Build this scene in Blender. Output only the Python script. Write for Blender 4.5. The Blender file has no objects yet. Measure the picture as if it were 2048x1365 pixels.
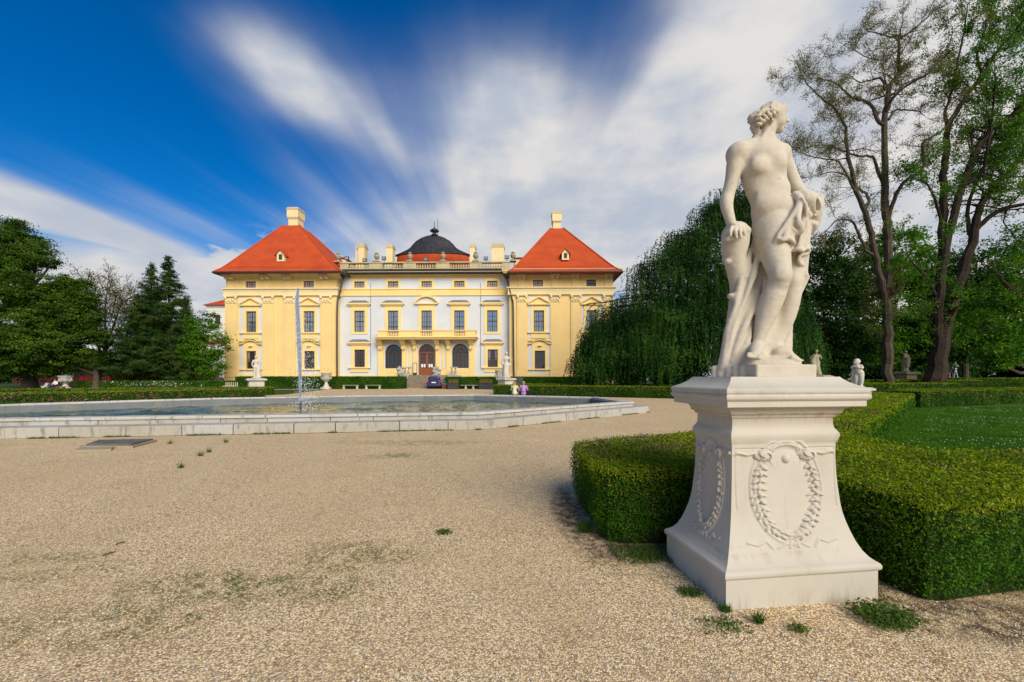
import bpy, math, random
import numpy as np
from mathutils import Vector, Matrix, noise as mnoise

random.seed(7); np.random.seed(7)
rng = np.random.default_rng(11)
C = bpy.context.scene.collection
scene = bpy.context.scene

# ---------------------------------------------------------------- camera
F = 780.0; CX = 1024.0; YH = 755.0; H = 1.6      # focal length and horizon of the 2048 px wide photograph
cam = bpy.data.cameras.new('camera'); camo = bpy.data.objects.new('camera', cam); C.objects.link(camo)
cam.sensor_width = 36.0; cam.lens = 36.0*F/2048.0; cam.shift_y = (YH-682.5)/2048.0
cam.clip_start = 0.05; cam.clip_end = 6000.0
camo.location = (0, 0, H); camo.rotation_euler = (math.radians(90), 0, 0)
scene.camera = camo

def at(px, py, Y):
    "world point that lies at depth Y on the sight line through a point measured in the photograph"
    return ((px-CX)/F*Y, Y, H+(YH-py)/F*Y)
def gp(px, py, z=0.0):
    Y = (H-z)*F/(py-YH)
    return ((px-CX)/F*Y, Y, z)

# ---------------------------------------------------------------- light
SUN_EL = math.radians(33); SUN_AZ = math.radians(152)   # azimuth clockwise from +Y: behind the camera, to the right
EXPOSURE = 0.60
scene.view_settings.view_transform = 'Standard'; scene.view_settings.look = 'None'
scene.view_settings.exposure = EXPOSURE; scene.view_settings.gamma = 1.0
scene.view_settings.use_curve_mapping = False
sl = bpy.data.lights.new('sun', 'SUN'); so = bpy.data.objects.new('sun', sl); C.objects.link(so)
sl.energy = 2.9; sl.angle = math.radians(42); sl.color = (1.0, 0.90, 0.75)
sd = Vector((math.sin(SUN_AZ)*math.cos(SUN_EL), math.cos(SUN_AZ)*math.cos(SUN_EL), math.sin(SUN_EL)))
so.rotation_euler = (-sd).to_track_quat('-Z', 'Y').to_euler(); so.location = sd*100

class NT:
    "small helper for node trees"
    def __init__(s, tree): s.t = tree; s.n = tree.nodes; s.l = tree.links
    def node(s, typ, **kw):
        nd = s.n.new(typ)
        for k, v in kw.items(): setattr(nd, k, v)
        return nd
    def put(s, sock, v):
        if isinstance(v, bpy.types.NodeSocket): s.l.new(v, sock)
        elif v is not None:
            if hasattr(sock.default_value, '__len__') and not hasattr(v, '__len__'): v = (v,)*len(sock.default_value)
            if hasattr(v, '__len__') and len(sock.default_value) == 4 and len(v) == 3: v = tuple(v)+(1,)
            sock.default_value = v
    def math(s, op, a, b=None, c=None, clamp=False):
        nd = s.node('ShaderNodeMath', operation=op); nd.use_clamp = clamp
        s.put(nd.inputs[0], a)
        if b is not None: s.put(nd.inputs[1], b)
        if c is not None: s.put(nd.inputs[2], c)
        return nd.outputs[0]
    def mix(s, f, a, b, mode='MIX'):
        nd = s.node('ShaderNodeMix', data_type='RGBA', blend_type=mode)
        s.put(nd.inputs[0], f); s.put(nd.inputs[6], a); s.put(nd.inputs[7], b)
        return nd.outputs[2]
    def ramp(s, f, stops):
        nd = s.node('ShaderNodeValToRGB'); cr = nd.color_ramp
        while len(cr.elements) < len(stops): cr.elements.new(0.5)
        for e, (p, c) in zip(cr.elements, stops):
            e.position = p; e.color = (c, c, c, 1) if not hasattr(c, '__len__') else tuple(c)+(1,)
        s.put(nd.inputs[0], f); return nd.outputs[0]
    def noise(s, vec, scale, detail=4, rough=0.55, dim='3D', dist=0.0):
        nd = s.node('ShaderNodeTexNoise', noise_dimensions=dim)
        s.put(nd.inputs['Vector'], vec); nd.inputs['Scale'].default_value = scale
        nd.inputs['Detail'].default_value = detail; nd.inputs['Roughness'].default_value = rough
        nd.inputs['Distortion'].default_value = dist
        return nd.outputs['Fac']
    def smooth(s, x, lo, hi):
        nd = s.node('ShaderNodeMapRange', interpolation_type='SMOOTHSTEP'); s.put(nd.inputs[0], x)
        nd.inputs[1].default_value = lo; nd.inputs[2].default_value = hi
        return nd.outputs[0]
    def comb(s, x, y, z):
        nd = s.node('ShaderNodeCombineXYZ'); s.put(nd.inputs[0], x); s.put(nd.inputs[1], y); s.put(nd.inputs[2], z)
        return nd.outputs[0]

# ---------------------------------------------------------------- world: Nishita sky with wind-drawn clouds on a high flat layer
world = bpy.data.worlds.new("World"); scene.world = world; world.use_nodes = True
w = NT(world.node_tree); w.n.clear()
out = w.node('ShaderNodeOutputWorld'); bg = w.node('ShaderNodeBackground'); w.l.new(bg.outputs[0], out.inputs[0])
sky = w.node('ShaderNodeTexSky', sky_type='NISHITA'); sky.sun_disc = False
sky.sun_elevation = SUN_EL; sky.sun_rotation = SUN_AZ; sky.air_density = 1.0; sky.dust_density = 0.4; sky.ozone_density = 3.0
tc = w.node('ShaderNodeTexCoord'); sep = w.node('ShaderNodeSeparateXYZ'); w.l.new(tc.outputs['Generated'], sep.inputs[0])
dx, dy, dz = sep.outputs
zc = w.math('MAXIMUM', dz, 0.03)
u = w.math('DIVIDE', dx, zc)                          # place on the cloud layer, across the wind
v = w.math('DIVIDE', w.math('ABSOLUTE', dy), zc)      # and along it
lv = w.math('LOGARITHM', w.math('MAXIMUM', v, 0.05), 2.718)
# warp so that streak edges wander
wob = w.math('MULTIPLY', w.math('SUBTRACT', w.noise(w.comb(u, w.math('MULTIPLY', lv, 0.9), 3.1), 1.6, 3), 0.5), 0.35)
uw = w.math('ADD', u, wob)
streak = w.noise(w.comb(w.math('MULTIPLY', u, 3.6), w.math('MULTIPLY', lv, 0.45), 0.7), 1.0, 4, 0.5)
broad = w.noise(w.comb(w.math('MULTIPLY', u, 1.3), w.math('MULTIPLY', lv, 1.1), 5.2), 1.1, 2, 0.45)
def blob(u0, su, l0, sl_, amp):
    a = w.math('DIVIDE', w.math('SUBTRACT', uw, u0), su); b = w.math('DIVIDE', w.math('SUBTRACT', lv, l0), sl_)
    e = w.math('EXPONENT', w.math('MULTIPLY', w.math('ADD', w.math('MULTIPLY', a, a), w.math('MULTIPLY', b, b)), -1.0))
    return w.math('MULTIPLY', e, amp)
dens = None
BLOBS = [(-2.82, .30, .90, .33, 1.3), (-3.6, .5, .80, .16, .5), (-.74, .22, .27, .18, .95), (-.55, .13, .52, .14, .35),
         (-.06, .27, .50, .30, 1.1), (.02, .55, .95, .33, .85), (.75, .34, .25, .55, 1.15), (1.25, .5, .30, .7, .85),
         (.62, .45, .85, .45, .8), (-.75, .8, 1.35, .35, .62), (.9, 1.6, 1.3, .4, .55), (-2.9, .35, .52, .10, .28), (1.9, .7, .45, .5, .9), (2.2, 1.2, 1.0, .4, .9), (3.4, 1.2, 1.2, .4, .7)]
for bl in BLOBS:
    e = blob(*bl); dens = e if dens is None else w.math('ADD', dens, e)
mod = w.math('ADD', w.math('MULTIPLY', streak, 1.0), w.math('MULTIPLY', broad, 0.9))
dens = w.math('MULTIPLY', dens, w.math('ADD', 0.22, mod))
dens = w.math('ADD', dens, w.math('MULTIPLY', w.math('SUBTRACT', streak, 0.5), 0.12))
dens = w.math('ADD', dens, w.math('MULTIPLY', w.math('MULTIPLY', w.smooth(lv, 0.15, 1.0), w.smooth(w.math('ADD', w.math('MULTIPLY', streak, .6), w.math('MULTIPLY', broad, .5)), .34, .86)), 0.42))
cl1 = w.smooth(dens, 0.03, 1.08)
# low heaps of cloud near the horizon, not drawn out
puff = w.noise(w.comb(w.math('MULTIPLY', dx, 1.0), w.math('MULTIPLY', dy, 1.0), w.math('MULTIPLY', dz, 2.6)), 5.5, 7, 0.56)
low = w.smooth(lv, 0.88, 1.22)
az = w.math('DIVIDE', dx, w.math('MAXIMUM', w.math('ABSOLUTE', dy), .05)); el = w.math('DIVIDE', dz, w.math('MAXIMUM', w.math('ABSOLUTE', dy), .05))
def heap(a0, sa, e0, se):
    p = w.math('DIVIDE', w.math('SUBTRACT', az, a0), sa); q = w.math('DIVIDE', w.math('SUBTRACT', el, e0), se)
    return w.math('EXPONENT', w.math('MULTIPLY', w.math('ADD', w.math('MULTIPLY', p, p), w.math('MULTIPLY', q, q)), -1.0))
hp = w.math('ADD', heap(-.80, .15, .235, .085), w.math('ADD', heap(-1.1, .28, .20, .06), heap(-.86, .2, .14, .06)))
puffm = w.math('MULTIPLY', w.smooth(w.math('ADD', puff, w.math('ADD', w.math('MULTIPLY', low, 0.13), w.math('MULTIPLY', hp, 0.16))), 0.53, 0.62), w.math('MAXIMUM', low, w.math('MULTIPLY', hp, .9)))
mask = w.math('MAXIMUM', cl1, puffm)
hs = w.node('ShaderNodeHueSaturation'); w.l.new(sky.outputs[0], hs.inputs['Color'])
hs.inputs['Saturation'].default_value = 1.45; hs.inputs['Value'].default_value = 1.0; hs.inputs['Hue'].default_value = 0.495
gm = w.mix(1.0, hs.outputs[0], (0.24, 0.80, 1.05), 'MULTIPLY')
shade = w.noise(w.comb(w.math('MULTIPLY', dx, 1.3), dy, w.math('MULTIPLY', dz, 2.0)), 4.0, 5, 0.5)
gm = w.mix(w.math('MULTIPLY', w.math('SUBTRACT', 1.0, w.smooth(dz, .0, .34)), .75), gm, (3.6, 4.6, 5.9))
cloudcol = w.mix(w.smooth(w.math('ADD', w.math('MULTIPLY', shade, .6), w.math('MULTIPLY', puff, .4)), .36, .62), (4.2, 4.7, 5.6), (6.9, 6.7, 6.5))
col = w.mix(mask, gm, cloudcol)
w.l.new(col, bg.inputs[0]); bg.inputs[1].default_value = 0.074

# ---------------------------------------------------------------- materials
def principled(name, rough=0.7, spec=0.3):
    m = bpy.data.materials.new(name); m.use_nodes = True
    t = NT(m.node_tree); b = t.n['Principled BSDF']
    b.inputs['Roughness'].default_value = rough; b.inputs['Specular IOR Level'].default_value = spec
    return m, t, b
def objco(t, sc=(1, 1, 1)):
    g = t.node('ShaderNodeNewGeometry')
    if sc == (1, 1, 1): return g.outputs['Position']
    vm = t.node('ShaderNodeVectorMath', operation='MULTIPLY'); t.l.new(g.outputs['Position'], vm.inputs[0]); vm.inputs[1].default_value = sc
    return vm.outputs[0]
def add_bump(t, b, h, strength=0.3, dist=0.01):
    bp = t.node('ShaderNodeBump'); bp.inputs['Strength'].default_value = strength; bp.inputs['Distance'].default_value = dist
    t.put(bp.inputs['Height'], h); t.l.new(bp.outputs[0], b.inputs['Normal'])
def simple(name, c1, c2=None, scale=3.0, rough=0.7, spec=0.3, bump=0.0, bscale=30, metal=0.0, sc=(1, 1, 1), lo=.35, hi=.65, detail=5):
    m, t, b = principled(name, rough, spec); b.inputs['Metallic'].default_value = metal
    co = objco(t, sc)
    if c2 is None: b.inputs['Base Color'].default_value = tuple(c1)+(1,)
    else:
        f = t.noise(co, scale, detail); t.l.new(t.ramp(f, [(lo, c1), (hi, c2)]), b.inputs['Base Color'])
    if bump: add_bump(t, b, t.noise(co, bscale, 4), bump, 0.02)
    return m
def leafmat(name, c1, c2, c3=None, trans=0.3, rough=0.55, clump=0.6, cs=0.9):
    m = bpy.data.materials.new(name); m.use_nodes = True; t = NT(m.node_tree); t.n.clear()
    o = t.node('ShaderNodeOutputMaterial'); g = t.node('ShaderNodeNewGeometry')
    cl = t.smooth(t.noise(g.outputs['Position'], cs, 2), .35, .65)
    f = t.math('ADD', t.math('MULTIPLY', g.outputs['Random Per Island'], 1-clump), t.math('MULTIPLY', cl, clump))
    st = [(0.0, c1), (1.0, c2)] if c3 is None else [(0.0, c1), (0.62, c2), (1.0, c3)]
    colr = t.ramp(f, st)
    b = t.node('ShaderNodeBsdfPrincipled'); t.l.new(colr, b.inputs['Base Color']); b.inputs['Roughness'].default_value = rough
    b.inputs['Specular IOR Level'].default_value = 0.08
    tr = t.node('ShaderNodeBsdfTranslucent'); t.l.new(t.mix(1.0, colr, (1.0, 1.25, .5), 'MULTIPLY'), tr.inputs[0])
    mx = t.node('ShaderNodeMixShader'); mx.inputs[0].default_value = trans
    t.l.new(b.outputs[0], mx.inputs[1]); t.l.new(tr.outputs[0], mx.inputs[2]); t.l.new(mx.outputs[0], o.inputs[0])
    return m

M = {}
# warm carved stone with stains
def stone(name, base, dark, stain, sc=2.2, amt=1.0, bumps=.25, stains=False):
    m, t, b = principled(name, 0.85, 0.15); co = objco(t)
    n1 = t.noise(co, sc, 6, .6); n2 = t.noise(co, sc*6, 5, .6); n3 = t.noise(co, 170, 3, .6)
    c = t.mix(t.smooth(n1, .40, .75), base, dark)
    c = t.mix(t.math('MULTIPLY', t.smooth(n2, .60, .78), .5*amt), c, stain)
    c = t.mix(t.math('MULTIPLY', t.smooth(n3, .52, .72), .22), c, tuple(x*.62 for x in base))
    if stains:
        sz = t.node('ShaderNodeSeparateXYZ'); t.l.new(co, sz.inputs[0]); z = sz.outputs[2]; drip = t.noise(objco(t, (9, 9, .8)), 1.6, 5, .65)
        for z0, z1, a, cc in ((1.335, 1.225, .8, (.42, .25, .12)), (-.02, .13, .75, (.30, .27, .21)), (1.50, 1.44, .5, (.36, .33, .27)), (.34, .25, .6, (.38, .33, .25))):
            mk = t.math('MULTIPLY', t.smooth(z, z0, z1) if z0 < z1 else t.math('MULTIPLY', t.smooth(z, z1, z0), t.math('LESS_THAN', z, z0)), 1.0)
            if z0 < z1: mk = t.math('SUBTRACT', 1.0, mk)
            c = t.mix(t.math('MULTIPLY', t.math('MULTIPLY', mk, t.smooth(drip, .46, .66)), a), c, cc)
        c = t.mix(t.math('MULTIPLY', t.smooth(drip, .60, .72), .35), c, (.36, .33, .27))
    t.l.new(c, b.inputs['Base Color'])
    add_bump(t, b, t.math('ADD', t.math('MULTIPLY', n3, .5), n2), bumps, .006)
    return m
M['statue'] = stone('weathered_statue_stone', (.535, .49, .405), (.455, .405, .315), (.28, .23, .16), 3.4, 1.2, .6)
M['pedestal'] = stone('painted_pedestal_stone', (.50, .470, .405), (.455, .425, .355), (.40, .28, .15), 2.0, .8, .45, True)
M['stone_far'] = stone('pale_garden_stone', (.58, .54, .46), (.44, .41, .35), (.25, .24, .2), 1.3, 1.0, .3)
M['stone_brown'] = stone('brown_old_stone', (.36, .31, .21), (.27, .23, .15), (.17, .15, .10), 1.3, 1.0, .3)
M['stone_urn'] = stone('grey_weathered_urn_stone', (.42, .40, .36), (.23, .22, .20), (.12, .12, .11), 2.5, 1.2, .5)
M['rim'] = None
# ---------------------------------------------------------------- object helpers
def tag(o, label=None, cat=None, group=None, kind=None):
    if label: o['label'] = label
    if cat: o['category'] = cat
    if group: o['group'] = group
    if kind: o['kind'] = kind
    return o
def empty(name, loc=(0, 0, 0), rz=0.0, label=None, cat=None, group=None):
    o = bpy.data.objects.new(name, None); C.objects.link(o); o.location = loc; o.rotation_euler = (0, 0, rz)
    o.empty_display_size = .3
    return tag(o, label, cat, group)
def link(name, me, mats, parent=None, smooth=False):
    o = bpy.data.objects.new(name, me); C.objects.link(o)
    for m in (mats if isinstance(mats, (list, tuple)) else [mats]): me.materials.append(m)
    if smooth: me.polygons.foreach_set('use_smooth', [True]*len(me.polygons))
    if parent is not None: o.parent = parent
    return o
def mesh_np(name, V, Fq, mats, parent=None, smooth=False, midx=None):
    "numpy mesh: V (n,3), Fq (m,k)"
    me = bpy.data.meshes.new(name); V = np.asarray(V, dtype=np.float32); Fq = np.asarray(Fq, dtype=np.int32)
    m, k = Fq.shape
    me.vertices.add(len(V)); me.vertices.foreach_set('co', V.ravel())
    me.loops.add(m*k); me.loops.foreach_set('vertex_index', Fq.ravel())
    me.polygons.add(m); me.polygons.foreach_set('loop_start', np.arange(0, m*k, k, dtype=np.int32))
    me.polygons.foreach_set('loop_total', np.full(m, k, dtype=np.int32))
    if midx is not None: me.polygons.foreach_set('material_index', np.asarray(midx, dtype=np.int32))
    me.update(calc_edges=True)
    return link(name, me, mats, parent, smooth)

class MB:
    "collects shapes into ONE mesh"
    def __init__(s): s.v = []; s.f = []; s.m = []; s.k = 0
    def add(s, vs, fs):
        b = len(s.v); s.v += [tuple(p) for p in vs]
        for f in fs: s.f.append(tuple(b+i for i in f)); s.m.append(s.k)
        return s
    def box(s, x0, x1, y0, y1, z0, z1):
        vs = [(x0, y0, z0), (x1, y0, z0), (x1, y1, z0), (x0, y1, z0), (x0, y0, z1), (x1, y0, z1), (x1, y1, z1), (x0, y1, z1)]
        return s.add(vs, [(0, 3, 2, 1), (4, 5, 6, 7), (0, 1, 5, 4), (1, 2, 6, 5), (2, 3, 7, 6), (3, 0, 4, 7)])
    def taper(s, x0, x1, y0, y1, z0, z1, d0=0, d1=0):
        "box whose bottom is grown by d0 and top by d1"
        vs = [(x0-d0, y0-d0, z0), (x1+d0, y0-d0, z0), (x1+d0, y1+d0, z0), (x0-d0, y1+d0, z0),
              (x0-d1, y0-d1, z1), (x1+d1, y0-d1, z1), (x1+d1, y1+d1, z1), (x0-d1, y1+d1, z1)]
        return s.add(vs, [(0, 3, 2, 1), (4, 5, 6, 7), (0, 1, 5, 4), (1, 2, 6, 5), (2, 3, 7, 6), (3, 0, 4, 7)])
    def prism(s, pts, y0, y1):
        "outline in the x-z plane (counter-clockwise seen from -y), given thickness along y"
        n = len(pts); vs = [(x, y0, z) for x, z in pts]+[(x, y1, z) for x, z in pts]
        fs = [tuple(range(n)), tuple(range(2*n-1, n-1, -1))]+[(i, n+i, n+(i+1) % n, (i+1) % n) for i in range(n)]
        return s.add(vs, fs)
    def slab(s, pts, z0, z1):
        "outline in the x-y plane (counter-clockwise from above)"
        n = len(pts); vs = [(x, y, z0) for x, y in pts]+[(x, y, z1) for x, y in pts]
        fs = [tuple(range(n-1, -1, -1)), tuple(range(n, 2*n))]+[(i, (i+1) % n, n+(i+1) % n, n+i) for i in range(n)]
        return s.add(vs, fs)
    def lathe(s, prof, c=(0, 0, 0), n=16, sx=1, sy=1, wav=0, wn=0):
        vs = []; fs = []; m = len(prof)
        for r, z in prof:
            for i in range(n):
                a = 2*math.pi*i/n; rr = r*(1+wav*math.cos(wn*a))
                vs.append((c[0]+rr*sx*math.cos(a), c[1]+rr*sy*math.sin(a), c[2]+z))
        for j in range(m-1):
            for i in range(n): fs.append((j*n+i, j*n+(i+1) % n, (j+1)*n+(i+1) % n, (j+1)*n+i))
        fs.append(tuple(range(n-1, -1, -1))); fs.append(tuple(range((m-1)*n, m*n)))
        return s.add(vs, fs)
    def tube(s, pts, rad, n=6, cap=True):
        pts = [Vector(p) for p in pts]; m = len(pts)
        if not hasattr(rad, '__len__'): rad = [rad]*m
        vs = []; fs = []; up = Vector((0, 0, 1)); prev = None
        for i, p in enumerate(pts):
            d = (pts[min(i+1, m-1)]-pts[max(i-1, 0)]);
            if d.length < 1e-9: d = Vector((0, 0, 1))
            d.normalize()
            if prev is None: a = d.cross(up if abs(d.z) < .95 else Vector((1, 0, 0)))
            else: a = prev-d*prev.dot(d)
            if a.length < 1e-6: a = d.cross(Vector((1, 0, 0)))
            a.normalize(); prev = a; b = d.cross(a)
            for k in range(n):
                t = 2*math.pi*k/n; q = p+(a*math.cos(t)+b*math.sin(t))*rad[i]; vs.append((q.x, q.y, q.z))
        for j in range(m-1):
            for k in range(n): fs.append((j*n+k, j*n+(k+1) % n, (j+1)*n+(k+1) % n, (j+1)*n+k))
        if cap: fs.append(tuple(range(n-1, -1, -1))); fs.append(tuple(range((m-1)*n, m*n)))
        return s.add(vs, fs)
    def build(s, name, mats, parent=None, smooth=False):
        me = bpy.data.meshes.new(name); me.from_pydata(s.v, [], s.f); me.update()
        for p, i in zip(me.polygons, s.m): p.material_index = i
        o = link(name, me, mats, parent, smooth)
        return o

def catmull(pts, sub=4):
    pts = [np.array(p, float) for p in pts]; out = []
    for i in range(len(pts)-1):
        p0 = pts[max(i-1, 0)]; p1 = pts[i]; p2 = pts[i+1]; p3 = pts[min(i+2, len(pts)-1)]
        for k in range(sub):
            t = k/sub; out.append(.5*((2*p1)+(-p0+p2)*t+(2*p0-5*p1+4*p2-p3)*t*t+(-p0+3*p1-3*p2+p3)*t**3))
    out.append(pts[-1]); return out

# ---------------------------------------------------------------- signed distance sculpting, meshed with surface nets
class Sculpt:
    def __init__(s, lo, hi, h):
        s.lo = np.array(lo, float); s.h = h; s.n = np.ceil((np.array(hi)-s.lo)/h).astype(int)+1
        s.f = np.full(s.n, 1.0, np.float32)
        s.ax = [s.lo[i]+h*np.arange(s.n[i]) for i in range(3)]
    def region(s, lo, hi):
        a = np.maximum(np.floor((np.array(lo)-s.lo)/s.h).astype(int), 0); b = np.minimum(np.ceil((np.array(hi)-s.lo)/s.h).astype(int)+1, s.n)
        if (b <= a).any(): return None, None
        sl = tuple(slice(a[i], b[i]) for i in range(3))
        X, Y, Z = np.meshgrid(s.ax[0][sl[0]], s.ax[1][sl[1]], s.ax[2][sl[2]], indexing='ij', sparse=True)
        return sl, (X, Y, Z)
    def blend(s, sl, d, k, sub=False):
        a = s.f[sl]
        if sub:
            h = np.clip(.5-.5*(a+d)/k, 0, 1); s.f[sl] = a+(-d-a)*h+k*h*(1-h)
        else:
            h = np.clip(.5+.5*(a-d)/k, 0, 1); s.f[sl] = a+(d-a)*h-k*h*(1-h)
    def cone(s, a, b, ra, rb, k=.02, sub=False, flat=None):
        a = np.array(a, float); b = np.array(b, float); r = max(ra, rb)+k+2.5*s.h
        sl, g = s.region(np.minimum(a, b)-r, np.maximum(a, b)+r)
        if sl is None: return
        ab = b-a; L = max(ab@ab, 1e-12)
        t = np.clip(((g[0]-a[0])*ab[0]+(g[1]-a[1])*ab[1]+(g[2]-a[2])*ab[2])/L, 0, 1)
        d = np.sqrt((g[0]-a[0]-t*ab[0])**2+(g[1]-a[1]-t*ab[1])**2+(g[2]-a[2]-t*ab[2])**2)-(ra+t*(rb-ra))
        s.blend(sl, d.astype(np.float32), k, sub)
    def chain(s, pts, rad, k=.02, sub=False, sm=0):
        "one tapering limb through several joints, blended into the body once"
        if sm:
            pr = catmull([tuple(p)+(r,) for p, r in zip(pts, rad)], sm); pts = [p[:3] for p in pr]; rad = [max(p[3], .001) for p in pr]
        P = np.array([tuple(p) for p in pts], float); r = max(rad)+k+2.5*s.h
        sl, g = s.region(P.min(0)-r, P.max(0)+r)
        if sl is None: return
        D = None
        for a, b, ra, rb in zip(P, P[1:], rad, rad[1:]):
            ab = b-a; L = max(ab@ab, 1e-12)
            t = np.clip(((g[0]-a[0])*ab[0]+(g[1]-a[1])*ab[1]+(g[2]-a[2])*ab[2])/L, 0, 1)
            d = np.sqrt((g[0]-a[0]-t*ab[0])**2+(g[1]-a[1]-t*ab[1])**2+(g[2]-a[2]-t*ab[2])**2)-(ra+t*(rb-ra))
            if D is None: D = d
            else:
                e = .0015; h = np.clip(.5+.5*(D-d)/e, 0, 1); D = D+(d-D)*h-e*h*(1-h)
        s.blend(sl, D.astype(np.float32), k, sub)
    def ell(s, c, r, k=.02, rot=None, sub=False):
        c = np.array(c, float); r = np.array(r, float); R = r.max()+k+2.5*s.h
        sl, g = s.region(c-R, c+R)
        if sl is None: return
        P = [g[0]-c[0], g[1]-c[1], g[2]-c[2]]
        if rot is not None:
            m = np.array(rot.to_3x3().transposed()); P = [m[i][0]*P[0]+m[i][1]*P[1]+m[i][2]*P[2] for i in range(3)]
        k0 = np.sqrt((P[0]/r[0])**2+(P[1]/r[1])**2+(P[2]/r[2])**2)
        k1 = np.sqrt((P[0]/r[0]**2)**2+(P[1]/r[1]**2)**2+(P[2]/r[2]**2)**2)+1e-9
        s.blend(sl, (k0*(k0-1)/k1).astype(np.float32), k, sub)
    def box(s, c, r, k=.02, rot=None, rnd=.01, sub=False):
        c = np.array(c, float); r = np.array(r, float); R = np.linalg.norm(r)+k+2.5*s.h
        sl, g = s.region(c-R, c+R)
        if sl is None: return
        P = [g[0]-c[0], g[1]-c[1], g[2]-c[2]]
        if rot is not None:
            m = np.array(rot.to_3x3().transposed()); P = [m[i][0]*P[0]+m[i][1]*P[1]+m[i][2]*P[2] for i in range(3)]
        q = [np.abs(P[i])-(r[i]-rnd) for i in range(3)]
        d = np.sqrt(np.maximum(q[0], 0)**2+np.maximum(q[1], 0)**2+np.maximum(q[2], 0)**2)+np.minimum(np.maximum(q[0], np.maximum(q[1], q[2])), 0)-rnd
        s.blend(sl, d.astype(np.float32), k, sub)
    def tri(s, a, b, c, th, k=.01, sub=False):
        "thick triangle, for sheets of cloth"
        a, b, c = (np.array(p, float) for p in (a, b, c)); P = np.array([a, b, c]); r = th+k+2.5*s.h
        sl, g = s.region(P.min(0)-r, P.max(0)+r)
        if sl is None: return
        n = np.cross(b-a, c-a); n = n/np.linalg.norm(n); dist = lambda p: (g[0]-p[0], g[1]-p[1], g[2]-p[2]); dot = lambda v, w_: v[0]*w_[0]+v[1]*w_[1]+v[2]*w_[2]
        ins = True; best = None
        for p, q in ((a, b), (b, c), (c, a)):
            e = q-p; v = dist(p); m = np.cross(e, n); ins = ins & (dot(v, m) <= 0); t = np.clip(dot(v, e)/(e@e), 0, 1)
            d2 = (v[0]-e[0]*t)**2+(v[1]-e[1]*t)**2+(v[2]-e[2]*t)**2; best = d2 if best is None else np.minimum(best, d2)
        pl = dot(dist(a), n)**2; d = np.sqrt(np.where(ins, pl, best))-th; s.blend(sl, d.astype(np.float32), k, sub)
    def mesh(s, name, mats, parent=None, relax=1):
        f = s.f.copy(); f[0] = f[-1] = 1; f[:, 0] = f[:, -1] = 1; f[:, :, 0] = f[:, :, -1] = 1
        ins = f < 0; n = ins.shape
        cnt = np.zeros(tuple(k-1 for k in n), np.int8)
        corners = [(i, j, k) for i in (0, 1) for j in (0, 1) for k in (0, 1)]
        def cs(a, c): return a[c[0]:n[0]-1+c[0], c[1]:n[1]-1+c[1], c[2]:n[2]-1+c[2]]
        for c in corners: cnt += cs(ins, c)
        mask = (cnt > 0) & (cnt < 8); I, J, K = np.nonzero(mask)
        idx = np.full(mask.shape, -1, np.int64); idx[I, J, K] = np.arange(len(I))
        acc = np.zeros((len(I), 3)); num = np.zeros(len(I))
        for c in corners:
            for ax in range(3):
                if c[ax]: continue
                c2 = list(c); c2[ax] = 1
                fa = f[I+c[0], J+c[1], K+c[2]]; fb = f[I+c2[0], J+c2[1], K+c2[2]]
                x = (fa < 0) != (fb < 0); t = np.where(x, fa/np.where(x, fa-fb, 1), 0)
                p = np.tile(np.array(c, float), (len(I), 1)); p[:, ax] += t
                acc[x] += p[x]; num += x
        V = acc/num[:, None]+np.stack([I, J, K], 1)
        quads = []
        for ax in range(3):
            sa = [slice(None)]*3; sb = [slice(None)]*3; sa[ax] = slice(0, n[ax]-1); sb[ax] = slice(1, n[ax])
            a = ins[tuple(sa)]; b = ins[tuple(sb)]; E = np.argwhere(a != b)
            o1, o2 = [(1, 2), (2, 0), (0, 1)][ax]
            E = E[(E[:, o1] > 0) & (E[:, o2] > 0) & (E[:, o1] < n[o1]-1) & (E[:, o2] < n[o2]-1)]
            flip = a[E[:, 0], E[:, 1], E[:, 2]]
            def cell(d1, d2):
                q = E.copy(); q[:, o1] -= d1; q[:, o2] -= d2; return idx[q[:, 0], q[:, 1], q[:, 2]]
            Q = np.stack([cell(1, 1), cell(0, 1), cell(0, 0), cell(1, 0)], 1)
            Q[~flip] = Q[~flip][:, ::-1]; quads.append(Q)
        Q = np.concatenate(quads); V = V*s.h+s.lo
        for _ in range(relax):
            S = np.zeros_like(V); w_ = np.zeros(len(V))
            for i in range(4):
                a = Q[:, i]; b = Q[:, (i+1) % 4]
                for kk in range(3):
                    S[:, kk] += np.bincount(a, V[b, kk], len(V))+np.bincount(b, V[a, kk], len(V))
                w_ += np.bincount(a, minlength=len(V))+np.bincount(b, minlength=len(V))
            V = V*.5+.5*S/w_[:, None]
        return mesh_np(name, V, Q, mats, parent, smooth=True)

# ---------------------------------------------------------------- foliage helpers
def unit(a): return a/np.maximum(np.linalg.norm(a, axis=1, keepdims=True), 1e-9)
def leaves(name, P, N, size, mats, parent=None, aspect=.55, jit=.8, midx=None, fold=False, droop=0.0):
    "one diamond-shaped face per leaf at P, facing roughly along N"
    n = len(P); N = unit(N+rng.normal(0, jit, (n, 3)))
    a = rng.normal(0, 1, (n, 3)); a[:, 2] -= droop
    T = unit(a-N*(a*N).sum(1, keepdims=True)); B = np.cross(N, T)
    s = (size if hasattr(size, '__len__') else np.full(n, size))*rng.uniform(.65, 1.3, n)
    s = s[:, None]
    V = np.stack([P-T*s*.5, P+B*s*.5*aspect+N*s*.05, P+T*s*.5, P-B*s*.5*aspect+N*s*.05], 1).reshape(-1, 3)
    Q = np.arange(4*n).reshape(n, 4)
    return mesh_np(name, V, Q, mats, parent, midx=midx)
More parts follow.
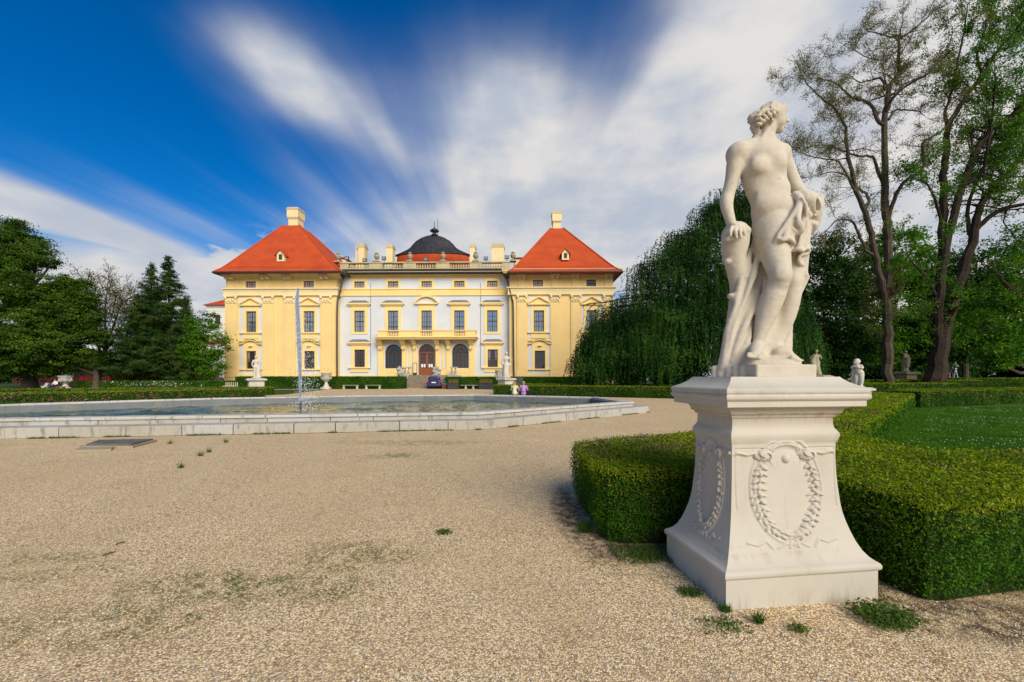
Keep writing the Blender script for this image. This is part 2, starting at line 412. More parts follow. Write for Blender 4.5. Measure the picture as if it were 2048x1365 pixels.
def in_poly(px, py, poly):
    poly = np.array(poly, float); r = np.zeros(len(px), bool); n = len(poly); j = n-1
    for i in range(n):
        xi, yi = poly[i]; xj, yj = poly[j]
        c = ((yi > py) != (yj > py)) & (px < (xj-xi)*(py-yi)/(yj-yi+1e-12)+xi); r ^= c; j = i
    return r
def shell(c, r, n, lo=.75, hi=1.02, zmin=-1.0):
    "points near the surface of an ellipsoid, with outward directions"
    d = unit(rng.normal(0, 1, (int(n*1.6)+8, 3))); d = d[d[:, 2] > zmin][:n]
    t = rng.uniform(lo, hi, len(d))[:, None]
    return np.array(c)+d*np.array(r)*t, unit(d/np.array(r))
def crown(lobes, n_clump, per, cr, lo=.6, seed=0, flat=.55):
    "leaf clumps scattered through the outer volume of a set of lobes; returns points, normals"
    vol = np.array([l[3]*l[4]+l[4]*l[5]+l[3]*l[5] for l in lobes]); vol = vol/vol.sum()
    P = []; N = []
    for l, f in zip(lobes, vol):
        k = max(3, int(n_clump*f)); c, d = shell(l[:3], l[3:6], k, lo, 1.04)
        nz = np.array([mnoise.noise(Vector(q)*.30)+.7*mnoise.noise(Vector(q)*.75) for q in c]); c = np.array(l[:3])+(c-np.array(l[:3]))*(1+.38*nz)[:, None]
        gp_ = np.array([mnoise.noise(Vector(q)*.6+Vector((9, 3, 1))) for q in c]) > -.22; c, d = c[gp_], d[gp_]
        # drop clumps deep inside another lobe
        keep = np.ones(len(c), bool)
        for m in lobes:
            if m is l: continue
            q = (((c-np.array(m[:3]))/np.array(m[3:6]))**2).sum(1); keep &= ~(q < .35)
        c = c[keep]; d = d[keep]
        m = rng.poisson(per, len(c))+1; ci = np.repeat(np.arange(len(c)), m)
        rad = cr*rng.uniform(.6, 1.35, len(c))
        off = rng.normal(0, .45, (len(ci), 3))*rad[ci][:, None]*np.array([1, 1, flat])
        P.append(c[ci]+off); N.append(unit(d[ci]*.6+np.array([0, 0, .8])+unit(off)*.45))
    return np.concatenate(P), np.concatenate(N)
def grow(mb, start, direc, length, r0, depth, tips, spread=.55, up=.15, kids=3, wig=.22, segs=5, minr=.012, shrink=.62):
    "one wandering branch and its side branches"
    p = np.array(start, float); d = np.array(direc, float); d /= np.linalg.norm(d)
    pts = [p.copy()]; rr = [r0]
    for i in range(segs):
        d = d+rng.normal(0, wig, 3)+np.array([0, 0, up*.3]); d /= np.linalg.norm(d)
        p = p+d*length/segs; pts.append(p.copy()); rr.append(max(minr, r0*(1-.75*(i+1)/segs)))
    mb.tube(pts, rr, 5 if r0 > .05 else 3, cap=False)
    if depth <= 0:
        tips.append((pts[-1], d)); tips.append((pts[-2], d)); tips.append((pts[len(pts)//2], d)); return
    for k in range(kids):
        i = rng.integers(1, segs+1); q = pts[i]
        nd = d+rng.normal(0, spread, 3)+np.array([0, 0, up]); nd /= np.linalg.norm(nd)
        grow(mb, q, nd, length*shrink*rng.uniform(.7, 1.2), max(minr, rr[i]*.7), depth-1, tips, spread, up, kids, wig, max(3, segs-1), minr, shrink)
    tips.append((pts[-1], d))
# ---------------------------------------------------------------- palace
def plaster(name, base, alt, rough=.85):
    m, t, b = principled(name, rough, .15); co = objco(t)
    n1 = t.noise(co, .35, 5, .6); n2 = t.noise(objco(t, (2.5, 2.5, .5)), 1.2, 5, .6)
    c = t.mix(t.smooth(n1, .38, .68), base, alt); c = t.mix(t.math('MULTIPLY', t.smooth(n2, .55, .8), .35), c, tuple(x*.72 for x in base))
    t.l.new(c, b.inputs['Base Color']); add_bump(t, b, t.noise(co, 25, 4), .15, .01); return m
M['yellow'] = plaster('yellow_facade_plaster', (.79, .585, .255), (.74, .54, .235))
M['trim'] = plaster('bright_yellow_trim_plaster', (.83, .63, .27), (.78, .59, .25))
M['white'] = plaster('pale_blue_white_plaster', (.61, .635, .66), (.57, .595, .62))
M['corn'] = plaster('cream_cornice_plaster', (.77, .64, .37), (.70, .58, .33))
M['lead'] = simple('dark_lead_sheet', (.016, .018, .024), (.034, .037, .045), 2.0, .6, .25, .2, 6)
M['lead2'] = simple('grey_sheet_hood', (.12, .13, .16), (.18, .19, .22), 2.0, .5, .4)
M['gutter'] = simple('dark_gutter_metal', (.03, .028, .03), (.05, .045, .045), 3, .5, .4)
M['wood'] = simple('dark_brown_window_wood', (.05, .022, .014), (.075, .032, .018), 6, .5, .4)
M['doorwood'] = simple('varnished_door_wood', (.26, .085, .025), (.20, .06, .02), 5, .4, .4)
M['old'] = stone('lichen_balustrade_stone', (.52, .44, .26), (.36, .31, .2), (.14, .13, .1), .9, 1.2, .3)
def glassmat(name, tint, rough=.06):
    m, t, b = principled(name, rough, .9); co = objco(t)
    b.inputs['Base Color'].default_value = tuple(tint)+(1,); b.inputs['Coat Weight'].default_value = .7; b.inputs['Coat Roughness'].default_value = .03
    add_bump(t, b, t.noise(co, 1.6, 2), .12, .05); return m
M['glass'] = glassmat('window_glass', (.12, .16, .20)); M['glass'].node_tree.nodes['Principled BSDF'].inputs['IOR'].default_value = 2.3  # lighter blue-grey base paints the reflected sky into the upper panes' colour
M['glass2'] = glassmat('dim_window_glass', (.018, .016, .015))
M['frost'] = simple('pale_painted_panes', (.40, .36, .38), (.34, .30, .32), 3, .35, .5)
M['paper'] = simple('white_notice_paper', (.7, .7, .68))
M['paper2'] = simple('grey_net_curtain', (.16, .18, .20), (.22, .24, .26), 5)
def tilemat():
    m, t, b = principled('red_roof_tiles', .75, .2); co = objco(t)
    n = t.noise(co, .5, 5, .6); n2 = t.noise(co, 7, 3, .6)
    wv = t.node('ShaderNodeTexWave', wave_type='BANDS', bands_direction='Z'); t.l.new(co, wv.inputs[0]); wv.inputs['Scale'].default_value = 1.1; wv.inputs['Distortion'].default_value = .3
    wv.inputs['Detail'].default_value = 1
    c = t.mix(t.smooth(n, .35, .7), (.50, .080, .018), (.41, .058, .016))
    c = t.mix(t.math('MULTIPLY', t.smooth(n2, .5, .7), .45), c, (.36, .05, .018))
    c = t.mix(t.math('MULTIPLY', wv.outputs[1], .22), c, (.30, .04, .015))
    t.l.new(c, b.inputs['Base Color']); add_bump(t, b, wv.outputs[1], .35, .03); return m
M['tile'] = tilemat()

PY0 = 62.0; PA = math.radians(1.1); pc, ps = math.cos(PA), math.sin(PA)
def pu(px, v=0.0):
    t = (px-CX)/F; return (t*(PY0+v*pc)-v*ps)/(pc+t*ps)
def pz(py, px=853, v=0.0):
    Y = PY0-pu(px, v)*ps+v*pc; return H+(YH-py)/F*Y
palace = empty('palace', (0, PY0, 0), -PA, 'yellow and white baroque palace with orange tiled corner roofs and a dark dome', 'palace')
ZL = lambda y: pz(y, 555, 0.0)
VC = 1.2
ZC = lambda y: pz(y, 853, VC)

def wall_grid(mb, x0, x1, z0, z1, y, holes, depth=.3):
    xs = sorted({x0, x1, *[h[0] for h in holes], *[h[1] for h in holes]}); zs = sorted({z0, z1, *[h[2] for h in holes], *[h[3] for h in holes]})
    for i in range(len(xs)-1):
        for j in range(len(zs)-1):
            cx_, cz_ = (xs[i]+xs[i+1])/2, (zs[j]+zs[j+1])/2
            if any(h[0] < cx_ < h[1] and h[2] < cz_ < h[3] for h in holes): continue
            mb.add([(xs[i], y, zs[j]), (xs[i+1], y, zs[j]), (xs[i+1], y, zs[j+1]), (xs[i], y, zs[j+1])], [(0, 1, 2, 3)])
    for a, b, c, d in holes:
        q = [(a, c), (b, c), (b, d), (a, d)]
        for k in range(4):
            p0, p1 = q[k], q[(k+1) % 4]
            mb.add([(p0[0], y, p0[1]), (p1[0], y, p1[1]), (p1[0], y+depth, p1[1]), (p0[0], y+depth, p0[1])], [(0, 1, 2, 3)])

def bars(mb, a, b, c, d, y, cols, rows, thick=.05, cross=None, cw=.11, fr=.10):
    "wooden window: outer frame, a heavy cross and thin glazing bars"
    mb.box(a, a+fr, y, y+.09, c, d); mb.box(b-fr, b, y, y+.09, c, d); mb.box(a+fr, b-fr, y, y+.09, c, c+fr); mb.box(a+fr, b-fr, y, y+.09, d-fr, d)
    A, B, Cc, D = a+fr, b-fr, c+fr, d-fr
    zc_ = None
    if cross is not None:
        m = (A+B)/2; mb.box(m-cw/2, m+cw/2, y-.02, y+.088, Cc, D)
        if cross > 0: zc_ = Cc+(D-Cc)*cross; mb.box(A, m-cw/2, y-.015, y+.086, zc_-cw/2, zc_+cw/2); mb.box(m+cw/2, B, y-.015, y+.086, zc_-cw/2, zc_+cw/2)
    for i in range(1, cols):
        x = A+(B-A)*i/cols
        if cross is not None and abs(x-(A+B)/2) < cw: continue
        mb.box(x-thick/2, x+thick/2, y+.01, y+.07, Cc, D)
    for j in range(1, rows):
        z = Cc+(D-Cc)*j/rows
        if zc_ is not None and abs(z-zc_) < cw: continue
        mb.box(A, B, y+.013, y+.068, z-thick/2, z+thick/2)

def window(a, b, c, d, yw, cols=2, rows=4, cross=.5, glass='glass', surround=None, cw=.13):
    f = MB(); bars(f, a, b, c, d, yw+.2, cols, rows, cross=cross, cw=cw); fo = f.build('window', M['wood'], palace)
    g = MB().box(a+.05, b-.05, yw+.255, yw+.275, c+.05, d-.05); g.build('pane', M[glass], fo)
    if glass != 'frost' and (int(abs(a)*10)+int(c)) % 3 == 0:
        k = MB(); h = (d-c)*.55 if (int(abs(a)*7) % 2) else (d-c)*.9
        for s_ in (-1, 1): x_ = a+.1 if s_ < 0 else b-.1; w_ = (b-a)*.22*s_; k.box(min(x_, x_-w_), max(x_, x_-w_), yw+.235, yw+.25, d-.1-h, d-.1)
        k.build('curtain', M['paper2'], fo)
    if surround: surround(a, b, c, d, yw).build('surround', [M['trim'], M['lead2'], M['white']], fo)
    return fo

def seg_arch(xc, hw, z, rise, n=10):
    R = (hw*hw+rise*rise)/(2*rise); a0 = math.asin(min(1, hw/R))
    return [(xc+R*math.sin(a0-2*a0*i/n), z+R*math.cos(a0-2*a0*i/n)-(R-rise)) for i in range(n+1)]

def sur_frame(m, a, b, c, d, y, side, top, bot, t=.08):
    "frame band round an opening, as four butted pieces"
    m.box(a-side, a, y-t, y+.02, c-bot, d+top); m.box(b, b+side, y-t, y+.02, c-bot, d+top)
    m.box(a, b, y-t, y+.02, d, d+top)
    if bot > 0: m.box(a, b, y-t, y+.02, c-bot, c)

def pediment_tri(a, b, c, d, y):
    m = MB(); sur_frame(m, a, b, c, d, y, .45, .75, 0)
    x0, x1 = a-.95, b+.95; z = d+.85; xc = (a+b)/2
    m.box(x0, x1, y-.36, y+.01, z, z+.18)
    h = 1.0; m.prism([(x0-.05, z+.18), (x1+.05, z+.18), (xc, z+.18+h)], y-.12, y+.01)
    for s in (-1, 1):      # raking mouldings
        e = xc+s*(x1-x0+.1)/2
        q = [(e, z+.185), (xc, z+.185+h), (xc, z+.40+h), (e, z+.40)]
        if s > 0: q = q[::-1]
        m.prism(q[::-1], y-.42, y-.13)
    m.box(a-1.0, b+1.0, y-.30, y+.01, c-.22, c)                       # sill
    m.k = 0; m.box(a-.45, b+.45, y-.10, y+.01, c-1.05, c-.22)
    return m
def hood_curved(a, b, c, d, y):
    m = MB(); sur_frame(m, a, b, c, d, y, .45, .55, 0)
    x0, x1 = a-.9, b+.9; z = d+1.0; xc = (a+b)/2
    m.box(a-.45, b+.45, y-.10, y+.01, d+.55, z+.3)
    top = seg_arch(xc, (x1-x0)/2*.72, z+.1, .55, 12)
    pts = [(x0-.15, z), (x0-.15, z+.16)]+[(x, zz+.16) for x, zz in top[::-1]]+[(x1+.15, z+.16), (x1+.15, z)]+top
    # strip of quads between lower and upper curve
    lo = [(x0-.15, z)]+top[::-1]+[(x1+.15, z)]; hi = [(p[0], p[1]+.18) for p in lo]
    for i in range(len(lo)-1): m.prism([lo[i], lo[i+1], hi[i+1], hi[i]], y-.40, y+.01)
    m.k = 1
    for i in range(len(lo)-1): m.prism([hi[i], hi[i+1], (hi[i+1][0], hi[i+1][1]+.07), (hi[i][0], hi[i][1]+.07)], y-.44, y+.01)
    m.k = 0
    m.lathe([(.01, -.02), (.36, 0), (.30, .06), (.01, .07)], (xc, y-.13, z-.25), 12)
    m.box(a-1.0, b+1.0, y-.30, y+.01, c-.22, c)
    for s in (-1, 1): m.box(xc+s*1.05-.16, xc+s*1.05+.16, y-.1, y+.01, c-1.1, c-.22)
    return m
def hood_flat(a, b, c, d, y, sill=True):
    m = MB(); sur_frame(m, a, b, c, d, y, .50, .98, .38 if not sill else 0)
    m.box(a-1.05, b+1.05, y-.42, y+.01, d+.98, d+1.22); m.box(a-.85, b+.85, y-.30, y+.01, d+.80, d+.98)
    m.k = 1; x0, x1 = a-1.0, b+1.0
    m.add([(x0, y-.40, d+1.221), (x1, y-.40, d+1.221), (x1, y, d+1.221), (x0, y, d+1.221), (x0+.75, y-.12, d+1.66), (x1-.75, y-.12, d+1.66), (x1-.75, y, d+1.66), (x0+.75, y, d+1.66)],
          [(0, 1, 5, 4), (1, 2, 6, 5), (3, 0, 4, 7), (4, 5, 6, 7)])
    m.k = 0
    if sill:
        m.box(a-1.0, b+1.0, y-.28, y+.01, c-.22, c); m.box(a-.6, b+.6, y-.10, y+.01, c-.75, c-.22); m.box(a-.6, b+.6, y-.13, y+.01, c-.82, c-.75)
    return m
def hood_round(a, b, c, d, y):
    m = MB(); sur_frame(m, a, b, c, d, y, .50, .98, .0)
    xc = (a+b)/2; hw = (b-a)/2+1.05; z = d+.98
    m.box(xc-hw, xc+hw, y-.36, y+.01, z, z+.2)
    lo = seg_arch(xc, hw-.1, z+.2, 1.0, 14)[::-1]; hi = seg_arch(xc, hw+.1, z+.2, 1.25, 14)[::-1]
    for i in range(len(lo)-1): m.prism([lo[i], lo[i+1], hi[i+1], hi[i]], y-.40, y+.01)
    return m
def attic_sur(a, b, c, d, y):
    m = MB(); sur_frame(m, a, b, c, d, y, .38, .42, .3, .07); m.box(a-.8, b+.8, y-.16, y+.01, d+.86, d+1.0); return m

# ---- corner pavilions
def pavilion(x0px, x1px, atts, ups, lows, pil, brk, pan, dark_attic=None, lowglass=None):
    x0, x1 = pu(x0px), pu(x1px); ze = ZL(549); dep = 15.0
    A = [(pu(a), pu(b), ZL(575.8), ZL(563)) for a, b in atts]
    U = [(pu(a), pu(b), ZL(665), ZL(623)) for a, b in ups]
    L = [(pu(a), pu(b), ZL(738), ZL(702.5)) for a, b in lows]
    wb = MB(); wall_grid(wb, x0, x1, 0, ze, 0, A+U+L)
    wb.add([(x0, 0, 0), (x0, dep, 0), (x0, dep, ze), (x0, 0, ze)], [(3, 2, 1, 0)]); wb.add([(x1, 0, 0), (x1, dep, 0), (x1, dep, ze), (x1, 0, ze)], [(0, 1, 2, 3)])
    wb.add([(x0, dep, 0), (x1, dep, 0), (x1, dep, ze), (x0, dep, ze)], [(3, 2, 1, 0)])
    # stepped plinth
    wb.box(x0-.12, x1+.12, -.14, -.003, 0, ZL(750)); wb.box(x0-.2, x1+.2, -.2, -.145, 0, ZL(757))
    wall = wb.build('wall', M['yellow'], palace)
    # pale panels round the windows
    for (a, b), up, lo in zip(pan, U, L):
        a, b = pu(a), pu(b)
        for (w_, z0, z1) in ((up, ZL(678), ZL(597)), (lo, ZL(749), ZL(686))):
            pw = MB()
            pw.box(a, w_[0], -.025, .01, z0, z1); pw.box(w_[1], b, -.025, .01, z0, z1)
            pw.box(w_[0], w_[1], -.025, .01, w_[3], z1); pw.box(w_[0], w_[1], -.025, .01, z0, w_[2])
            pw.build('panel', M['white'], palace)
    for a, b in pan: MB().box(pu(a)-.05, pu(b)+.05, -.16, -.03, ZL(683.5), ZL(680.5)).build('string_course', M['trim'], palace)
    # pilasters with leafy capitals
    for a, b in pil:
        a, b = pu(a), pu(b); m = MB()
        m.box(a, b, -.18, -.003, ZL(745), ZL(606)); m.box(a-.1, b+.1, -.26, -.003, ZL(755), ZL(745)); m.box(a-.06, b+.06, -.22, -.003, ZL(744.9), ZL(743.5))
        m.box(a+.25, b-.25, -.215, -.181, ZL(740), ZL(611))
        p = m.build('pilaster', M['yellow'], palace)
        k = MB(); zb, zt = ZL(606), ZL(592.3); h = zt-zb
        k.taper(a+.05, b-.05, -.2, -.003, zb, zb+h*.62, 0, .05); k.box(a-.12, b+.12, -.34, -.003, zb+h*.86, zt); k.box(a-.02, b+.02, -.24, -.003, zb-.10, zb-.001)
        for s in (-1, 1):
            xc = (a+b)/2+s*(b-a)*.42
            k.lathe([(.02, -.15), (.17, -.13), (.17, .13), (.02, .15)], (xc, -.28, zb+h*.70), 10)
            k.tube([(xc, -.30, zb+h*.72+.2*math.cos(t)*1) if 0 else (xc+.17*math.cos(t), -.33, zb+h*.72+.17*math.sin(t)) for t in np.linspace(0, 5.6, 9)], .045, 5)
        for i in range(3):
            xc = a+(b-a)*(.2+.3*i); k.tube([(xc, -.24, zb+.02), (xc, -.30, zb+h*.25), (xc, -.40, zb+h*.34)], [.13, .12, .03], 6)
        for i in range(2):
            xc = a+(b-a)*(.35+.3*i); k.tube([(xc, -.24, zb+h*.2), (xc, -.30, zb+h*.48), (xc, -.40, zb+h*.58)], [.12, .11, .03], 6)
        k.build('capital', M['corn'], p)
    # entablature
    e = MB(); o = .02
    for ya, yb, pr in ((592.2, 590.2, .30), (590.2, 584, .24), (584, 579.8, .27), (579.8, 577.2, .46)):
        e.box(x0-pr, x1+pr, -pr, -.003, ZL(ya), ZL(yb)); e.box(x0-pr, x0-.003, .0, 13, ZL(ya), ZL(yb)); e.box(x1+.003, x1+pr, .0, 2.0, ZL(ya), ZL(yb))
    e.build('entablature', M['corn'], palace)
    # attic pilaster strips + cove under the eaves
    for a, b in brk:
        a, b = pu(a), pu(b); MB().box(a+.1, b-.1, -.12, -.003, ZL(577.2), ZL(560.5)).build('attic_strip', M['yellow'], palace)
    for a, b in brk:
        a, b = pu(a), pu(b); m = MB(); zt, zb = ZL(551.3), ZL(560.5)
        m.box(a-.05, b+.05, -.95, -.003, zt-.32, zt); m.box(a+.12, a+.52, -.8, -.003, zb, zt-.325); m.box(b-.52, b-.12, -.8, -.003, zb, zt-.325); m.box(a+.53, b-.53, -.7, -.003, zb+.25, zt-.33)
        m.build('bracket', M['corn'], palace)
    c = MB(); cove = [(.0, 556.0), (.2, 554.5), (.5, 552.4), (.95, 551.25), (.95, 549.6), (1.1, 549.0), (1.1, 546.6), (1.2, 546.0), (1.2, 544.2)]
    for i in range(len(cove)-1):
        (p0, y0), (p1, y1) = cove[i], cove[i+1]; z0, z1 = ZL(y0), ZL(y1)
        q0 = [(x0-p0, -p0), (x1+p0, -p0), (x1+p0, dep), (x0-p0, dep)]; q1 = [(x0-p1, -p1), (x1+p1, -p1), (x1+p1, dep), (x0-p1, dep)]
        c.add([(x, y, z0) for x, y in q0]+[(x, y, z1) for x, y in q1], [(0, 1, 5, 4), (1, 2, 6, 5), (3, 0, 4, 7)])
    c.build('cornice', M['corn'], palace)
    for h_ in A:
        f = window(*h_, 0, 4, 2, 0, 'frost' if not dark_attic or h_ is not A[dark_attic] else 'glass2', attic_sur, .1)
    for h_ in U: window(*h_, 0, 4, 4, .5, 'glass', pediment_tri)
    for i, h_ in enumerate(L): window(*h_, 0, 4, 5, .5 if i else .5, 'glass2', hood_curved)
    return x0, x1

def hip_roof(e0px, e1px, apx0, apx1, apy, ve=-1.95, Yback=15.5, zpy=543, Va=8.0, chim=None, dorm=None):
    "bell-footed hipped roof, its chimney and dormer"
    x0, x1 = pu(e0px, ve), pu(e1px, ve); zr = pz(zpy, (e0px+e1px)/2, ve)
    a0, a1 = pu(apx0, Va), pu(apx1, Va); za = pz(apy, (apx0+apx1)/2, Va)
    m = MB(); R = []
    for t, zt in ((0, 0), (.10, .07), (.2, .165), (1, 1)):
        z = zr+(za-zr)*zt
        R.append([(x0+(a0-x0)*t, ve+(Va-1.6-ve)*t, z), (x1+(a1-x1)*t, ve+(Va-1.6-ve)*t, z), (x1+(a1-x1)*t, Yback+(Va+1.6-Yback)*t, z), (x0+(a0-x0)*t, Yback+(Va+1.6-Yback)*t, z)])
    for q0, q1 in zip(R, R[1:]): m.add(q0+q1, [(0, 1, 5, 4), (1, 2, 6, 5), (2, 3, 7, 6), (3, 0, 4, 7)])
    m.add(R[-1], [(0, 1, 2, 3)])
    q = R[0]; m.add([(p[0], p[1], p[2]-.12) for p in q]+q, [(3, 2, 1, 0), (0, 1, 5, 4), (1, 2, 6, 5), (2, 3, 7, 6), (3, 0, 4, 7)])
    roof = m.build('roof', M['tile'], palace)
    # hip ridges and snow rail
    r = MB()
    for i in range(4): r.tube([Vector(R[k][i])+Vector((0, 0, .03)) for k in range(4)], .13, 6)
    r.tube([Vector(R[1][0])+Vector((.6, -.15, .25)), Vector(R[1][1])+Vector((-.6, -.15, .25))], .035, 5)
    r.build('ridge_tiles', M['tile'], roof)
    g = MB(); g.tube([(x0-.1, ve-.08, zr-.13), (x1+.1, ve-.08, zr-.13)], .17, 8); g.tube([(x0-.08, ve, zr-.13), (x0-.08, Yback, zr-.13)], .17, 8)
    g.tube([(x1+.08, ve, zr-.13), (x1+.08, Yback, zr-.13)], .17, 8); g.build('gutter', M['gutter'], roof)
    # chimney
    cx0, cx1, cyt = chim; c0, c1 = pu(cx0, Va), pu(cx1, Va); w_ = (c1-c0); zt = pz(cyt, (cx0+cx1)/2, Va); z0 = za-1.0; hh = zt-za; k = MB()
    y0, y1 = Va-w_*.55, Va+w_*.55
    sh = w_*.12
    k.box(c0+sh, c1-sh, y0+sh, y1-sh, z0, za+hh*.40); k.taper(c0+sh, c1-sh, y0+sh, y1-sh, za+hh*.40, za+hh*.52, 0, sh*.7)
    k.box(c0+sh*.3, c1-sh*.3, y0+sh*.3, y1-sh*.3, za+hh*.52, za+hh*.84); k.taper(c0+sh*.3, c1-sh*.3, y0+sh*.3, y1-sh*.3, za+hh*.84, za+hh*.90, 0, sh*.5)
    for i in range(7):
        x = c0+sh*.5+(c1-c0-sh)*(i+.5)/7; k.box(x-.05, x+.05, y0-.02, y0+.1, za+hh*.44, za+hh*.50)
    k.k = 1; k.taper(c0+sh*.3, c1-sh*.3, y0+sh*.3, y1-sh*.3, za+hh*.90, zt, sh*.4, -sh*.3)
    k.build('chimney', [M['corn'], M['old']], roof)
    # dormer
    dxp, dyt, dyb, dw = dorm
    Vd = ve+(Va-1.6-ve)*.215; xd = pu(dxp, Vd); hw = (pu(dxp+dw/2, Vd)-pu(dxp-dw/2, Vd))/2; zb = pz(dyb, dxp, Vd); zt = pz(dyt, dxp, Vd); zm = zb+(zt-zb)*.58
    d = MB(); yb = Vd+3.2
    d.prism([(xd-hw, zb), (xd+hw, zb), (xd+hw, zm), (xd, zt-.1), (xd-hw, zm)], Vd, yb)
    do = d.build('dormer', M['corn'], roof)
    d = MB(); d.prism([(xd-hw*.45, zb+.25), (xd+hw*.45, zb+.25), (xd+hw*.45, zm), (xd-hw*.45, zm)], Vd-.03, Vd-.002); d.build('pane', M['glass2'], do)
    d = MB()
    for s in (-1, 1):
        q = [(xd, zt-.1), (xd+s*(hw+.28), zm-.28), (xd+s*(hw+.28), zm-.16), (xd, zt+.05)]
        d.prism(q if s < 0 else q[::-1], Vd-.22, yb)
    d.build('dormer_roof', M['tile'], do)
    return roof

pavilion(452, 673, [(491.8, 512.3), (607.5, 628.4)], [(492.7, 513), (607.8, 629)], [(492.7, 512.6), (608.6, 629.4)],
         [(451.5, 475.7), (526, 549), (569.4, 591.4), (641.8, 664.6)], [(453.7, 471), (526, 543), (570, 586), (643, 660)], [(478.6, 525.5), (594, 640)])
pavilion(1019, 1226, [(1066, 1085.8), (1172.5, 1192)], [(1067.6, 1088), (1173, 1193)], [(1069.5, 1090), (1175, 1195.5)],
         [(1034, 1054), (1100.4, 1121), (1141.7, 1162), (1206, 1225)], [(1036, 1051.5), (1102, 1118), (1143, 1158), (1208, 1223.5)], [(1056.5, 1100), (1163.5, 1206)], dark_attic=1)
hip_roof(427, 681, 577, 609, 458, chim=(580, 604, 419.6), dorm=(561, 499, 523, 15))
hip_roof(1017, 1244, 1100, 1125, 464, chim=(1103, 1123, 426.5), dorm=(1131, 497, 520, 14))

# ---- centre block
x0, x1 = pu(668, VC), pu(1022, VC); zt = ZC(546)
A = [(pu(a, VC), pu(b, VC), ZC(575.3), ZC(562.8)) for a, b in ((708.6, 729.4), (776, 796.8), (842.9, 863.8), (908.5, 929), (974.4, 995))]
U = [(pu(a, VC), pu(b, VC), ZC(664), ZC(621.5)) for a, b in ((708.6, 729.4), (974.4, 995))]
D = [(pu(a, VC), pu(b, VC), ZC(677), ZC(621.5)) for a, b in ((776, 796.8), (842.9, 863.8), (908.5, 929))]
L = [(pu(a, VC), pu(b, VC), ZC(734.6), ZC(699.5)) for a, b in ((709, 730), (975.5, 995.5))]
def arc_hole(a, b, zb, zt): return (pu(a, VC), pu(b, VC), ZC(zb), ZC(zt))
R3 = [arc_hole(770.2, 804, 737.3, 689), arc_hole(836.7, 870.6, 751, 688.4), arc_hole(904.2, 937, 736.8, 688)]
wb = MB(); wall_grid(wb, x0, x1, 0, zt, VC, A+U+D+L+R3, .3)
for a, b, c, d in R3:      # spandrels turn the openings into arches
    r = (b-a)/2; xc = (a+b)/2; zs = d-r; n = 14
    for s in (-1, 1):
        for i in range(n//2):
            t0, t1 = math.pi/2*i/(n//2), math.pi/2*(i+1)/(n//2)
            p0 = (xc+s*r*math.cos(t0), zs+r*math.sin(t0)); p1 = (xc+s*r*math.cos(t1), zs+r*math.sin(t1)); e = xc+s*r
            top0 = (p0[0], d); top1 = (p1[0], d)
            wb.add([(p0[0], VC-.001, p0[1]), (p1[0], VC-.001, p1[1]), (p1[0], VC-.001, d), (p0[0], VC-.001, d)], [(0, 1, 2, 3) if s < 0 else (3, 2, 1, 0)])
            wb.add([(p0[0], VC-.001, p0[1]), (p1[0], VC-.001, p1[1]), (p1[0], VC+.3, p1[1]), (p0[0], VC+.3, p0[1])], [(0, 1, 2, 3)])
wb.build('wall', M['white'], palace)
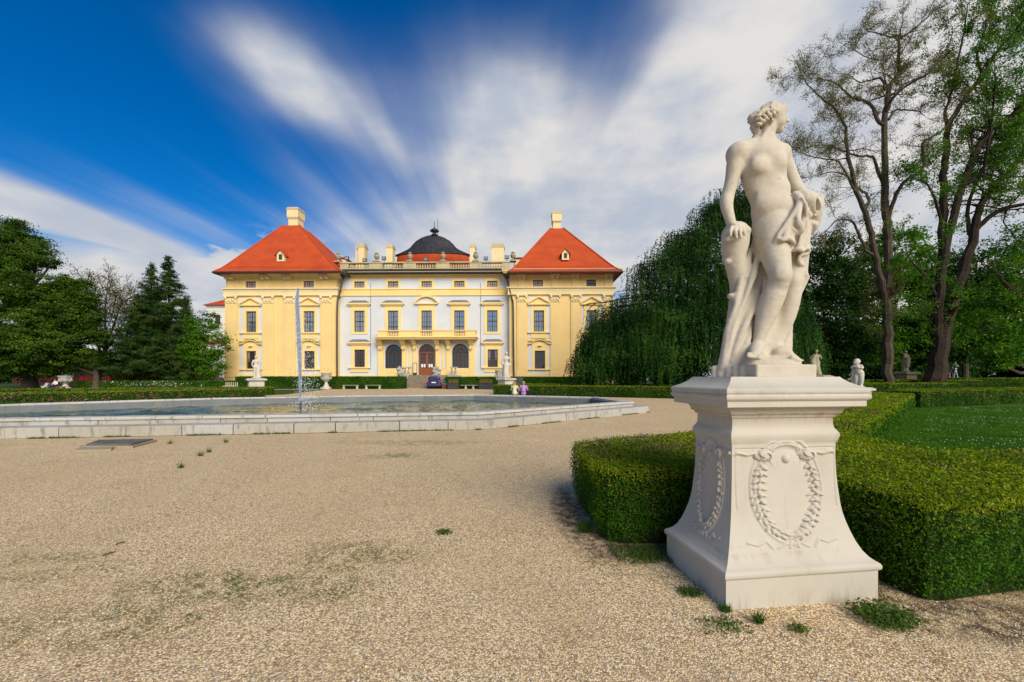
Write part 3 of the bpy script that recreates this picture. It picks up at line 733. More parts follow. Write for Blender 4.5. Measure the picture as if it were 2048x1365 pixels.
# bands
g = lambda px: pu(px, VC)
def band(y0_, y1_, pr, a=x0, b=x1): MB().box(a, b, VC-pr, VC-.002, ZC(y0_), ZC(y1_)).build('band', M['trim'], palace)
band(590.5, 579.6, .10); band(579.6, 578, .2); band(592, 590.5, .16); band(556, 551.5, .06)
band(551.5, 549, .5); band(549, 546, .85)
band(765, 750.8, .13, x0, g(752)); band(765, 750.8, .13, g(951), x1)
for h_ in A: window(*h_, VC, 4, 2, 0, 'frost', attic_sur, .1)
for h_ in U: window(*h_, VC, 4, 4, .5, 'glass', lambda *q: hood_flat(*q, sill=False))
for i, h_ in enumerate(D): window(*h_, VC, 4, 5, .42, 'glass', hood_round if i == 1 else (lambda *q: hood_flat(*q, sill=False)))
for h_ in L: window(*h_, VC, 4, 4, .5, 'glass2', hood_flat)
def fan(name, h_, mat, doors):
    a, b, c, d = h_; r = (b-a)/2; xc = (a+b)/2; zs = d-r; y = VC+.18; f = MB()
    for i in range(14):
        t0, t1 = math.pi*i/14, math.pi*(i+1)/14
        f.prism([(xc+r*math.cos(t0), zs+r*math.sin(t0)), (xc+r*math.cos(t1), zs+r*math.sin(t1)), (xc+(r-.17)*math.cos(t1), zs+(r-.17)*math.sin(t1)), (xc+(r-.17)*math.cos(t0), zs+(r-.17)*math.sin(t0))][::-1], y, y+.1)
    for i in range(1, 7):
        t = math.pi*i/7; f.tube([(xc+.45*math.cos(t), y+.05, zs+.45*math.sin(t)), (xc+(r-.1)*math.cos(t), y+.05, zs+(r-.1)*math.sin(t))], .025, 4)
    f.tube([(xc+.45*math.cos(t), y+.05, zs+.45*math.sin(t)) for t in np.linspace(0, math.pi, 9)], .035, 4)
    f.box(a, b, y-.03, y+.12, zs-.09, zs+.09)
    f.box(a, a+.16, y, y+.1, c, zs-.09); f.box(b-.16, b, y, y+.1, c, zs-.09); f.box(xc-.07, xc+.07, y, y+.1, c, zs-.09); f.box(a+.16, b-.16, y+.001, y+.099, c, c+.14)
    if doors:
        for s in (-1, 1):
            u0, u1 = (a+.16, xc-.07) if s < 0 else (xc+.07, b-.16)
            f.box(u0, u1, y+.01, y+.09, c+.14, c+1.15); f.box(u0+.2, u1-.2, y-.02, y+.008, c+.3, c+1.0); f.box(u0, u0+.12, y+.01, y+.09, c+1.15, zs-.09); f.box(u1-.12, u1, y+.01, y+.09, c+1.15, zs-.09)
    for j in range(1, 4):
        z = (c+1.15 if doors else c)+(zs-c-(1.15 if doors else 0))*j/4; f.box(a+.16, b-.16, y+.03, y+.07, z-.02, z+.02)
    for q in (.25, .75): f.box(a+(b-a)*q-.02, a+(b-a)*q+.02, y+.032, y+.068, c+(1.15 if doors else .14), zs-.09)
    fo = f.build(name, mat, palace)
    p = MB(); n = 20; pts = [(a+.02, c+.02), (b-.02, c+.02)]+[(xc+(r-.03)*math.cos(t), zs+(r-.03)*math.sin(t)) for t in np.linspace(0, math.pi, n)]
    p.prism(pts, y+.11, y+.13); p.build('pane', M['glass2'], fo)
    if doors:
        for px_ in (841.5, 846.5, 856.5, 861): MB().box(g(px_)+.02, g(px_)+.33, y-.01, y+.02, ZC(735), ZC(728.5)).build('notice', M['paper'], fo)
        q = MB().tube([(xc-.05, y-.08, c+1.2), (xc-.05, y-.08, c+1.6)], .03, 6); q.build('handle', M['gutter'], fo)
    return fo
fan('arched_window', R3[0], M['wood'], False); fan('door', R3[1], M['doorwood'], True); fan('arched_window', R3[2], M['wood'], False)
# portico: pilasters, corbels, balcony
for a, b in ((756.5, 768), (804.5, 814), (826.8, 835), (872, 880.5), (893, 902.5), (938.5, 950)):
    MB().box(g(a), g(b), VC-.22, VC-.002, ZC(766), ZC(679.2)).build('portico_pilaster', M['trim'], palace)
for a, b in ((818, 823), (884.5, 889)): MB().box(g(a), g(b), VC-.12, VC-.002, ZC(738), ZC(688)).build('wall_strip', M['trim'], palace)
for a, b in ((768.05, 804.45), (902.55, 938.45)):
    pl = MB(); pl.box(g(a), g(b), VC-.15, VC-.002, ZC(766), ZC(737.6))
    for i in range(6):
        xx = g(a)+(g(b)-g(a))*(.22+.11*i); pl.lathe([(.03, 0), (.13, .12), (.05, .3), (.12, .5), (.03, .62)], (xx, VC-.16, ZC(747)), 8, 1, .5)
    pl.build('window_apron', M['trim'], palace)
for a, b in ((814.05, 826.75), (880.55, 892.95)): MB().box(g(a), g(b), VC-.12, VC-.002, ZC(766), ZC(739)).build('wall_base', M['trim'], palace)
for a, b in ((757, 767.5), (803.3, 812.7), (826, 833.8), (871, 880), (893.5, 901.7), (938, 946.8)):
    a, b = g(a), g(b); k = MB()
    k.box(a-.1, b+.1, VC-1.5, VC-.225, ZC(683), ZC(679.4)); k.taper(a, b, VC-.8, VC-.225, ZC(690.5), ZC(683.05), 0, 0)
    k.add([(a, VC-.8, ZC(690)), (b, VC-.8, ZC(690)), (b, VC-1.4, ZC(683.1)), (a, VC-1.4, ZC(683.1)), (a, VC-.8, ZC(683.1)), (b, VC-.8, ZC(683.1))], [(0, 1, 2, 3), (0, 3, 4), (1, 5, 2)])
    k.box(a+.08, b-.08, VC-.55, VC-.225, ZC(698.5), ZC(690.55)); k.taper(a+.08, b-.08, VC-.5, VC-.225, ZC(701.5), ZC(698.55), -.12, 0)
    k.build('corbel', M['trim'], palace)
vb = VC-1.75; gb = lambda px: pu(px, vb); ZB = lambda y: pz(y, 853, vb)
b_ = MB(); b_.box(gb(753.5), gb(952), vb-.15, VC-.003, ZB(677.5), ZB(675.3)); b_.box(gb(751), gb(954.5), vb-.3, VC-.004, ZB(675.25), ZB(673.8)); b_.box(gb(754), gb(951.5), vb-.05, VC-.05, ZB(679), ZB(677.55))
top, bot = ZB(662.3), ZB(673.75)
grp = [(774.5, 798), (841, 865), (908.5, 931.5)]; edges = [755]+[q for p_ in grp for q in p_]+[951]
for i in range(0, len(edges), 2): b_.box(gb(edges[i]), gb(edges[i+1]), vb, vb+.3, bot, top)
for s_, e_ in ((755, 757), (949, 951)): b_.box(gb(s_), gb(e_), vb+.3, VC-.01, bot, top)
b_.box(gb(754), gb(952), vb-.1, vb+.4, top+.001, ZB(660.6)); b_.box(gb(754), gb(757.5), vb+.41, VC-.01, top+.001, ZB(660.6)); b_.box(gb(948.5), gb(952), vb+.41, VC-.01, top+.001, ZB(660.6))
for a, b in grp: b_.box(gb(a)-.0, gb(b), vb+.01, vb+.29, bot, bot+.12)
bal = b_.build('balcony', M['trim'], palace)
for a, b in grp:
    for i in range(7):
        xx = gb(a)+(gb(b)-gb(a))*(i+.5)/7; h = top-bot-.12
        MB().lathe([(.09, 0), (.05, .08*h), (.12, .35*h), (.04, .62*h), (.10, .9*h), (.10, h)], (xx, vb+.15, bot+.12), 8).build('baluster', M['trim'], bal)
# roof terrace of the centre block: lead slope, gutter, balustrade, urns, chimneys, dome
v0 = VC-.95; gg = lambda px: pu(px, v0); Zg = lambda y: pz(y, 853, v0)
l_ = MB(); xa, xb = pu(682, v0), pu(1016, v0); zlo = Zg(545); zb2 = pz(538, 853, 2.4)
l_.add([(xa, v0, zlo), (xb, v0, zlo), (xb, 2.4, zb2), (xa, 2.4, zb2), (xa, v0, zlo-.15), (xb, v0, zlo-.15)], [(0, 1, 2, 3), (4, 5, 1, 0)])
l_.add([(xa-1, 2.4, zb2-.02), (xb+1, 2.4, zb2-.02), (xb+1, 18, zb2-.02), (xa-1, 18, zb2-.02)], [(0, 1, 2, 3)])
l_.tube([(xa, v0-.05, zlo-.12), (xb, v0-.05, zlo-.12)], .2, 8)
l_.build('lead_roof', M['lead'], palace)
VB = 2.7; gv = lambda px, v=VB: pu(px, v); Zv = lambda y, v=VB: pz(y, 853, v)
bb = MB(); groups = [(697, 738), (765, 806.5), (832, 872), (899, 939), (964, 1004.5)]; zb_, zt_ = Zv(537.5), Zv(524)
ed = [680]+[q for p_ in groups for q in p_]+[1019]
for i in range(0, len(ed), 2): bb.box(gv(ed[i]), gv(ed[i+1]), VB, VB+.6, zb_-.2, zt_-.2)
for a, b in groups: bb.box(gv(a), gv(b), VB+.02, VB+.58, zb_-.2, zb_+.12)
bb.box(gv(679.5), gv(1019.5), VB-.1, VB+.7, zt_-.199, zt_)
bo = bb.build('roof_balustrade', M['old'], palace)
for a, b in groups:
    n = 8; h = zt_-zb_-.32
    for i in range(n):
        xx = gv(a)+(gv(b)-gv(a))*(i+.5)/n; MB().lathe([(.15, 0), (.08, .1*h), (.19, .35*h), (.07, .7*h), (.14, h)], (xx, VB+.3, zb_+.12), 8).build('baluster', M['old'], bo)
for px_ in (674.5, 752.3, 819, 885.6, 951, 1026):
    xx = gv(px_); h = Zv(503.7)-zt_; m = MB()
    m.box(xx-.52, xx+.52, VB-.2, VB+.8, zt_+.002, zt_+.14*h)
    m.lathe([(.36, 0), (.2, .08*h), (.16, .16*h), (.34, .26*h), (.46, .42*h), (.44, .56*h), (.24, .66*h), (.2, .7*h), (.34, .73*h), (.30, .78*h), (.15, .84*h), (.12, .86*h)], (xx, VB+.3, zt_+.14*h), 14)
    m.build('roof_urn', M['stone_brown'], palace)
def chim(x0p, x1p, yt, yb, V, dd=1.6, parts=((0, 1),)):
    z0, z1 = zb_-.5, pz(yt, (x0p+x1p)/2, V)
    k = MB(); h = z1-z0
    for (f0, f1) in parts:
        a, b = pu(x0p, V)+(pu(x1p, V)-pu(x0p, V))*f0, pu(x0p, V)+(pu(x1p, V)-pu(x0p, V))*f1
        y_ = V+(.0 if f0 > 0 or len(parts) == 1 else .5); zz = z1-(.0 if f0 > 0 or len(parts) == 1 else .25)
        k.k = 0; k.box(a, b, y_, y_+dd, z0, zz-h*.14); k.box(a-.06, b+.06, y_-.06, y_+dd+.06, z0+h*.42, z0+h*.45)
        k.taper(a, b, y_, y_+dd, zz-h*.14, zz-h*.10, 0, .12); k.k = 1; k.taper(a, b, y_, y_+dd, zz-h*.10, zz, .08, -.05)
    k.build('chimney', [M['corn'], M['old']], palace)
chim(708.8, 728.7, 486, 524, 7, 1.6, ((0, .38), (.40, 1))); chim(772.3, 785, 488, 524, 6); chim(939.8, 950, 486.5, 524, 6); chim(983, 1008, 486.8, 524, 7)
# dome over an oval drum
VD = 17.0; xd = pu(866, VD); rx = (pu(939.5, VD)-pu(785.5, VD))/2; ry = 1.9
zb3 = pz(511.5, 862, VD); h = pz(470.5, 869, VD)-zb3
dm = MB(); n = 96; prof = [(1.0, -.02), (1.0, 0), (.88, .085), (.77, .18), (.67, .27), (.60, .36), (.52, .54), (.43, .71), (.30, .86), (.17, .95), (.04, 1.0)]
dm.lathe([(r, z*h) for r, z in prof], (xd, VD, zb3), n, rx, ry, .012, 32)
do = dm.build('dome', M['lead'], palace, smooth=True)
dr = MB(); dr.lathe([(.98, -3.2), (.93, -.32), (.93, -.15)], (xd, VD, zb3), 48, rx, ry); dr.build('drum_roof', M['tile'], do, smooth=True)
fi = MB(); zf = zb3+h; fh = pz(455, 869, VD)-zf
fi.lathe([(.75, -.1), (.5, .12*fh), (.22, .2*fh), (.28, .26*fh), (.85, .45*fh), (.95, .52*fh), (.6, .72*fh), (.2, .85*fh), (.1, fh)], (pu(869, VD), VD, zf), 16)
fi.tube([(pu(869, VD), VD, zf+fh), (pu(869, VD), VD, zf+fh+1.2)], .06, 5); fi.tube([(pu(873.5, VD), VD+1, zf), (pu(873.5, VD), VD+1, pz(434, 870, VD))], .05, 5)
fi.build('finial', M['gutter'], do, smooth=True)
# small tiled roofs behind the terrace ends
for a, b, yt, yb, sgn in ((656, 693, 507, 517, 1), (1027, 1056, 507, 516.5, -1)):
    V = 12; m = MB(); xa, xb = pu(a, V), pu(b, V); z0, z1 = pz(yb, a, V), pz(yt, a, V)
    m.add([(xa, V, z0), (xb, V, z0), (xb, V+6, z0), (xa, V+6, z0), (xa+.8, V+2.5, z1), (xb-1.2, V+2.5, z1)], [(0, 1, 5, 4), (1, 2, 5), (2, 3, 4, 5), (3, 0, 4)])
    ro = m.build('roof', M['tile'], palace); m = MB().box(xa+.2, xb-.3, V+.3, V+5.7, z0-3, z0-.01); m.build('roof_house', M['corn'], ro)
# rain pipes with funnels
for fx, fy, pts in ((686.7, 546, [(687, 553), (683, 571), (677, 597), (674.5, 612), (674, 700), (674.3, 757)]), (1012.3, 546, [(1012.5, 552), (1018, 575), (1024, 598), (1026.3, 612), (1027, 690), (1028, 757)])):
    V = v0-.25; z = pz(fy, fx, V); m = MB(); xx = pu(fx, V); m.lathe([(.2, -1.0), (.3, -.7), (.62, -.35), (.66, .25)], (xx, V, z), 10)
    P3 = []
    for i, (a, b) in enumerate(pts): vv = V if i < 1 else (-.2 if i < 3 else -.36); P3.append((pu(a, vv), vv, pz(b, a, vv)))
    P3 = [tuple(p) for p in catmull(P3, 3)]; m.tube(P3, .13, 7); m.build('rain_pipe', M['gutter'], palace)
# entrance steps with flanking stone balustrade blocks
sp = MB(); nst = 8; zd = ZC(751); ux0, ux1 = pu(811, -4), pu(890, -4)
for i in range(nst):
    yf = -5.2+.45*i; sp.box(ux0, ux1, yf, VC-.05, zd*i/nst+(.001 if i else 0), zd*(i+1)/nst); sp.box(ux0-.03, ux1+.03, yf-.05, yf, zd*(i+1)/nst-.06, zd*(i+1)/nst+.001)
steps = sp.build('steps', simple('brown_step_stone', (.20, .16, .12), (.30, .25, .19), 3, .85, .2, .2, 12), palace)
for s, xs in ((-1, ux0), (1, ux1)):
    ck = MB()
    a, b = (xs-.9, xs-.04) if s < 0 else (xs+.04, xs+.9)
    ck.add([(a, -5.3, 0), (b, -5.3, 0), (b, -1, 0), (a, -1, 0), (a, -5.3, .5), (b, -5.3, .5), (b, -1, zd+.3), (a, -1, zd+.3)], [(0, 1, 5, 4), (1, 2, 6, 5), (2, 3, 7, 6), (3, 0, 4, 7), (4, 5, 6, 7)])
    ck.box(a-1.0 if s < 0 else a, b if s < 0 else b+1.0, -.99, -.5, 0, zd+.02)
    for k in range(2): xx = (a+b)/2+s*.55*k; ck.lathe([(.12, 0), (.08, .15), (.18, .5), (.08, .95), (.14, 1.1)], (xx, -.75, zd+.02), 8)
    ck.box(min((a+b)/2-.3, (a+b)/2+s*.9), max((a+b)/2+.3, (a+b)/2+s*.9), -1.0, -.5, zd+1.12, zd+1.3)
    ck.build('step_balustrade', M['stone_urn'], palace)
for px_ in (804, 874):      # rough carved figures on the stair cheeks
    S = Sculpt((-1, -.8, -.1), (1, .8, 1.9), .06)
    rr = random.Random(int(px_))
    for k in range(16): S.ell((rr.uniform(-.5, .5), rr.uniform(-.2, .2), .2+k*.085), (rr.uniform(.15, .38), .3, rr.uniform(.15, .28)), .06)
    o = S.mesh('carved_trophy', M['stone_urn'], palace); o.location = (pu(px_, -1.7), -1.8, zd*.85)
# floodlights on the terrace
for px_, py_ in ((693.5, 516), (729.5, 520), (767.7, 516.5), (851.8, 519), (971.7, 518), (1013.8, 515.8)):
    m = MB(); xx, zz = gv(px_, 3.6), Zv(py_, 3.6); m.box(xx-.35, xx+.35, 3.5, 3.7, zz-.3, zz+.28); m.tube([(xx, 3.75, zz-.25), (xx, 3.8, zb_+.0)], .05, 5)
    m.k = 1; m.box(xx-.27, xx+.27, 3.47, 3.498, zz-.22, zz+.2); m.build('floodlight', [M['gutter'], M['glass']], palace)
# lightning conductors
for a in (742, 961.5): MB().tube([(g(a), VC-.12, ZC(566)), (g(a), VC-.12, ZC(737))], .025, 4).build('lightning_conductor', M['gutter'], palace)
# small sign stand beside the door
m = MB(); m.box(g(827.5), g(835.5), VC-.5, VC-.44, zd+.01, ZC(726.5)); m.k = 1; m.box(g(828.2), g(834.8), VC-.515, VC-.502, zd+.4, ZC(727.5))
tag(m.build('sign_board', [M['gutter'], M['corn']], None), 'tall blank cream notice board left of the wooden door', 'sign')
bpy.data.objects['sign_board'].location = (0, PY0, 0); bpy.data.objects['sign_board'].rotation_euler = (0, 0, -PA)
# ---------------------------------------------------------------- foreground pedestal
TH = math.radians(7.0); PA_, PB_ = 1.194, .791
pc0 = np.array([1.476, 2.69]); eR = np.array([math.cos(TH), math.sin(TH)]); eL = np.array([-math.sin(TH), math.cos(TH)])
pcen = pc0+eR*PA_/2+eL*PB_/2
statue_top = 1.604
PROF = [(0, -.05), (0, 0), (0, .06), (0, .12), (0, .195), (-.010, .203), (-.016, .215), (-.017, .232), (-.010, .248), (.004, .258), (.012, .262), (.034, .281), (.06, .318), (.085, .375), (.107, .443), (.125, .51), (.139, .576), (.148, .64), (.153, .70),
        (.160, .78), (.165, .864), (.168, .95), (.169, 1.03), (.168, 1.10), (.158, 1.125), (.151, 1.15), (.150, 1.172), (.158, 1.19), (.172, 1.21), (.178, 1.235), (.180, 1.295), (.166, 1.299), (.162, 1.315), (.140, 1.330), (.138, 1.350), (.128, 1.372),
        (.048, 1.384), (.043, 1.388), (.043, 1.428), (.034, 1.434), (.024, 1.446), (.022, 1.462), (.030, 1.474), (.034, 1.478), (.026, 1.49), (.025, 1.512), (.032, 1.52), (.055, 1.530), (.085, 1.546), (.115, 1.566), (.138, 1.588), (.150, 1.604)]
def relief(s, z, hw):
    "height of the carved relief over the die: s across from the middle, z up, hw half width of the face"
    s = s*(.285/hw*.98); zc, rx, rz = .765, .165, .335
    h = np.zeros_like(s+z)
    e = np.sqrt((s/rx)**2+((z-zc)/rz)**2)
    de = (e-1)*np.minimum(rx, rz)
    h += .017*np.exp(-(de/.008)**2)+.011*np.exp(-((de-.022)/.006)**2)                # double rim
    h += np.where(e < .86, .016*np.sqrt(np.clip(1-(e/.86)**2, 0, 1)), 0)             # swelling field
    za = 1.035; ra = np.sqrt(s**2+((z-za)*1.0)**2)
    for r_, t, a in ((.082, .006, .016), (.066, .005, .012)):
        h = np.maximum(h, a*np.exp(-((ra-r_)/t)**2)*(z > za-.02))                    # arch on top
    def bump(cs, cz, r, a, ex=1.0):
        nonlocal h
        q = 1-((s-cs)/r)**2-((z-cz)/(r*ex))**2; h = np.maximum(h, a*np.sqrt(np.clip(q, 0, 1))+np.where(q > 0, .006, 0))
    def leafb(cs, cz, ra, rb, ang, a):
        nonlocal h
        u_ = (s-cs)*math.cos(ang)+(z-cz)*math.sin(ang); w_ = -(s-cs)*math.sin(ang)+(z-cz)*math.cos(ang)
        q = 1-np.abs(u_/ra)**1.5-(w_/rb)**2; h = np.maximum(h, (a+.35*u_)*np.sqrt(np.clip(q, 0, 1))+np.where(q > 0, .004, 0))
    bump(0, za-.045, .022, .028, 1.5)                                                # egg shaped boss
    rr = random.Random(3)
    for sd in (-1, 1):
        for k in range(13):                                                          # garland of leaves down each side
            t = math.radians(33-k*9.2); cs = sd*(rx-.016)*math.cos(t); cz = zc+(rz-.016)*math.sin(t)
            tg = math.atan2(-(rz)*math.cos(t), sd*rx*math.sin(t)*-1*-1)                      # heading down along the oval
            for j in (-1, 0, 1): leafb(cs+sd*j*.016+rr.uniform(-.006, .006), cz-abs(j)*.012+rr.uniform(-.005, .005), .031*rr.uniform(.75, 1.2), .0125*rr.uniform(.8, 1.25), tg+j*.85*sd+rr.uniform(-.35, .35), .021+.010*(j == 0)+rr.uniform(-.004, .004))
        for k in range(5): bump(sd*(.112+.012*math.cos(k*1.3)), za-.02+.012*math.sin(k*1.3), .042-.004*k, .030+.003*k, .85)      # scroll knots
        th = np.arctan2(z-(za-.01), s-sd*.115); rad = np.sqrt((s-sd*.115)**2+(z-za+.01)**2)
        h = np.where(rad < .046, h-.014*(np.sin(rad*125+th*1.0) > .2)*(rad > .010), h)
        def strip(pts, t, a):
            nonlocal h
            for (x0_, z0_), (x1_, z1_) in zip(pts, pts[1:]):
                L = (x1_-x0_)**2+(z1_-z0_)**2; q = np.clip(((s-x0_)*(x1_-x0_)+(z-z0_)*(z1_-z0_))/L, 0, 1)
                d = np.sqrt((s-x0_-q*(x1_-x0_))**2+(z-z0_-q*(z1_-z0_))**2); h = np.maximum(h, a*np.exp(-(d/t)**2))
        strip([(sd*.16, za), (sd*.2, za-.012), (sd*.245, za+.005), (sd*.275, za-.012)], .009, .017)
        strip([(sd*.09, za-.04), (sd*.068, za-.09), (sd*.052, za-.125), (sd*.038, za-.11), (sd*.045, za-.06)], .006, .014)
        strip([(sd*.02, zc-rz+.01), (sd*.05, zc-rz-.05), (sd*.10, zc-rz-.085), (sd*.135, zc-rz-.02), (sd*.18, zc-rz-.045), (sd*.23, zc-rz-.025)], .007, .011)
        strip([(sd*.012, zc-rz-.0), (sd*.02, zc-rz-.06), (sd*.03, zc-rz-.10)], .008, .013)
    fr = np.exp(-((np.abs(s)-.262)/.004)**2)*((z > .62) & (z < 1.065))*(np.abs(z-.84) > .0)
    fr = np.maximum(fr, np.exp(-((z-1.068)/.004)**2)*(np.abs(s) < .262)*(np.abs(s) > .12)); h = h-.006*fr
    return h
def make_pedestal():
    A, B = PA_, PB_; corners = np.array([(-A/2, -B/2), (A/2, -B/2), (A/2, B/2), (-A/2, B/2)])
    # refine the profile in the die so the relief has rows to live on
    ds = [PROF[0][0]]; zs = [PROF[0][1]]
    for (d0, z0), (d1, z1) in zip(PROF, PROF[1:]):
        n = max(1, int(abs(z1-z0)/.0045)) if .28 < z1 < 1.12 else (3 if z1-z0 < .03 else 5)
        for k in range(1, n+1): ds.append(d0+(d1-d0)*k/n); zs.append(z0+(z1-z0)*k/n)
    ds, zs = np.array(ds), np.array(zs); V = []; Q = []; base = 0
    for fi, n in ((0, 230), (1, 60), (2, 60), (3, 170)):
        c0, c1 = corners[fi], corners[(fi+1) % 4]; L = np.linalg.norm(c1-c0); t = (c1-c0)/L; nrm = np.array([t[1], -t[0]])
        q = np.linspace(-1, 1, n+1); half = (L/2-ds)[:, None]; S_ = q[None, :]*half
        r = relief(S_, np.broadcast_to(zs[:, None], S_.shape), L/2-.16)*((zs > .36) & (zs < 1.12))[:, None]
        nz = np.array([[mnoise.noise(Vector((a*3.1+fi*7, z*3.3, 1.7)))*.0025 for a in np.linspace(-1, 1, 12)] for z in zs])
        nz = np.stack([np.interp(q, np.linspace(-1, 1, 12), row) for row in nz])
        edge = np.clip((1-np.abs(q))*14, 0, 1)[None, :]
        r = (r+nz)*edge
        mid = (c0+c1)/2
        X = mid[0]+t[0]*S_+nrm[0]*(r-ds[:, None]); Y = mid[1]+t[1]*S_+nrm[1]*(r-ds[:, None]); Z = np.broadcast_to(zs[:, None], S_.shape)
        V.append(np.stack([X, Y, Z], -1).reshape(-1, 3)); m = n+1; i, j = np.meshgrid(np.arange(len(zs)-1), np.arange(n), indexing='ij'); a = (i*m+j).ravel()+base
        Q.append(np.stack([a, a+1, a+m+1, a+m], 1)); base += len(V[-1])
    d = ds[-1]; tv = np.array([(-A/2+d, -B/2+d, zs[-1]), (A/2-d, -B/2+d, zs[-1]), (A/2-d, B/2-d, zs[-1]), (-A/2+d, B/2-d, zs[-1])])
    V.append(tv); Q.append(np.array([[base, base+1, base+2, base+3]]))
    o = mesh_np('statue_pedestal', np.concatenate(V), np.concatenate(Q), M['pedestal'])
    me = o.data; me.polygons.foreach_set('use_smooth', [True]*len(me.polygons)); me.set_sharp_from_angle(angle=math.radians(38))
    o.location = (pcen[0], pcen[1], 0); o.rotation_euler = (0, 0, TH)
    return tag(o, 'large white carved pedestal with wreath relief standing in the gravel at front right', 'pedestal')
make_pedestal()

# ---------------------------------------------------------------- the marble woman
YS = 3.15; SC = F/YS
def sp(px, py, d=0.0):
    Y = YS+d; return ((px-CX)/F*Y, Y, H+(YH-py)/F*Y)
def R(px): return px/SC
def statue():
    lo = sp(1425, 762, 0); hi = sp(1655, 196, 0)
    S = Sculpt((lo[0], YS-.36, 1.585), (hi[0], YS+.33, hi[2]), .0062)
    c = lambda a, b, ra, rb, k=6, sub=False: S.cone(sp(*a), sp(*b), R(ra), R(rb), R(k), sub)
    ch = lambda pts, rad, k=4, sub=False, sm=3: S.chain([sp(*p) for p in pts], [R(r) for r in rad], R(k), sub, sm)
    el = lambda p, r, k=5, rot=None, sub=False: S.ell(sp(*p), [R(x) for x in r], R(k), rot, sub)
    rotz = lambda deg: Matrix.Rotation(math.radians(deg), 4, 'Y')
    # torso
    el((1527, 322, 0), (43, 30, 40), 6); el((1529, 352, 0), (40, 29, 36), 7); el((1541, 384, .0), (36, 27, 34), 7)
    el((1552, 424, 0), (46, 31, 34), 8); el((1545, 452, .0), (36, 32, 30), 7); el((1574, 446, .02), (34, 34, 32), 7)
    el((1539, 408, -.05), (30, 18, 28), 9)
    c((1494, 304, .0), (1552, 304, .0), 16, 14, 12); c((1485, 301, 0), (1525, 288, 0), 13, 13, 9); c((1556, 303, .01), (1538, 288, 0), 11, 12, 9)
    el((1517, 331, -.10), (16, 10, 15), 12); el((1559, 325, -.095), (13, 10, 14), 11)
    S.ell(sp(1540, 405, -.145), [R(2.4), R(3), R(3.4)], R(3), None, True)                   # navel
    ch([(1531, 345, -.135), (1534, 370, -.13), (1538, 395, -.14)], [2.0, 2.2, 2.0], 5, True)
    ch([(1503, 345, .0), (1512, 375, .0), (1524, 405, .0), (1530, 435, .0), (1531, 465, .0), (1535, 490, -.02)], [20, 19.5, 19, 20, 21.5, 21.5], 7, False, 4)
    ch([(1532, 284, .0), (1500, 294, .0), (1476, 308, .0)], [9, 12, 17], 10, False, 3); ch([(1532, 284, .0), (1548, 294, .0), (1561, 306, .01)], [8, 9, 12], 8, False, 3)
    # neck and head, turned to the right
    ch([(1530, 294, 0), (1532, 276, .0), (1536, 258, .0)], [18, 15, 14.5], 6)
    ch([(1519, 288, -.06), (1528, 272, -.055), (1540, 256, -.03)], [3, 4, 3], 6)
    el((1543, 231, .0), (22.5, 20, 23.5), 5); el((1556, 242, 0), (13.5, 14.5, 20), 6); el((1550, 251, 0), (14, 13, 12), 5)
    el((1559.5, 261, 0), (6.5, 7, 6), 5)                                              # chin
    el((1562, 222, 0), (8, 13, 12), 5)                                                # forehead
    ch([(1568.3, 228, 0), (1572.6, 236, 0), (1576, 242.2, 0)], [1.9, 2.5, 3.0], 1.6); el((1572, 243.5, 0), (3.4, 4.6, 2.0), 1.5)
    el((1569.4, 249.6, 0), (3.2, 5.2, 1.7), 1.2); el((1568.3, 254.2, 0), (3.3, 5, 1.9), 1.2); ch([(1571, 251.9, -.02), (1571.7, 251.9, .02)], [.9, .9], .8, True, 0)
    for s_ in (-1, 1):
        ch([(1567.5, 228.8, s_*.006*2), (1564.5, 228.0, s_*.035), (1559, 230, s_*.055)], [2.2, 2.1, 1.6], 2.2); el((1565.4, 233.3, s_*.026), (3.6, 3.6, 2.5), 1.4)
        el((1568.6, 233.5, s_*.012), (2.2, 2.8, 2.6), 2.0, None, True)
        el((1560, 243, s_*.036), (7, 6, 7), 5)
    # ear
    el((1545, 240.5, -.075), (3.2, 2, 5.5), 2)
    # hair swept back in waves
    el((1538, 229, 0), (22, 21.5, 20), 4); el((1527, 236, 0), (16, 20, 18), 5)
    rr = random.Random(4)
    for dd in (-.092, -.07, -.045, -.015, .015, .045, .075):
        zo = abs(dd)*120
        pts = [(1560-abs(dd)*60, 216+zo*.9, dd*.85), (1551, 213+zo*.75+rr.uniform(-1, 1), dd), (1538, 211.5+zo*.75, dd*1.04), (1526, 218+zo*.6+rr.uniform(-1, 2), dd*1.05), (1516, 227+zo*.45, dd), (1511, 240, dd*.75)]
        ch(pts, [2.4, 3.4, 3.0, 3.6, 3.2, 2.8], 1.2, False, 4)
    for k, (a, b, dd, r_) in enumerate([(1553, 220, -.082, 4.2), (1547, 226, -.090, 4.4), (1540, 231, -.094, 4.5), (1533, 237, -.092, 4.2), (1526, 243, -.088, 4.3), (1519, 249, -.08, 4), (1550, 232, -.082, 3), (1534, 222, -.095, 4), (1526, 229, -.094, 4), (1519, 237, -.085, 4), (1544, 216, -.087, 3.6)]):
        el((a, b, dd), (r_*1.5, r_*.8, r_*.85), 1.2, rotz(38+rr.uniform(-25, 15))); ch([(a-5, b+3.5, dd-.014), (a+5, b-2.5, dd-.016)], [.9, .9], 1, True, 0)
    el((1505, 238, .01), (8.5, 11, 10.5), 2); el((1512, 230, .0), (7, 10, 7), 2); ch([(1513, 246, 0), (1510, 256, 0), (1514, 268, .0), (1508, 276, .01), (1505, 284, .01)], [9, 8, 6, 4.5, 3.4], 2.5)
    for a in range(6):
        t = a*1.05; ch([(1505+6*math.cos(t), 238+8*math.sin(t), -.03), (1505+2*math.cos(t+1), 238+3*math.sin(t+1), -.045)], [1, .8], .8, True, 0)
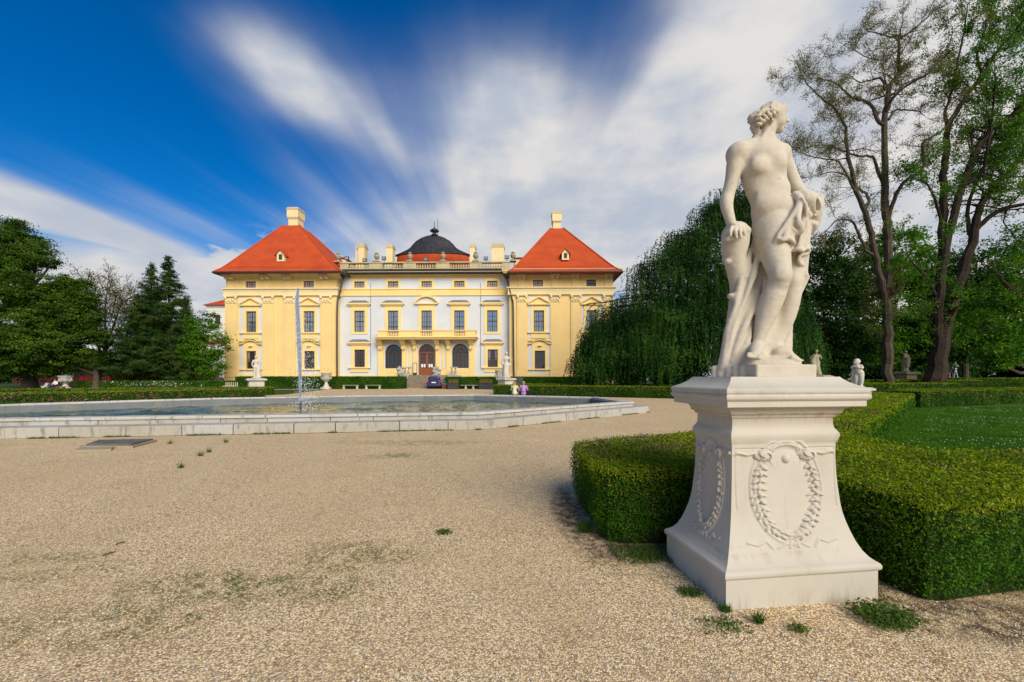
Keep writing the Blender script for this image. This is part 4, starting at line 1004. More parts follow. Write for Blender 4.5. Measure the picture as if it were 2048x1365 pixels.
    # her right arm (left in view) down to the stump
    ch([(1478, 306, .0), (1470, 330, .0), (1464, 362, .01), (1455, 394, .02), (1454, 415, .0), (1462, 445, -.03)], [18.5, 15.5, 13, 12, 11.2, 8.4], 6, False, 5)
    el((1474, 307, .0), (19, 20, 19), 8); el((1452, 402, .02), (10.5, 11, 14), 5)
    # hand over the stump top
    el((1471, 455, -.045), (12, 10, 8.5), 4, rotz(30)); el((1478, 459, -.06), (11, 8, 7), 4, rotz(25))
    for (x0_, x1_, x2_, y2_) in ((1464, 1459, 1461, 473), (1471, 1469, 1473, 477), (1478, 1478, 1481.5, 476), (1484, 1486, 1489, 470)):
        ch([(x0_, 455, -.085), (x1_+2, 463, -.118), (x2_, y2_, -.120)], [4.0, 3.6, 2.6], 1.2)
    ch([(1482, 455, -.04), (1491, 455, -.06), (1496, 461, -.07)], [4.2, 3.8, 3.0], 2)
    # her left arm (right in view) to the bunched cloth
    ch([(1562, 308, .01), (1573, 333, .03), (1584, 357, .035), (1594, 377, .01), (1606, 390, -.05), (1616, 397, -.09)], [14.5, 13.5, 12.2, 11.8, 10.5, 9], 6, False, 5)
    el((1562, 309, .005), (15, 17, 16), 8)
    el((1614, 392, -.10), (11, 10, 8.5), 4)
    for k in range(4): ch([(1608+k*5.5, 386+k*1.0, -.125), (1612+k*5.5, 392+k*.7, -.152), (1612+k*5.3, 400+k*.5, -.150)], [4.0, 3.8, 3.0], 1.3)
    ch([(1606, 392, -.12), (1602, 400, -.14), (1604, 406, -.14)], [4, 3.6, 3], 1.5)
    # front leg, knee bent
    ch([(1546, 455, -.01), (1547, 485, -.05), (1553, 520, -.105), (1562, 552, -.15)], [34, 29.5, 23.5, 18.5], 5, False, 4)
    el((1563, 553, -.178), (15, 13, 16), 7); el((1559, 571, -.15), (14, 12, 9), 6)
    ch([(1560, 556, -.13), (1547, 590, -.10), (1535, 622, -.075), (1524, 655, -.06), (1515, 684, -.06), (1514, 694, -.07)], [17.5, 20.5, 19, 14.5, 10, 10], 5, False, 4)
    ch([(1514, 694, -.07), (1511, 704, -.15), (1507, 712, -.215)], [11.5, 12.0, 8.5], 5); el((1516, 706, -.04), (9, 10, 8), 4)
    for k in range(5): ch([(1497+k*5.0, 708+k*.6, -.215), (1496.5+k*5.2, 712.5+k*.9, -.252-(.006 if k == 4 else 0))], [3.6+(k == 4)*1.2]*2, 1.0, False, 0)
    # standing leg
    ch([(1580, 460, .05), (1582, 500, .045), (1585, 535, .03), (1584, 565, .01), (1578, 600, .03), (1570, 635, .05), (1559, 670, .06), (1549, 696, .055)], [33, 29, 23, 18.5, 19.5, 18, 14, 11.5], 7, False, 4)
    el((1586, 560, -.02), (13, 12, 15), 6)
    ch([(1545, 700, .05), (1560, 703, .01), (1580, 714, -.055), (1594, 720, -.085)], [14, 13, 9.5, 5.5], 5); el((1538, 704, .07), (10, 10, 9), 4); el((1564, 706, -.03), (17, 12, 11), 6)
    for k in range(5): ch([(1584+k*1.5, 715+k*.9, -.135+k*.021), (1596+k*2.4, 720.5+k*.2, -.150+k*.022)], [4.2-.35*k, 3.6-.35*k], 1.0, False, 0)
    # stump
    ch([(1471, 470, .02), (1470, 490, .03), (1469, 515, .04), (1474, 545, .06), (1478, 575, .08), (1482, 620, .09), (1480, 680, .09), (1478, 735, .08)], [25.5, 24.5, 20.5, 18, 17, 24, 30, 40], 4, False, 4)
    el((1456, 524, .02), (8.5, 8, 7), 3); el((1462, 593, .03), (7, 8, 6), 3); el((1490, 463, -.02), (10, 12, 9), 3); el((1466, 486, -.08), (9, 6, 8), 4, None, True); el((1458, 478, -.06), (10, 6, 7), 4)
    # cloth falling behind the legs to the ground
    for p, r_ in ((((1511, 492, .07), (1512, 530, .09), (1510, 580, .11), (1500, 640, .12), (1490, 735, .13)), (8, 18, 26, 32, 38)), (((1530, 520, .13), (1535, 600, .14), (1532, 670, .14), (1525, 735, .13)), (22, 30, 32, 34)),
                  (((1560, 560, .14), (1560, 640, .15), (1556, 735, .15)), (20, 22, 24))): ch(p, r_, 8, False, 3)
    folds = [((1517, 505, .0), (1508, 545, -.015), (1492, 590, -.02), (1470, 640, -.015), (1456, 690, -.01), (1446, 735, .0)),
             ((1522, 540, .02), (1514, 590, .0), (1494, 640, -.03), (1474, 690, -.03), (1460, 740, -.02)),
             ((1510, 480, .05), (1514, 500, .02), (1528, 540, .03), (1535, 575, .03), (1520, 625, .02)),
             ((1509, 640, -.0), (1498, 675, -.03), (1478, 715, -.04), (1462, 745, -.04)),
             ((1483, 560, .0), (1474, 610, -.01), (1458, 655, .01), (1449, 700, .02), (1440, 748, .02)), ((1500, 500, .05), (1494, 530, .02), (1484, 560, .01), (1472, 600, .0)),
             ((1534, 640, .03), (1530, 680, .03), (1524, 720, .02)), ((1547, 610, .05), (1540, 650, .04), (1533, 700, .05))]
    ch([(1500, 545, .045), (1490, 600, .03), (1474, 660, .03), (1464, 735, .03)], [7, 12, 14, 17], 8)
    for i, p in enumerate(folds): ch([(a, b, d+.004) for a, b, d in p], [4.2, 7, 7.4, 6.6, 7, 7.6][:len(p)], 4.5, False, 4)
    for p in (((1513, 560, -.015), (1496, 612, -.05), (1476, 660, -.055), (1462, 705, -.05)), ((1492, 560, -.01), (1478, 612, -.04), (1462, 655, -.03), (1453, 705, -.03)), ((1530, 560, .02), (1524, 610, .0), (1510, 650, -.02), (1502, 700, -.04))):
        ch([(a, b, d-.008) for a, b, d in p], [2, 3, 3, 2.5][:len(p)], 6, True, 4)
    # bunched cloth at the hand, with its open shell-like end
    ch([(1602, 392, -.10), (1614, 400, -.12), (1624, 412, -.11), (1630, 430, -.09), (1630, 450, -.07)], [12, 15, 15, 12, 8], 5)
    el((1632, 408, -.085), (12.5, 13, 20), 4, rotz(-18)); el((1635, 411, -.155), (4.2, 10, 12), 3, rotz(-24), True); ch([(1612, 404, -.185), (1620, 420, -.18), (1622, 440, -.16)], [1.6, 2.6, 2], 3, True, 4); ch([(1604, 396, -.17), (1612, 412, -.185), (1612, 432, -.17)], [2, 3, 2.4], 2.5, False, 4); el((1628, 441, -.145), (4, 8, 7), 3, None, True)
    ch([(1626, 398, -.135), (1637, 389, -.13), (1643.5, 396, -.12), (1641, 412, -.12), (1636, 428, -.125), (1629, 432, -.13)], [2.2, 2.6, 2.8, 2.6, 2.6, 2.4], 1.6, False, 4)
    ch([(1623, 446, -.10), (1631, 452, -.09), (1624, 465, -.06)], [4, 5, 4], 3)
    ch([(1590, 388, -.10), (1598, 396, -.135), (1598, 408, -.14), (1607, 418, -.14), (1618, 432, -.13)], [5, 6, 4.5, 6, 6], 2.5)
    # cloth slung over the hips and falling
    tr = lambda a, b, c, th=2.4, k=3: S.tri(sp(*a), sp(*b), sp(*c), R(th), R(k))
    ch([(1606, 402, -.10), (1598, 416, -.115), (1588, 430, -.13)], [8, 8, 7], 4, False, 4)
    ch([(1612, 412, -.07), (1608, 440, -.055), (1602, 470, -.05), (1600, 492, -.045)], [12, 13, 14, 13], 5)
    K = (1603, 398, -.14); D = (1588, 436, -.175)
    tr(K, (1572, 447, -.165), D, 3); tr((1572, 447, -.165), (1549, 484, -.155), (1570, 470, -.195), 2.2); tr((1572, 447, -.165), (1570, 470, -.195), D, 3)
    tr((1549, 484, -.155), (1566, 480, -.198), (1570, 470, -.195), 2.2); tr((1570, 470, -.195), (1566, 480, -.198), (1586, 481, -.185), 2.4); tr((1570, 470, -.195), (1586, 481, -.185), D, 2.6)
    ch([(1550, 485, -.16), (1558, 479, -.185), (1566, 481, -.20), (1574, 477, -.20), (1581, 479, -.195), (1587, 487, -.18), (1583, 492, -.17)], [2.6, 3.0, 3.2, 3.0, 3.6, 4.0, 2.6], 1.8, False, 5)
    ch([K, (1590, 424, -.17), (1574, 446, -.18), (1558, 468, -.18), (1550, 482, -.16)], [4, 4.2, 3.8, 3.2, 2.4], 3, False, 5)
    ch([(1600, 410, -.155), (1594, 440, -.195), (1602, 458, -.20), (1595, 467, -.185), (1584, 458, -.19)], [4.5, 6.5, 6.5, 5, 3.5], 2.5, False, 5)
    ch([(1588, 438, -.205), (1585, 452, -.215), (1588, 462, -.21)], [3.4, 4.2, 3], 2.5, True, 4)
    tr((1606, 405, -.14), (1583, 496, -.125), (1600, 497, -.15), 2.6); tr((1606, 405, -.14), (1600, 497, -.15), (1610, 450, -.13), 2.6); tr((1610, 450, -.13), (1600, 497, -.15), (1616, 496, -.085), 2.6); tr((1606, 405, -.14), (1610, 450, -.13), (1624, 420, -.08), 2.6); tr((1610, 450, -.13), (1616, 496, -.085), (1624, 420, -.08), 2.6)
    for p in (((1609, 415, -.15), (1605, 450, -.155), (1597, 492, -.16)), ((1614, 420, -.135), (1613, 455, -.135), (1609, 492, -.13))): ch(p, [3, 3.6, 4], 2.5, False, 4)
    for p in (((1604, 425, -.17), (1600, 455, -.165), (1590, 490, -.15)), ((1611, 425, -.155), (1609, 455, -.15), (1603, 490, -.16))): ch(p, [1.6, 2.4, 2.6], 2.5, True, 4)
    ch([(1581, 496, -.115), (1588, 501, -.14), (1596, 498, -.16), (1604, 502, -.14), (1611, 497, -.12), (1617, 499, -.09)], [3.4, 3.8, 3.6, 4, 3.8, 3.4], 2, False, 5)
    ch([(1616, 500, -.085), (1613, 508, -.075), (1602, 510, -.085), (1597, 518, -.08), (1600, 528, -.07), (1607, 531, -.06)], [3.6, 4, 4, 3.8, 3.8, 3], 2, False, 5)
    tr((1603, 500, -.05), (1616, 502, -.06), (1600, 528, -.055), 5); ch([(1606, 495, -.0), (1607, 530, .01), (1605, 548, .015)], [9, 8, 7], 5)
    tr((1603, 528, .0), (1614, 555, .01), (1590, 602, .03), 4.5); tr((1603, 528, .0), (1590, 602, .03), (1592, 560, .03), 6)
    ch([(1605, 532, -.01), (1610, 545, -.01), (1614, 556, .0), (1606, 576, .02), (1591, 603, .03)], [2.6, 3, 3, 3, 2.4], 1.8, False, 5)
    # rock base
    fx = at(1575, 742, 2.93)[0]; fc = np.array([fx, 2.93])+eL*.22
    S.box((fc[0], fc[1], 1.632), (.252, .22, .066), .01, Matrix.Rotation(TH, 4, 'Z'), .014)
    for k in range(5): q = np.array([fx, 2.93])-eR*(.13+.035*k)+eL*(.14+.035*k); S.box((q[0], q[1]+.05, 1.632), (.10, .14-.012*k, .066), .012, Matrix.Rotation(math.radians(-32), 4, 'Z'), .02)
    el((1530, 728, .03), (60, 45, 16), 8); el((1500, 722, .02), (30, 34, 22), 8); el((1558, 729, -.02), (34, 35, 9), 6)
    o = S.mesh('marble_statue', M['statue'], None, relax=2)
    ob = np.empty(len(o.data.vertices)*3, np.float32); o.data.vertices.foreach_get('co', ob); ob = ob.reshape(-1, 3)
    hx, hz = (CX+F*ob[:, 0]/ob[:, 1]), (YH-F*(ob[:, 2]-H)/ob[:, 1])       # ripple the hair
    hair = np.nonzero((hz < 290) & (hx < 1563-(hz-205)*.42) & (hx < 1556) & ((hz < 246) | ((hx < 1517) & (hz < 268))))[0]
    nv = np.empty(len(ob)*3, np.float32); o.data.vertices.foreach_get('normal', nv); nv = nv.reshape(-1, 3)
    for i in hair:
        q = Vector(ob[i]); w_ = mnoise.noise(q*22)*1.6
        ob[i] += nv[i]*(.0035*math.sin((hx[i]*.55+hz[i]*.75)*.62+w_*3.2)+.003*mnoise.noise(q*60))
    for i in range(0, len(ob)): ob[i] += nv[i]*(.0016*mnoise.noise(Vector(ob[i])*28))
    ob -= np.array([pcen[0], pcen[1], statue_top], np.float32); o.data.vertices.foreach_set('co', ob.ravel()); o.location = (pcen[0], pcen[1], statue_top)
    return tag(o, 'large cream stone woman with draped cloth, hand on stump, on the carved front pedestal', 'statue')
statue()
# ---------------------------------------------------------------- ground
def gravelmat():
    m, t, b = principled('pale_gravel', .9, .15); g = t.node('ShaderNodeNewGeometry'); co = g.outputs['Position']
    v1 = t.node('ShaderNodeTexVoronoi'); t.l.new(co, v1.inputs['Vector']); v1.inputs['Scale'].default_value = 88; v1.inputs['Randomness'].default_value = .95
    sp_ = t.node('ShaderNodeSeparateColor'); t.l.new(v1.outputs['Color'], sp_.inputs[0])
    peb = t.ramp(sp_.outputs[0], [(0.0, (.20, .135, .065)), (.16, (.48, .345, .18)), (.42, (.79, .60, .34)), (.75, (.87, .69, .42)), (.92, (.90, .78, .54))])
    peb = t.mix(t.math('MULTIPLY', t.math('GREATER_THAN', sp_.outputs[1], .87), .8), peb, (.28, .25, .23))
    peb = t.mix(t.math('MULTIPLY', t.math('GREATER_THAN', sp_.outputs[2], .90), .7), peb, (.42, .23, .12))
    gap = t.smooth(v1.outputs['Distance'], .42, .72)
    c = t.mix(t.math('MULTIPLY', gap, .78), peb, (.23, .165, .095))
    sx0 = t.node('ShaderNodeSeparateXYZ'); t.l.new(co, sx0.inputs[0]); co_x, co_y = sx0.outputs[0], sx0.outputs[1]
    big = t.noise(co, .55, 5, .6); mid = t.noise(co, 2.3, 5, .65); fine = t.noise(co, 16, 3, .6)
    c = t.mix(t.math('MULTIPLY', t.smooth(big, .42, .68), .42), c, (.48, .36, .20)); trk = t.noise(t.comb(t.math('MULTIPLY', t.math('ADD', t.math('MULTIPLY', co_x, .8), t.math('MULTIPLY', co_y, .35)), 1.1), t.math('MULTIPLY', co_y, .12), 2.0), 1.0, 3, .5); c = t.mix(t.math('MULTIPLY', t.smooth(trk, .52, .66), .28), c, (.56, .44, .27))
    c = t.mix(t.math('MULTIPLY', t.math('MULTIPLY', t.smooth(mid, .56, .70), t.smooth(fine, .45, .6)), .55), c, (.20, .15, .09))
    moss = t.math('MULTIPLY', t.smooth(t.noise(t.comb(t.node('ShaderNodeSeparateXYZ').outputs[0], 0, 0), 1, 1), 2, 3), 0)
    sx = t.node('ShaderNodeSeparateXYZ'); t.l.new(co, sx.inputs[0])
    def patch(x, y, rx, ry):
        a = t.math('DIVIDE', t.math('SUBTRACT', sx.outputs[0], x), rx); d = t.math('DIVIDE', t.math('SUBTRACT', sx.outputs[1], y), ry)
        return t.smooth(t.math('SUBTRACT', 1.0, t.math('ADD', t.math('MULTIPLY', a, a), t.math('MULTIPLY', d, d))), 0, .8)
    pm = None
    for q in ((-1.35, 3.5, .75, .42), (-1.7, 2.95, .9, .32), (-2.4, 3.0, .8, .3), (-2.7, 2.55, .9, .34), (-4.2, 3.3, 1.2, .4), (-2.5, 9.6, 2.4, .5), (-2.7, 7.9, .5, .25), (1.2, 3.35, .9, .3)):
        e = patch(*q); pm = e if pm is None else t.math('MAXIMUM', pm, e)
    mo = t.math('MULTIPLY', pm, t.math('MULTIPLY', t.smooth(t.noise(co, 5, 4, .7), .40, .58), t.smooth(t.noise(co, 38, 2, .6), .42, .58)))
    c = t.mix(t.math('MULTIPLY', mo, .85), c, (.16, .145, .035)); c = t.mix(t.math('MULTIPLY', t.math('MULTIPLY', t.smooth(t.noise(co, 24, 2, .5), .66, .74), t.smooth(big, .35, .6)), .8), c, (.16, .10, .05))
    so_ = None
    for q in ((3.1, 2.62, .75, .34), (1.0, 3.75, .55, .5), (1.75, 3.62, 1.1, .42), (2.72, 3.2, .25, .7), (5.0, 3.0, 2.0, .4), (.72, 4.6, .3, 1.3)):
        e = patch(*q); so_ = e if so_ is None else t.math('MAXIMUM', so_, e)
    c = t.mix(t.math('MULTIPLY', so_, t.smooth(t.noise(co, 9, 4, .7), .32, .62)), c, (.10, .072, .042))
    c = t.mix(1.0, c, (1.10, 1.08, 1.03), 'MULTIPLY')
    t.l.new(c, b.inputs['Base Color'])
    hgt = t.math('SUBTRACT', 1.0, v1.outputs['Distance'])
    add_bump(t, b, t.math('ADD', t.math('MULTIPLY', hgt, 1.0), t.math('MULTIPLY', fine, .6)), .6, .009)
    return m
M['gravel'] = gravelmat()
gx = list(np.linspace(-14, 14, 57)); gx = [-3000, -400, -100, -40]+gx+[40, 100, 400, 3000]; gy = [-60, -5]+list(np.linspace(1, 15, 43))+[25, 60, 200, 900, 4500]
V = []; 
for y in gy:
    for x in gx:
        near = abs(x) < 14.1 and 1 < y < 15
        V.append((x, y, (mnoise.noise(Vector((x*.5, y*.5, 0)))*.010+mnoise.noise(Vector((x*1.7, y*1.7, 4)))*.006-.010) if near else 0.0))
nx = len(gx); Q = [(j*nx+i, j*nx+i+1, (j+1)*nx+i+1, (j+1)*nx+i) for j in range(len(gy)-1) for i in range(nx-1)]
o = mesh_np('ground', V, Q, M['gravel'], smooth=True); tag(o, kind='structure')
lawnm = simple('mown_lawn', (.035, .085, .009), (.06, .13, .014), 1.2, .9, .1, .5, 60)
lawnd = simple('shaded_park_grass', (.035, .065, .016), (.055, .09, .022), .4, .9, .1, .4, 20)
def sheet(name, pts, z, m):
    mb = MB(); mb.add([(x, y, z) for x, y in pts], [tuple(range(len(pts)))]); return tag(mb.build(name, m), kind='structure')
sheet('lawn', [(4.7, 4.4), (40, 5), (45, 28), (21, 21), (5.0, 6.0)], .02, lawnm)
sheet('park_grass', [(14, 33), (300, 20), (300, 200), (-300, 200), (-300, 14), (-42, 14), (-36, 22), (-21, 36), (-24, 50.5), (-62, 50.5), (-62, 60), (30, 60), (30, 52), (9, 52)], .012, lawnd)
sheet('grass_verge', [(-38, 52.6), (-15.5, 52.6), (-15.5, 54.5), (-38, 54.5)], .02, lawnm)
sheet('grass_verge', [(-9.5, 52.9), (12, 52.9), (12, 54.5), (-9.5, 54.5)], .02, lawnm)

def tri_sheet_points(poly, n):
    p = np.array(poly); lo, hi = p.min(0), p.max(0); out = []
    tot = 0
    while tot < n:
        q = rng.uniform(lo, hi, (n*2, 2)); q = q[in_poly(q[:, 0], q[:, 1], poly)]; out.append(q); tot += len(q)
    return np.concatenate(out)[:n]
def poly_area(p): p = np.array(p); x, y = p[:, 0], p[:, 1]; return .5*abs((x*np.roll(y, -1)-np.roll(x, -1)*y).sum())

# loose pebbles lying on the gravel near the viewer
def pebbles():
    n = 46000; Y = 1.75*(5.6/1.75)**rng.uniform(0, 1, n)**.9; X = rng.uniform(-1.36, 1.36, n)*Y
    inp = ((X-pcen[0])*eR[0]+(Y-pcen[1])*eR[1]); inq = ((X-pcen[0])*eL[0]+(Y-pcen[1])*eL[1])
    keep = ~((abs(inp) < PA_/2+.005) & (abs(inq) < PB_/2+.005)) & ~((X > .9) & (Y > 3.7)) & ~((X > 2.9) & (Y > 2.9)); X, Y = X[keep], Y[keep]; n = len(X)
    s = rng.gamma(5, .00098, n).clip(.0022, .011); base = np.array([(1, 0, 0), (0, 1, 0), (-1, 0, 0), (0, -1, 0), (0, 0, 1), (0, 0, -.5)], float)
    A = rng.uniform(0, 6.28, n); ca, sa = np.cos(A), np.sin(A); st = rng.uniform(.6, 1.0, n)
    Z = np.array([mnoise.noise(Vector((x*.5, y*.5, 0)))*.010+mnoise.noise(Vector((x*1.7, y*1.7, 4)))*.006-.010 for x, y in zip(X, Y)])
    V = np.zeros((n, 6, 3)); bx = base[None, :, 0]*s[:, None]; by = base[None, :, 1]*(s*st)[:, None]; bz = base[None, :, 2]*(s*.6)[:, None]
    jit = rng.normal(0, .12, (n, 6, 3))*s[:, None, None]
    V[..., 0] = X[:, None]+bx*ca[:, None]-by*sa[:, None]; V[..., 1] = Y[:, None]+bx*sa[:, None]+by*ca[:, None]; V[..., 2] = Z[:, None]+.001+bz; V += jit
    f = np.array([(0, 1, 4), (1, 2, 4), (2, 3, 4), (3, 0, 4)]); Q = (np.arange(n)[:, None, None]*6+f[None]).reshape(-1, 3)
    m, t, b = principled('loose_pebble_stone', .8, .2); g = t.node('ShaderNodeNewGeometry')
    t.l.new(t.ramp(g.outputs['Random Per Island'], [(0, (.22, .16, .10)), (.12, (.46, .35, .21)), (.4, (.64, .52, .33)), (.62, (.78, .66, .46)), (.8, (.46, .30, .17)), (.88, (.40, .38, .36)), (1, (.9, .85, .74))]), b.inputs['Base Color'])
    o = mesh_np('loose_pebbles', V.reshape(-1, 3), Q, m, smooth=True); tag(o, 'pale and brown pebbles strewn over the near gravel', 'pebbles', kind='stuff')
pebbles()

# ---------------------------------------------------------------- hedges
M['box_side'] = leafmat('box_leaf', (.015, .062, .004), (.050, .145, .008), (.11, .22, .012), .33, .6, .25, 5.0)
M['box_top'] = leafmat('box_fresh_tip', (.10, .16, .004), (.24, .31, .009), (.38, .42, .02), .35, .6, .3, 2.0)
M['box_dry'] = leafmat('box_dry_leaf', (.14, .085, .035), (.30, .20, .10), None, .1, .7, .2, 3)
M['core'] = simple('hedge_twigs', (.012, .022, .006), (.022, .032, .010), 8, .95, .05, .8, 30)
M['box_far'] = leafmat('distant_hedge_leaf', (.02, .07, .006), (.05, .14, .010), (.09, .18, .014), .3, .55, .5, .8)
M['box_far_top'] = leafmat('distant_hedge_tip', (.10, .16, .008), (.22, .30, .014), None, .3, .55, .4, .8)
def hedge(name, poly, z, label, dens, size, near=False, group='clipped box hedges', dry=.04, tip=None, side=None, inset=.05, edges=None, blossom=0):
    poly = [tuple(p) for p in poly]
    ar = sum(poly[i][0]*poly[(i+1) % len(poly)][1]-poly[(i+1) % len(poly)][0]*poly[i][1] for i in range(len(poly)))
    if ar < 0: poly = poly[::-1]
    if near:      # round the clipped corners
        rp = []
        for i in range(len(poly)):
            p, a, b = np.array(poly[i]), np.array(poly[i-1]), np.array(poly[(i+1) % len(poly)]); d1 = a-p; d2 = b-p; r = min(.20, np.linalg.norm(d1)*.3, np.linalg.norm(d2)*.3)
            u1, u2 = d1/np.linalg.norm(d1)*r, d2/np.linalg.norm(d2)*r
            rp += [tuple(p+u1), tuple(p+(u1+u2)*.27), tuple(p+u2)]
        poly = rp
    n = len(poly); P = []; N = []; Mi = []; SZ = []
    for i in range(n):
        a, b = np.array(poly[i]), np.array(poly[(i+1) % n]); L = np.linalg.norm(b-a); nr = np.array([(b-a)[1], -(b-a)[0]])/L
        k = int(L*z*dens*1.15); t = rng.uniform(0, 1, k); xy = a+(b-a)*t[:, None]; dist = np.hypot(xy[:, 0], xy[:, 1]); f = np.maximum(1, dist/4.2) if near else np.ones(k)
        kp = rng.uniform(0, 1, k) < f**-1.45; xy, f = xy[kp], f[kp]; k = len(xy); SZ.append(f**.78); zz = z*rng.uniform(0.0, 1.0, k)**.95
        off = rng.normal(0, .028 if near else .05, k)
        lump = np.array([mnoise.noise(Vector((x*2.2, y*2.2, q*2.2)))+.5*mnoise.noise(Vector((x*7, y*7, q*7))) for x, y, q in zip(xy[:, 0], xy[:, 1], zz)])*(.05 if near else .05)
        q = np.zeros((k, 3)); q[:, :2] = xy+nr*(off+lump-.01-(.10*np.clip(1-zz/.22, 0, 1) if near else .05*(zz < .12)))[:, None]; q[:, 2] = zz; P.append(q)
        nn = np.zeros((k, 3)); nn[:, :2] = nr; nn[:, 2] = .45; N.append(nn)
        rim_ = np.array([mnoise.noise(Vector((x*1.3, y*1.3, 5)))*.10 for x, y in xy]) if near else 0
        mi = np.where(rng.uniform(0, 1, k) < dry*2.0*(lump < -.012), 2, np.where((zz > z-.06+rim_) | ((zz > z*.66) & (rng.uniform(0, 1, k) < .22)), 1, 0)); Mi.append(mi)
    k = int(poly_area(poly)*dens*.95); q2 = tri_sheet_points(poly, k); dist = np.hypot(q2[:, 0], q2[:, 1]); f = np.maximum(1, dist/4.2) if near else np.ones(k)
    kp = rng.uniform(0, 1, k) < f**-1.45; q2, f = q2[kp], f[kp]; k = len(q2); SZ.append(f**.78); q = np.zeros((k, 3)); q[:, :2] = q2
    lump = np.array([mnoise.noise(Vector((x*1.6, y*1.6, 9.1)))+.35*mnoise.noise(Vector((x*6, y*6, 2.1))) for x, y in q2]); q[:, 2] = z+rng.normal(0, .018 if near else .03, k)+lump*.026; P.append(q)
    dist = np.array([mnoise.noise(Vector((x*.5, y*.5, 2.0)))+.5*mnoise.noise(Vector((x*2.5, y*2.5, 1.0))) for x, y in q2]) if near else np.zeros(k)
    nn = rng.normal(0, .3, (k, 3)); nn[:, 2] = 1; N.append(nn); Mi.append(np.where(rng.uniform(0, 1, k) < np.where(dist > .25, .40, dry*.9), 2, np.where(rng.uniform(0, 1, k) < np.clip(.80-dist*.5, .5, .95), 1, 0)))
    if near:      # stray shoots standing up from the clipped top
        k2 = 2200; q3 = tri_sheet_points(poly, k2); q = np.zeros((k2, 3)); q[:, :2] = q3; q[:, 2] = z+rng.uniform(.01, .075, k2); P.append(q); N.append(rng.normal(0, 1, (k2, 3))); Mi.append(np.ones(k2, int)); SZ.append(np.ones(k2))
    if blossom:
        k2 = blossom; a, b = np.array(poly[0]), np.array(poly[1]); t = rng.normal(.5, .16, k2).clip(0, 1); q = np.zeros((k2, 3)); q[:, :2] = a+(b-a)*t[:, None]+rng.normal(0, .06, (k2, 2)); q[:, 2] = z*rng.uniform(.35, 1, k2)
        P.append(q); nn = np.zeros((k2, 3)); nn[:, 1] = -1; N.append(nn); Mi.append(np.full(k2, 3)); SZ.append(np.ones(k2))
    P = np.concatenate(P); N = np.concatenate(N); Mi = np.concatenate(Mi); size = size*np.concatenate(SZ)
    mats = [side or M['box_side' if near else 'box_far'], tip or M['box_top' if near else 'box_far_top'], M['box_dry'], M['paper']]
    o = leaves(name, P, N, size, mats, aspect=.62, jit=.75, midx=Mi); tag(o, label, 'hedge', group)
    # woody core, a mesh child
    c = np.mean(poly, axis=0); pl_ = np.array(poly); off = []
    for i in range(n):
        p, a, b = pl_[i], pl_[i-1], pl_[(i+1) % n]; d1 = (p-a)/np.linalg.norm(p-a); d2 = (b-p)/np.linalg.norm(b-p)
        n1 = np.array([d1[1], -d1[0]]); n2 = np.array([d2[1], -d2[0]]); bis = n1+n2; bis /= max(.3, (bis@bis)/2); off.append(p-bis*inset*1.5)
    MB().slab([tuple(x) for x in off], .0, z-inset*1.1).build('twigs', M['core'], o)
    return o
hedge('box_hedge', [(.87, 3.68), (2.72, 3.74), (2.9, 2.68), (3.77, 2.85), (7.5, 3.4), (9.5, 4.9), (6.1, 4.70), (4.95, 4.62), (5.15, 6.0), (21.3, 20.6), (20.5, 23.0), (3.0, 6.35), (.78, 5.2)], .73,
      'low box hedge wrapping behind the large front pedestal, fresh yellow tips on top', 8800, .0185, True)
hedge('box_hedge', [(20.9, 19.9), (34, 24.6), (33.4, 26.0), (20.6, 21.4)], .90, 'box hedge closing the far side of the daisy lawn at right', 650, .07, dry=.12)
hedge('box_hedge', [(16, 29.6), (34.5, 30), (34.5, 31.2), (16, 30.8)], 1.13, 'bright green box hedge ending square in front of the two tall tree trunks', 420, .09)
hedge('box_hedge', [(20, 34.6), (42, 34.8), (42, 35.6), (20, 35.5)], 1.34, 'thin box hedge line just before the trunks of the tall trees', 300, .10)
hedge('box_hedge', [(44.0, 43.6), (75, 43), (75, 45), (44.0, 45)], 1.49, 'dark tall hedge to the right of the leaning tree trunk', 240, .12)
hedge('box_hedge', [(-1.75, 36), (12.2, 29), (17, 26.6), (17.6, 27.6), (12.7, 30), (-1.3, 37)], .88, 'box hedge behind the two seated people on the pool rim', 480, .08, dry=.1)
hedge('box_hedge', [(-.5, 39.2), (14, 32.2), (14.4, 33), (-.1, 40)], .95, 'narrow hedge line between the weeping tree and the hedge behind the seated people', 300, .10)
hedge('box_hedge', [(-36, 12), (-28.3, 22), (-20.2, 32), (-21.2, 32.6), (-29.3, 22.8), (-37, 12.8)], .68, 'front box hedge left of the pool with rusty brown patches', 480, .08, dry=.35)
hedge('box_hedge', [(-42, 26.6), (-21.5, 35), (-22, 36), (-42.5, 27.8)], .70, 'second box hedge behind the rusty one left of the pool', 380, .09, dry=.08)
hedge('leafy_hedge', [(-60.5, 54), (-39.3, 54.2), (-39.3, 55.6), (-60.5, 55.4)], 1.06, 'dark hedge with white blossoms under the conifers', 260, .14, dry=.0, group='hedges along the palace front', tip=M['box_far'], blossom=260)
hedge('leafy_hedge', [(-38.6, 54.4), (-15.0, 54.4), (-15.0, 55.6), (-38.6, 55.6)], 1.66, 'hedge under the left half of the palace front, left of the steps', 300, .13, dry=.0, group='hedges along the palace front', tip=M['box_far'])
hedge('leafy_hedge', [(-9.3, 54.2), (12, 54.2), (12, 55.4), (-9.3, 55.4)], 1.62, 'hedge under the right half of the palace front, right of the steps', 300, .13, dry=.0, group='hedges along the palace front', tip=M['box_far'])

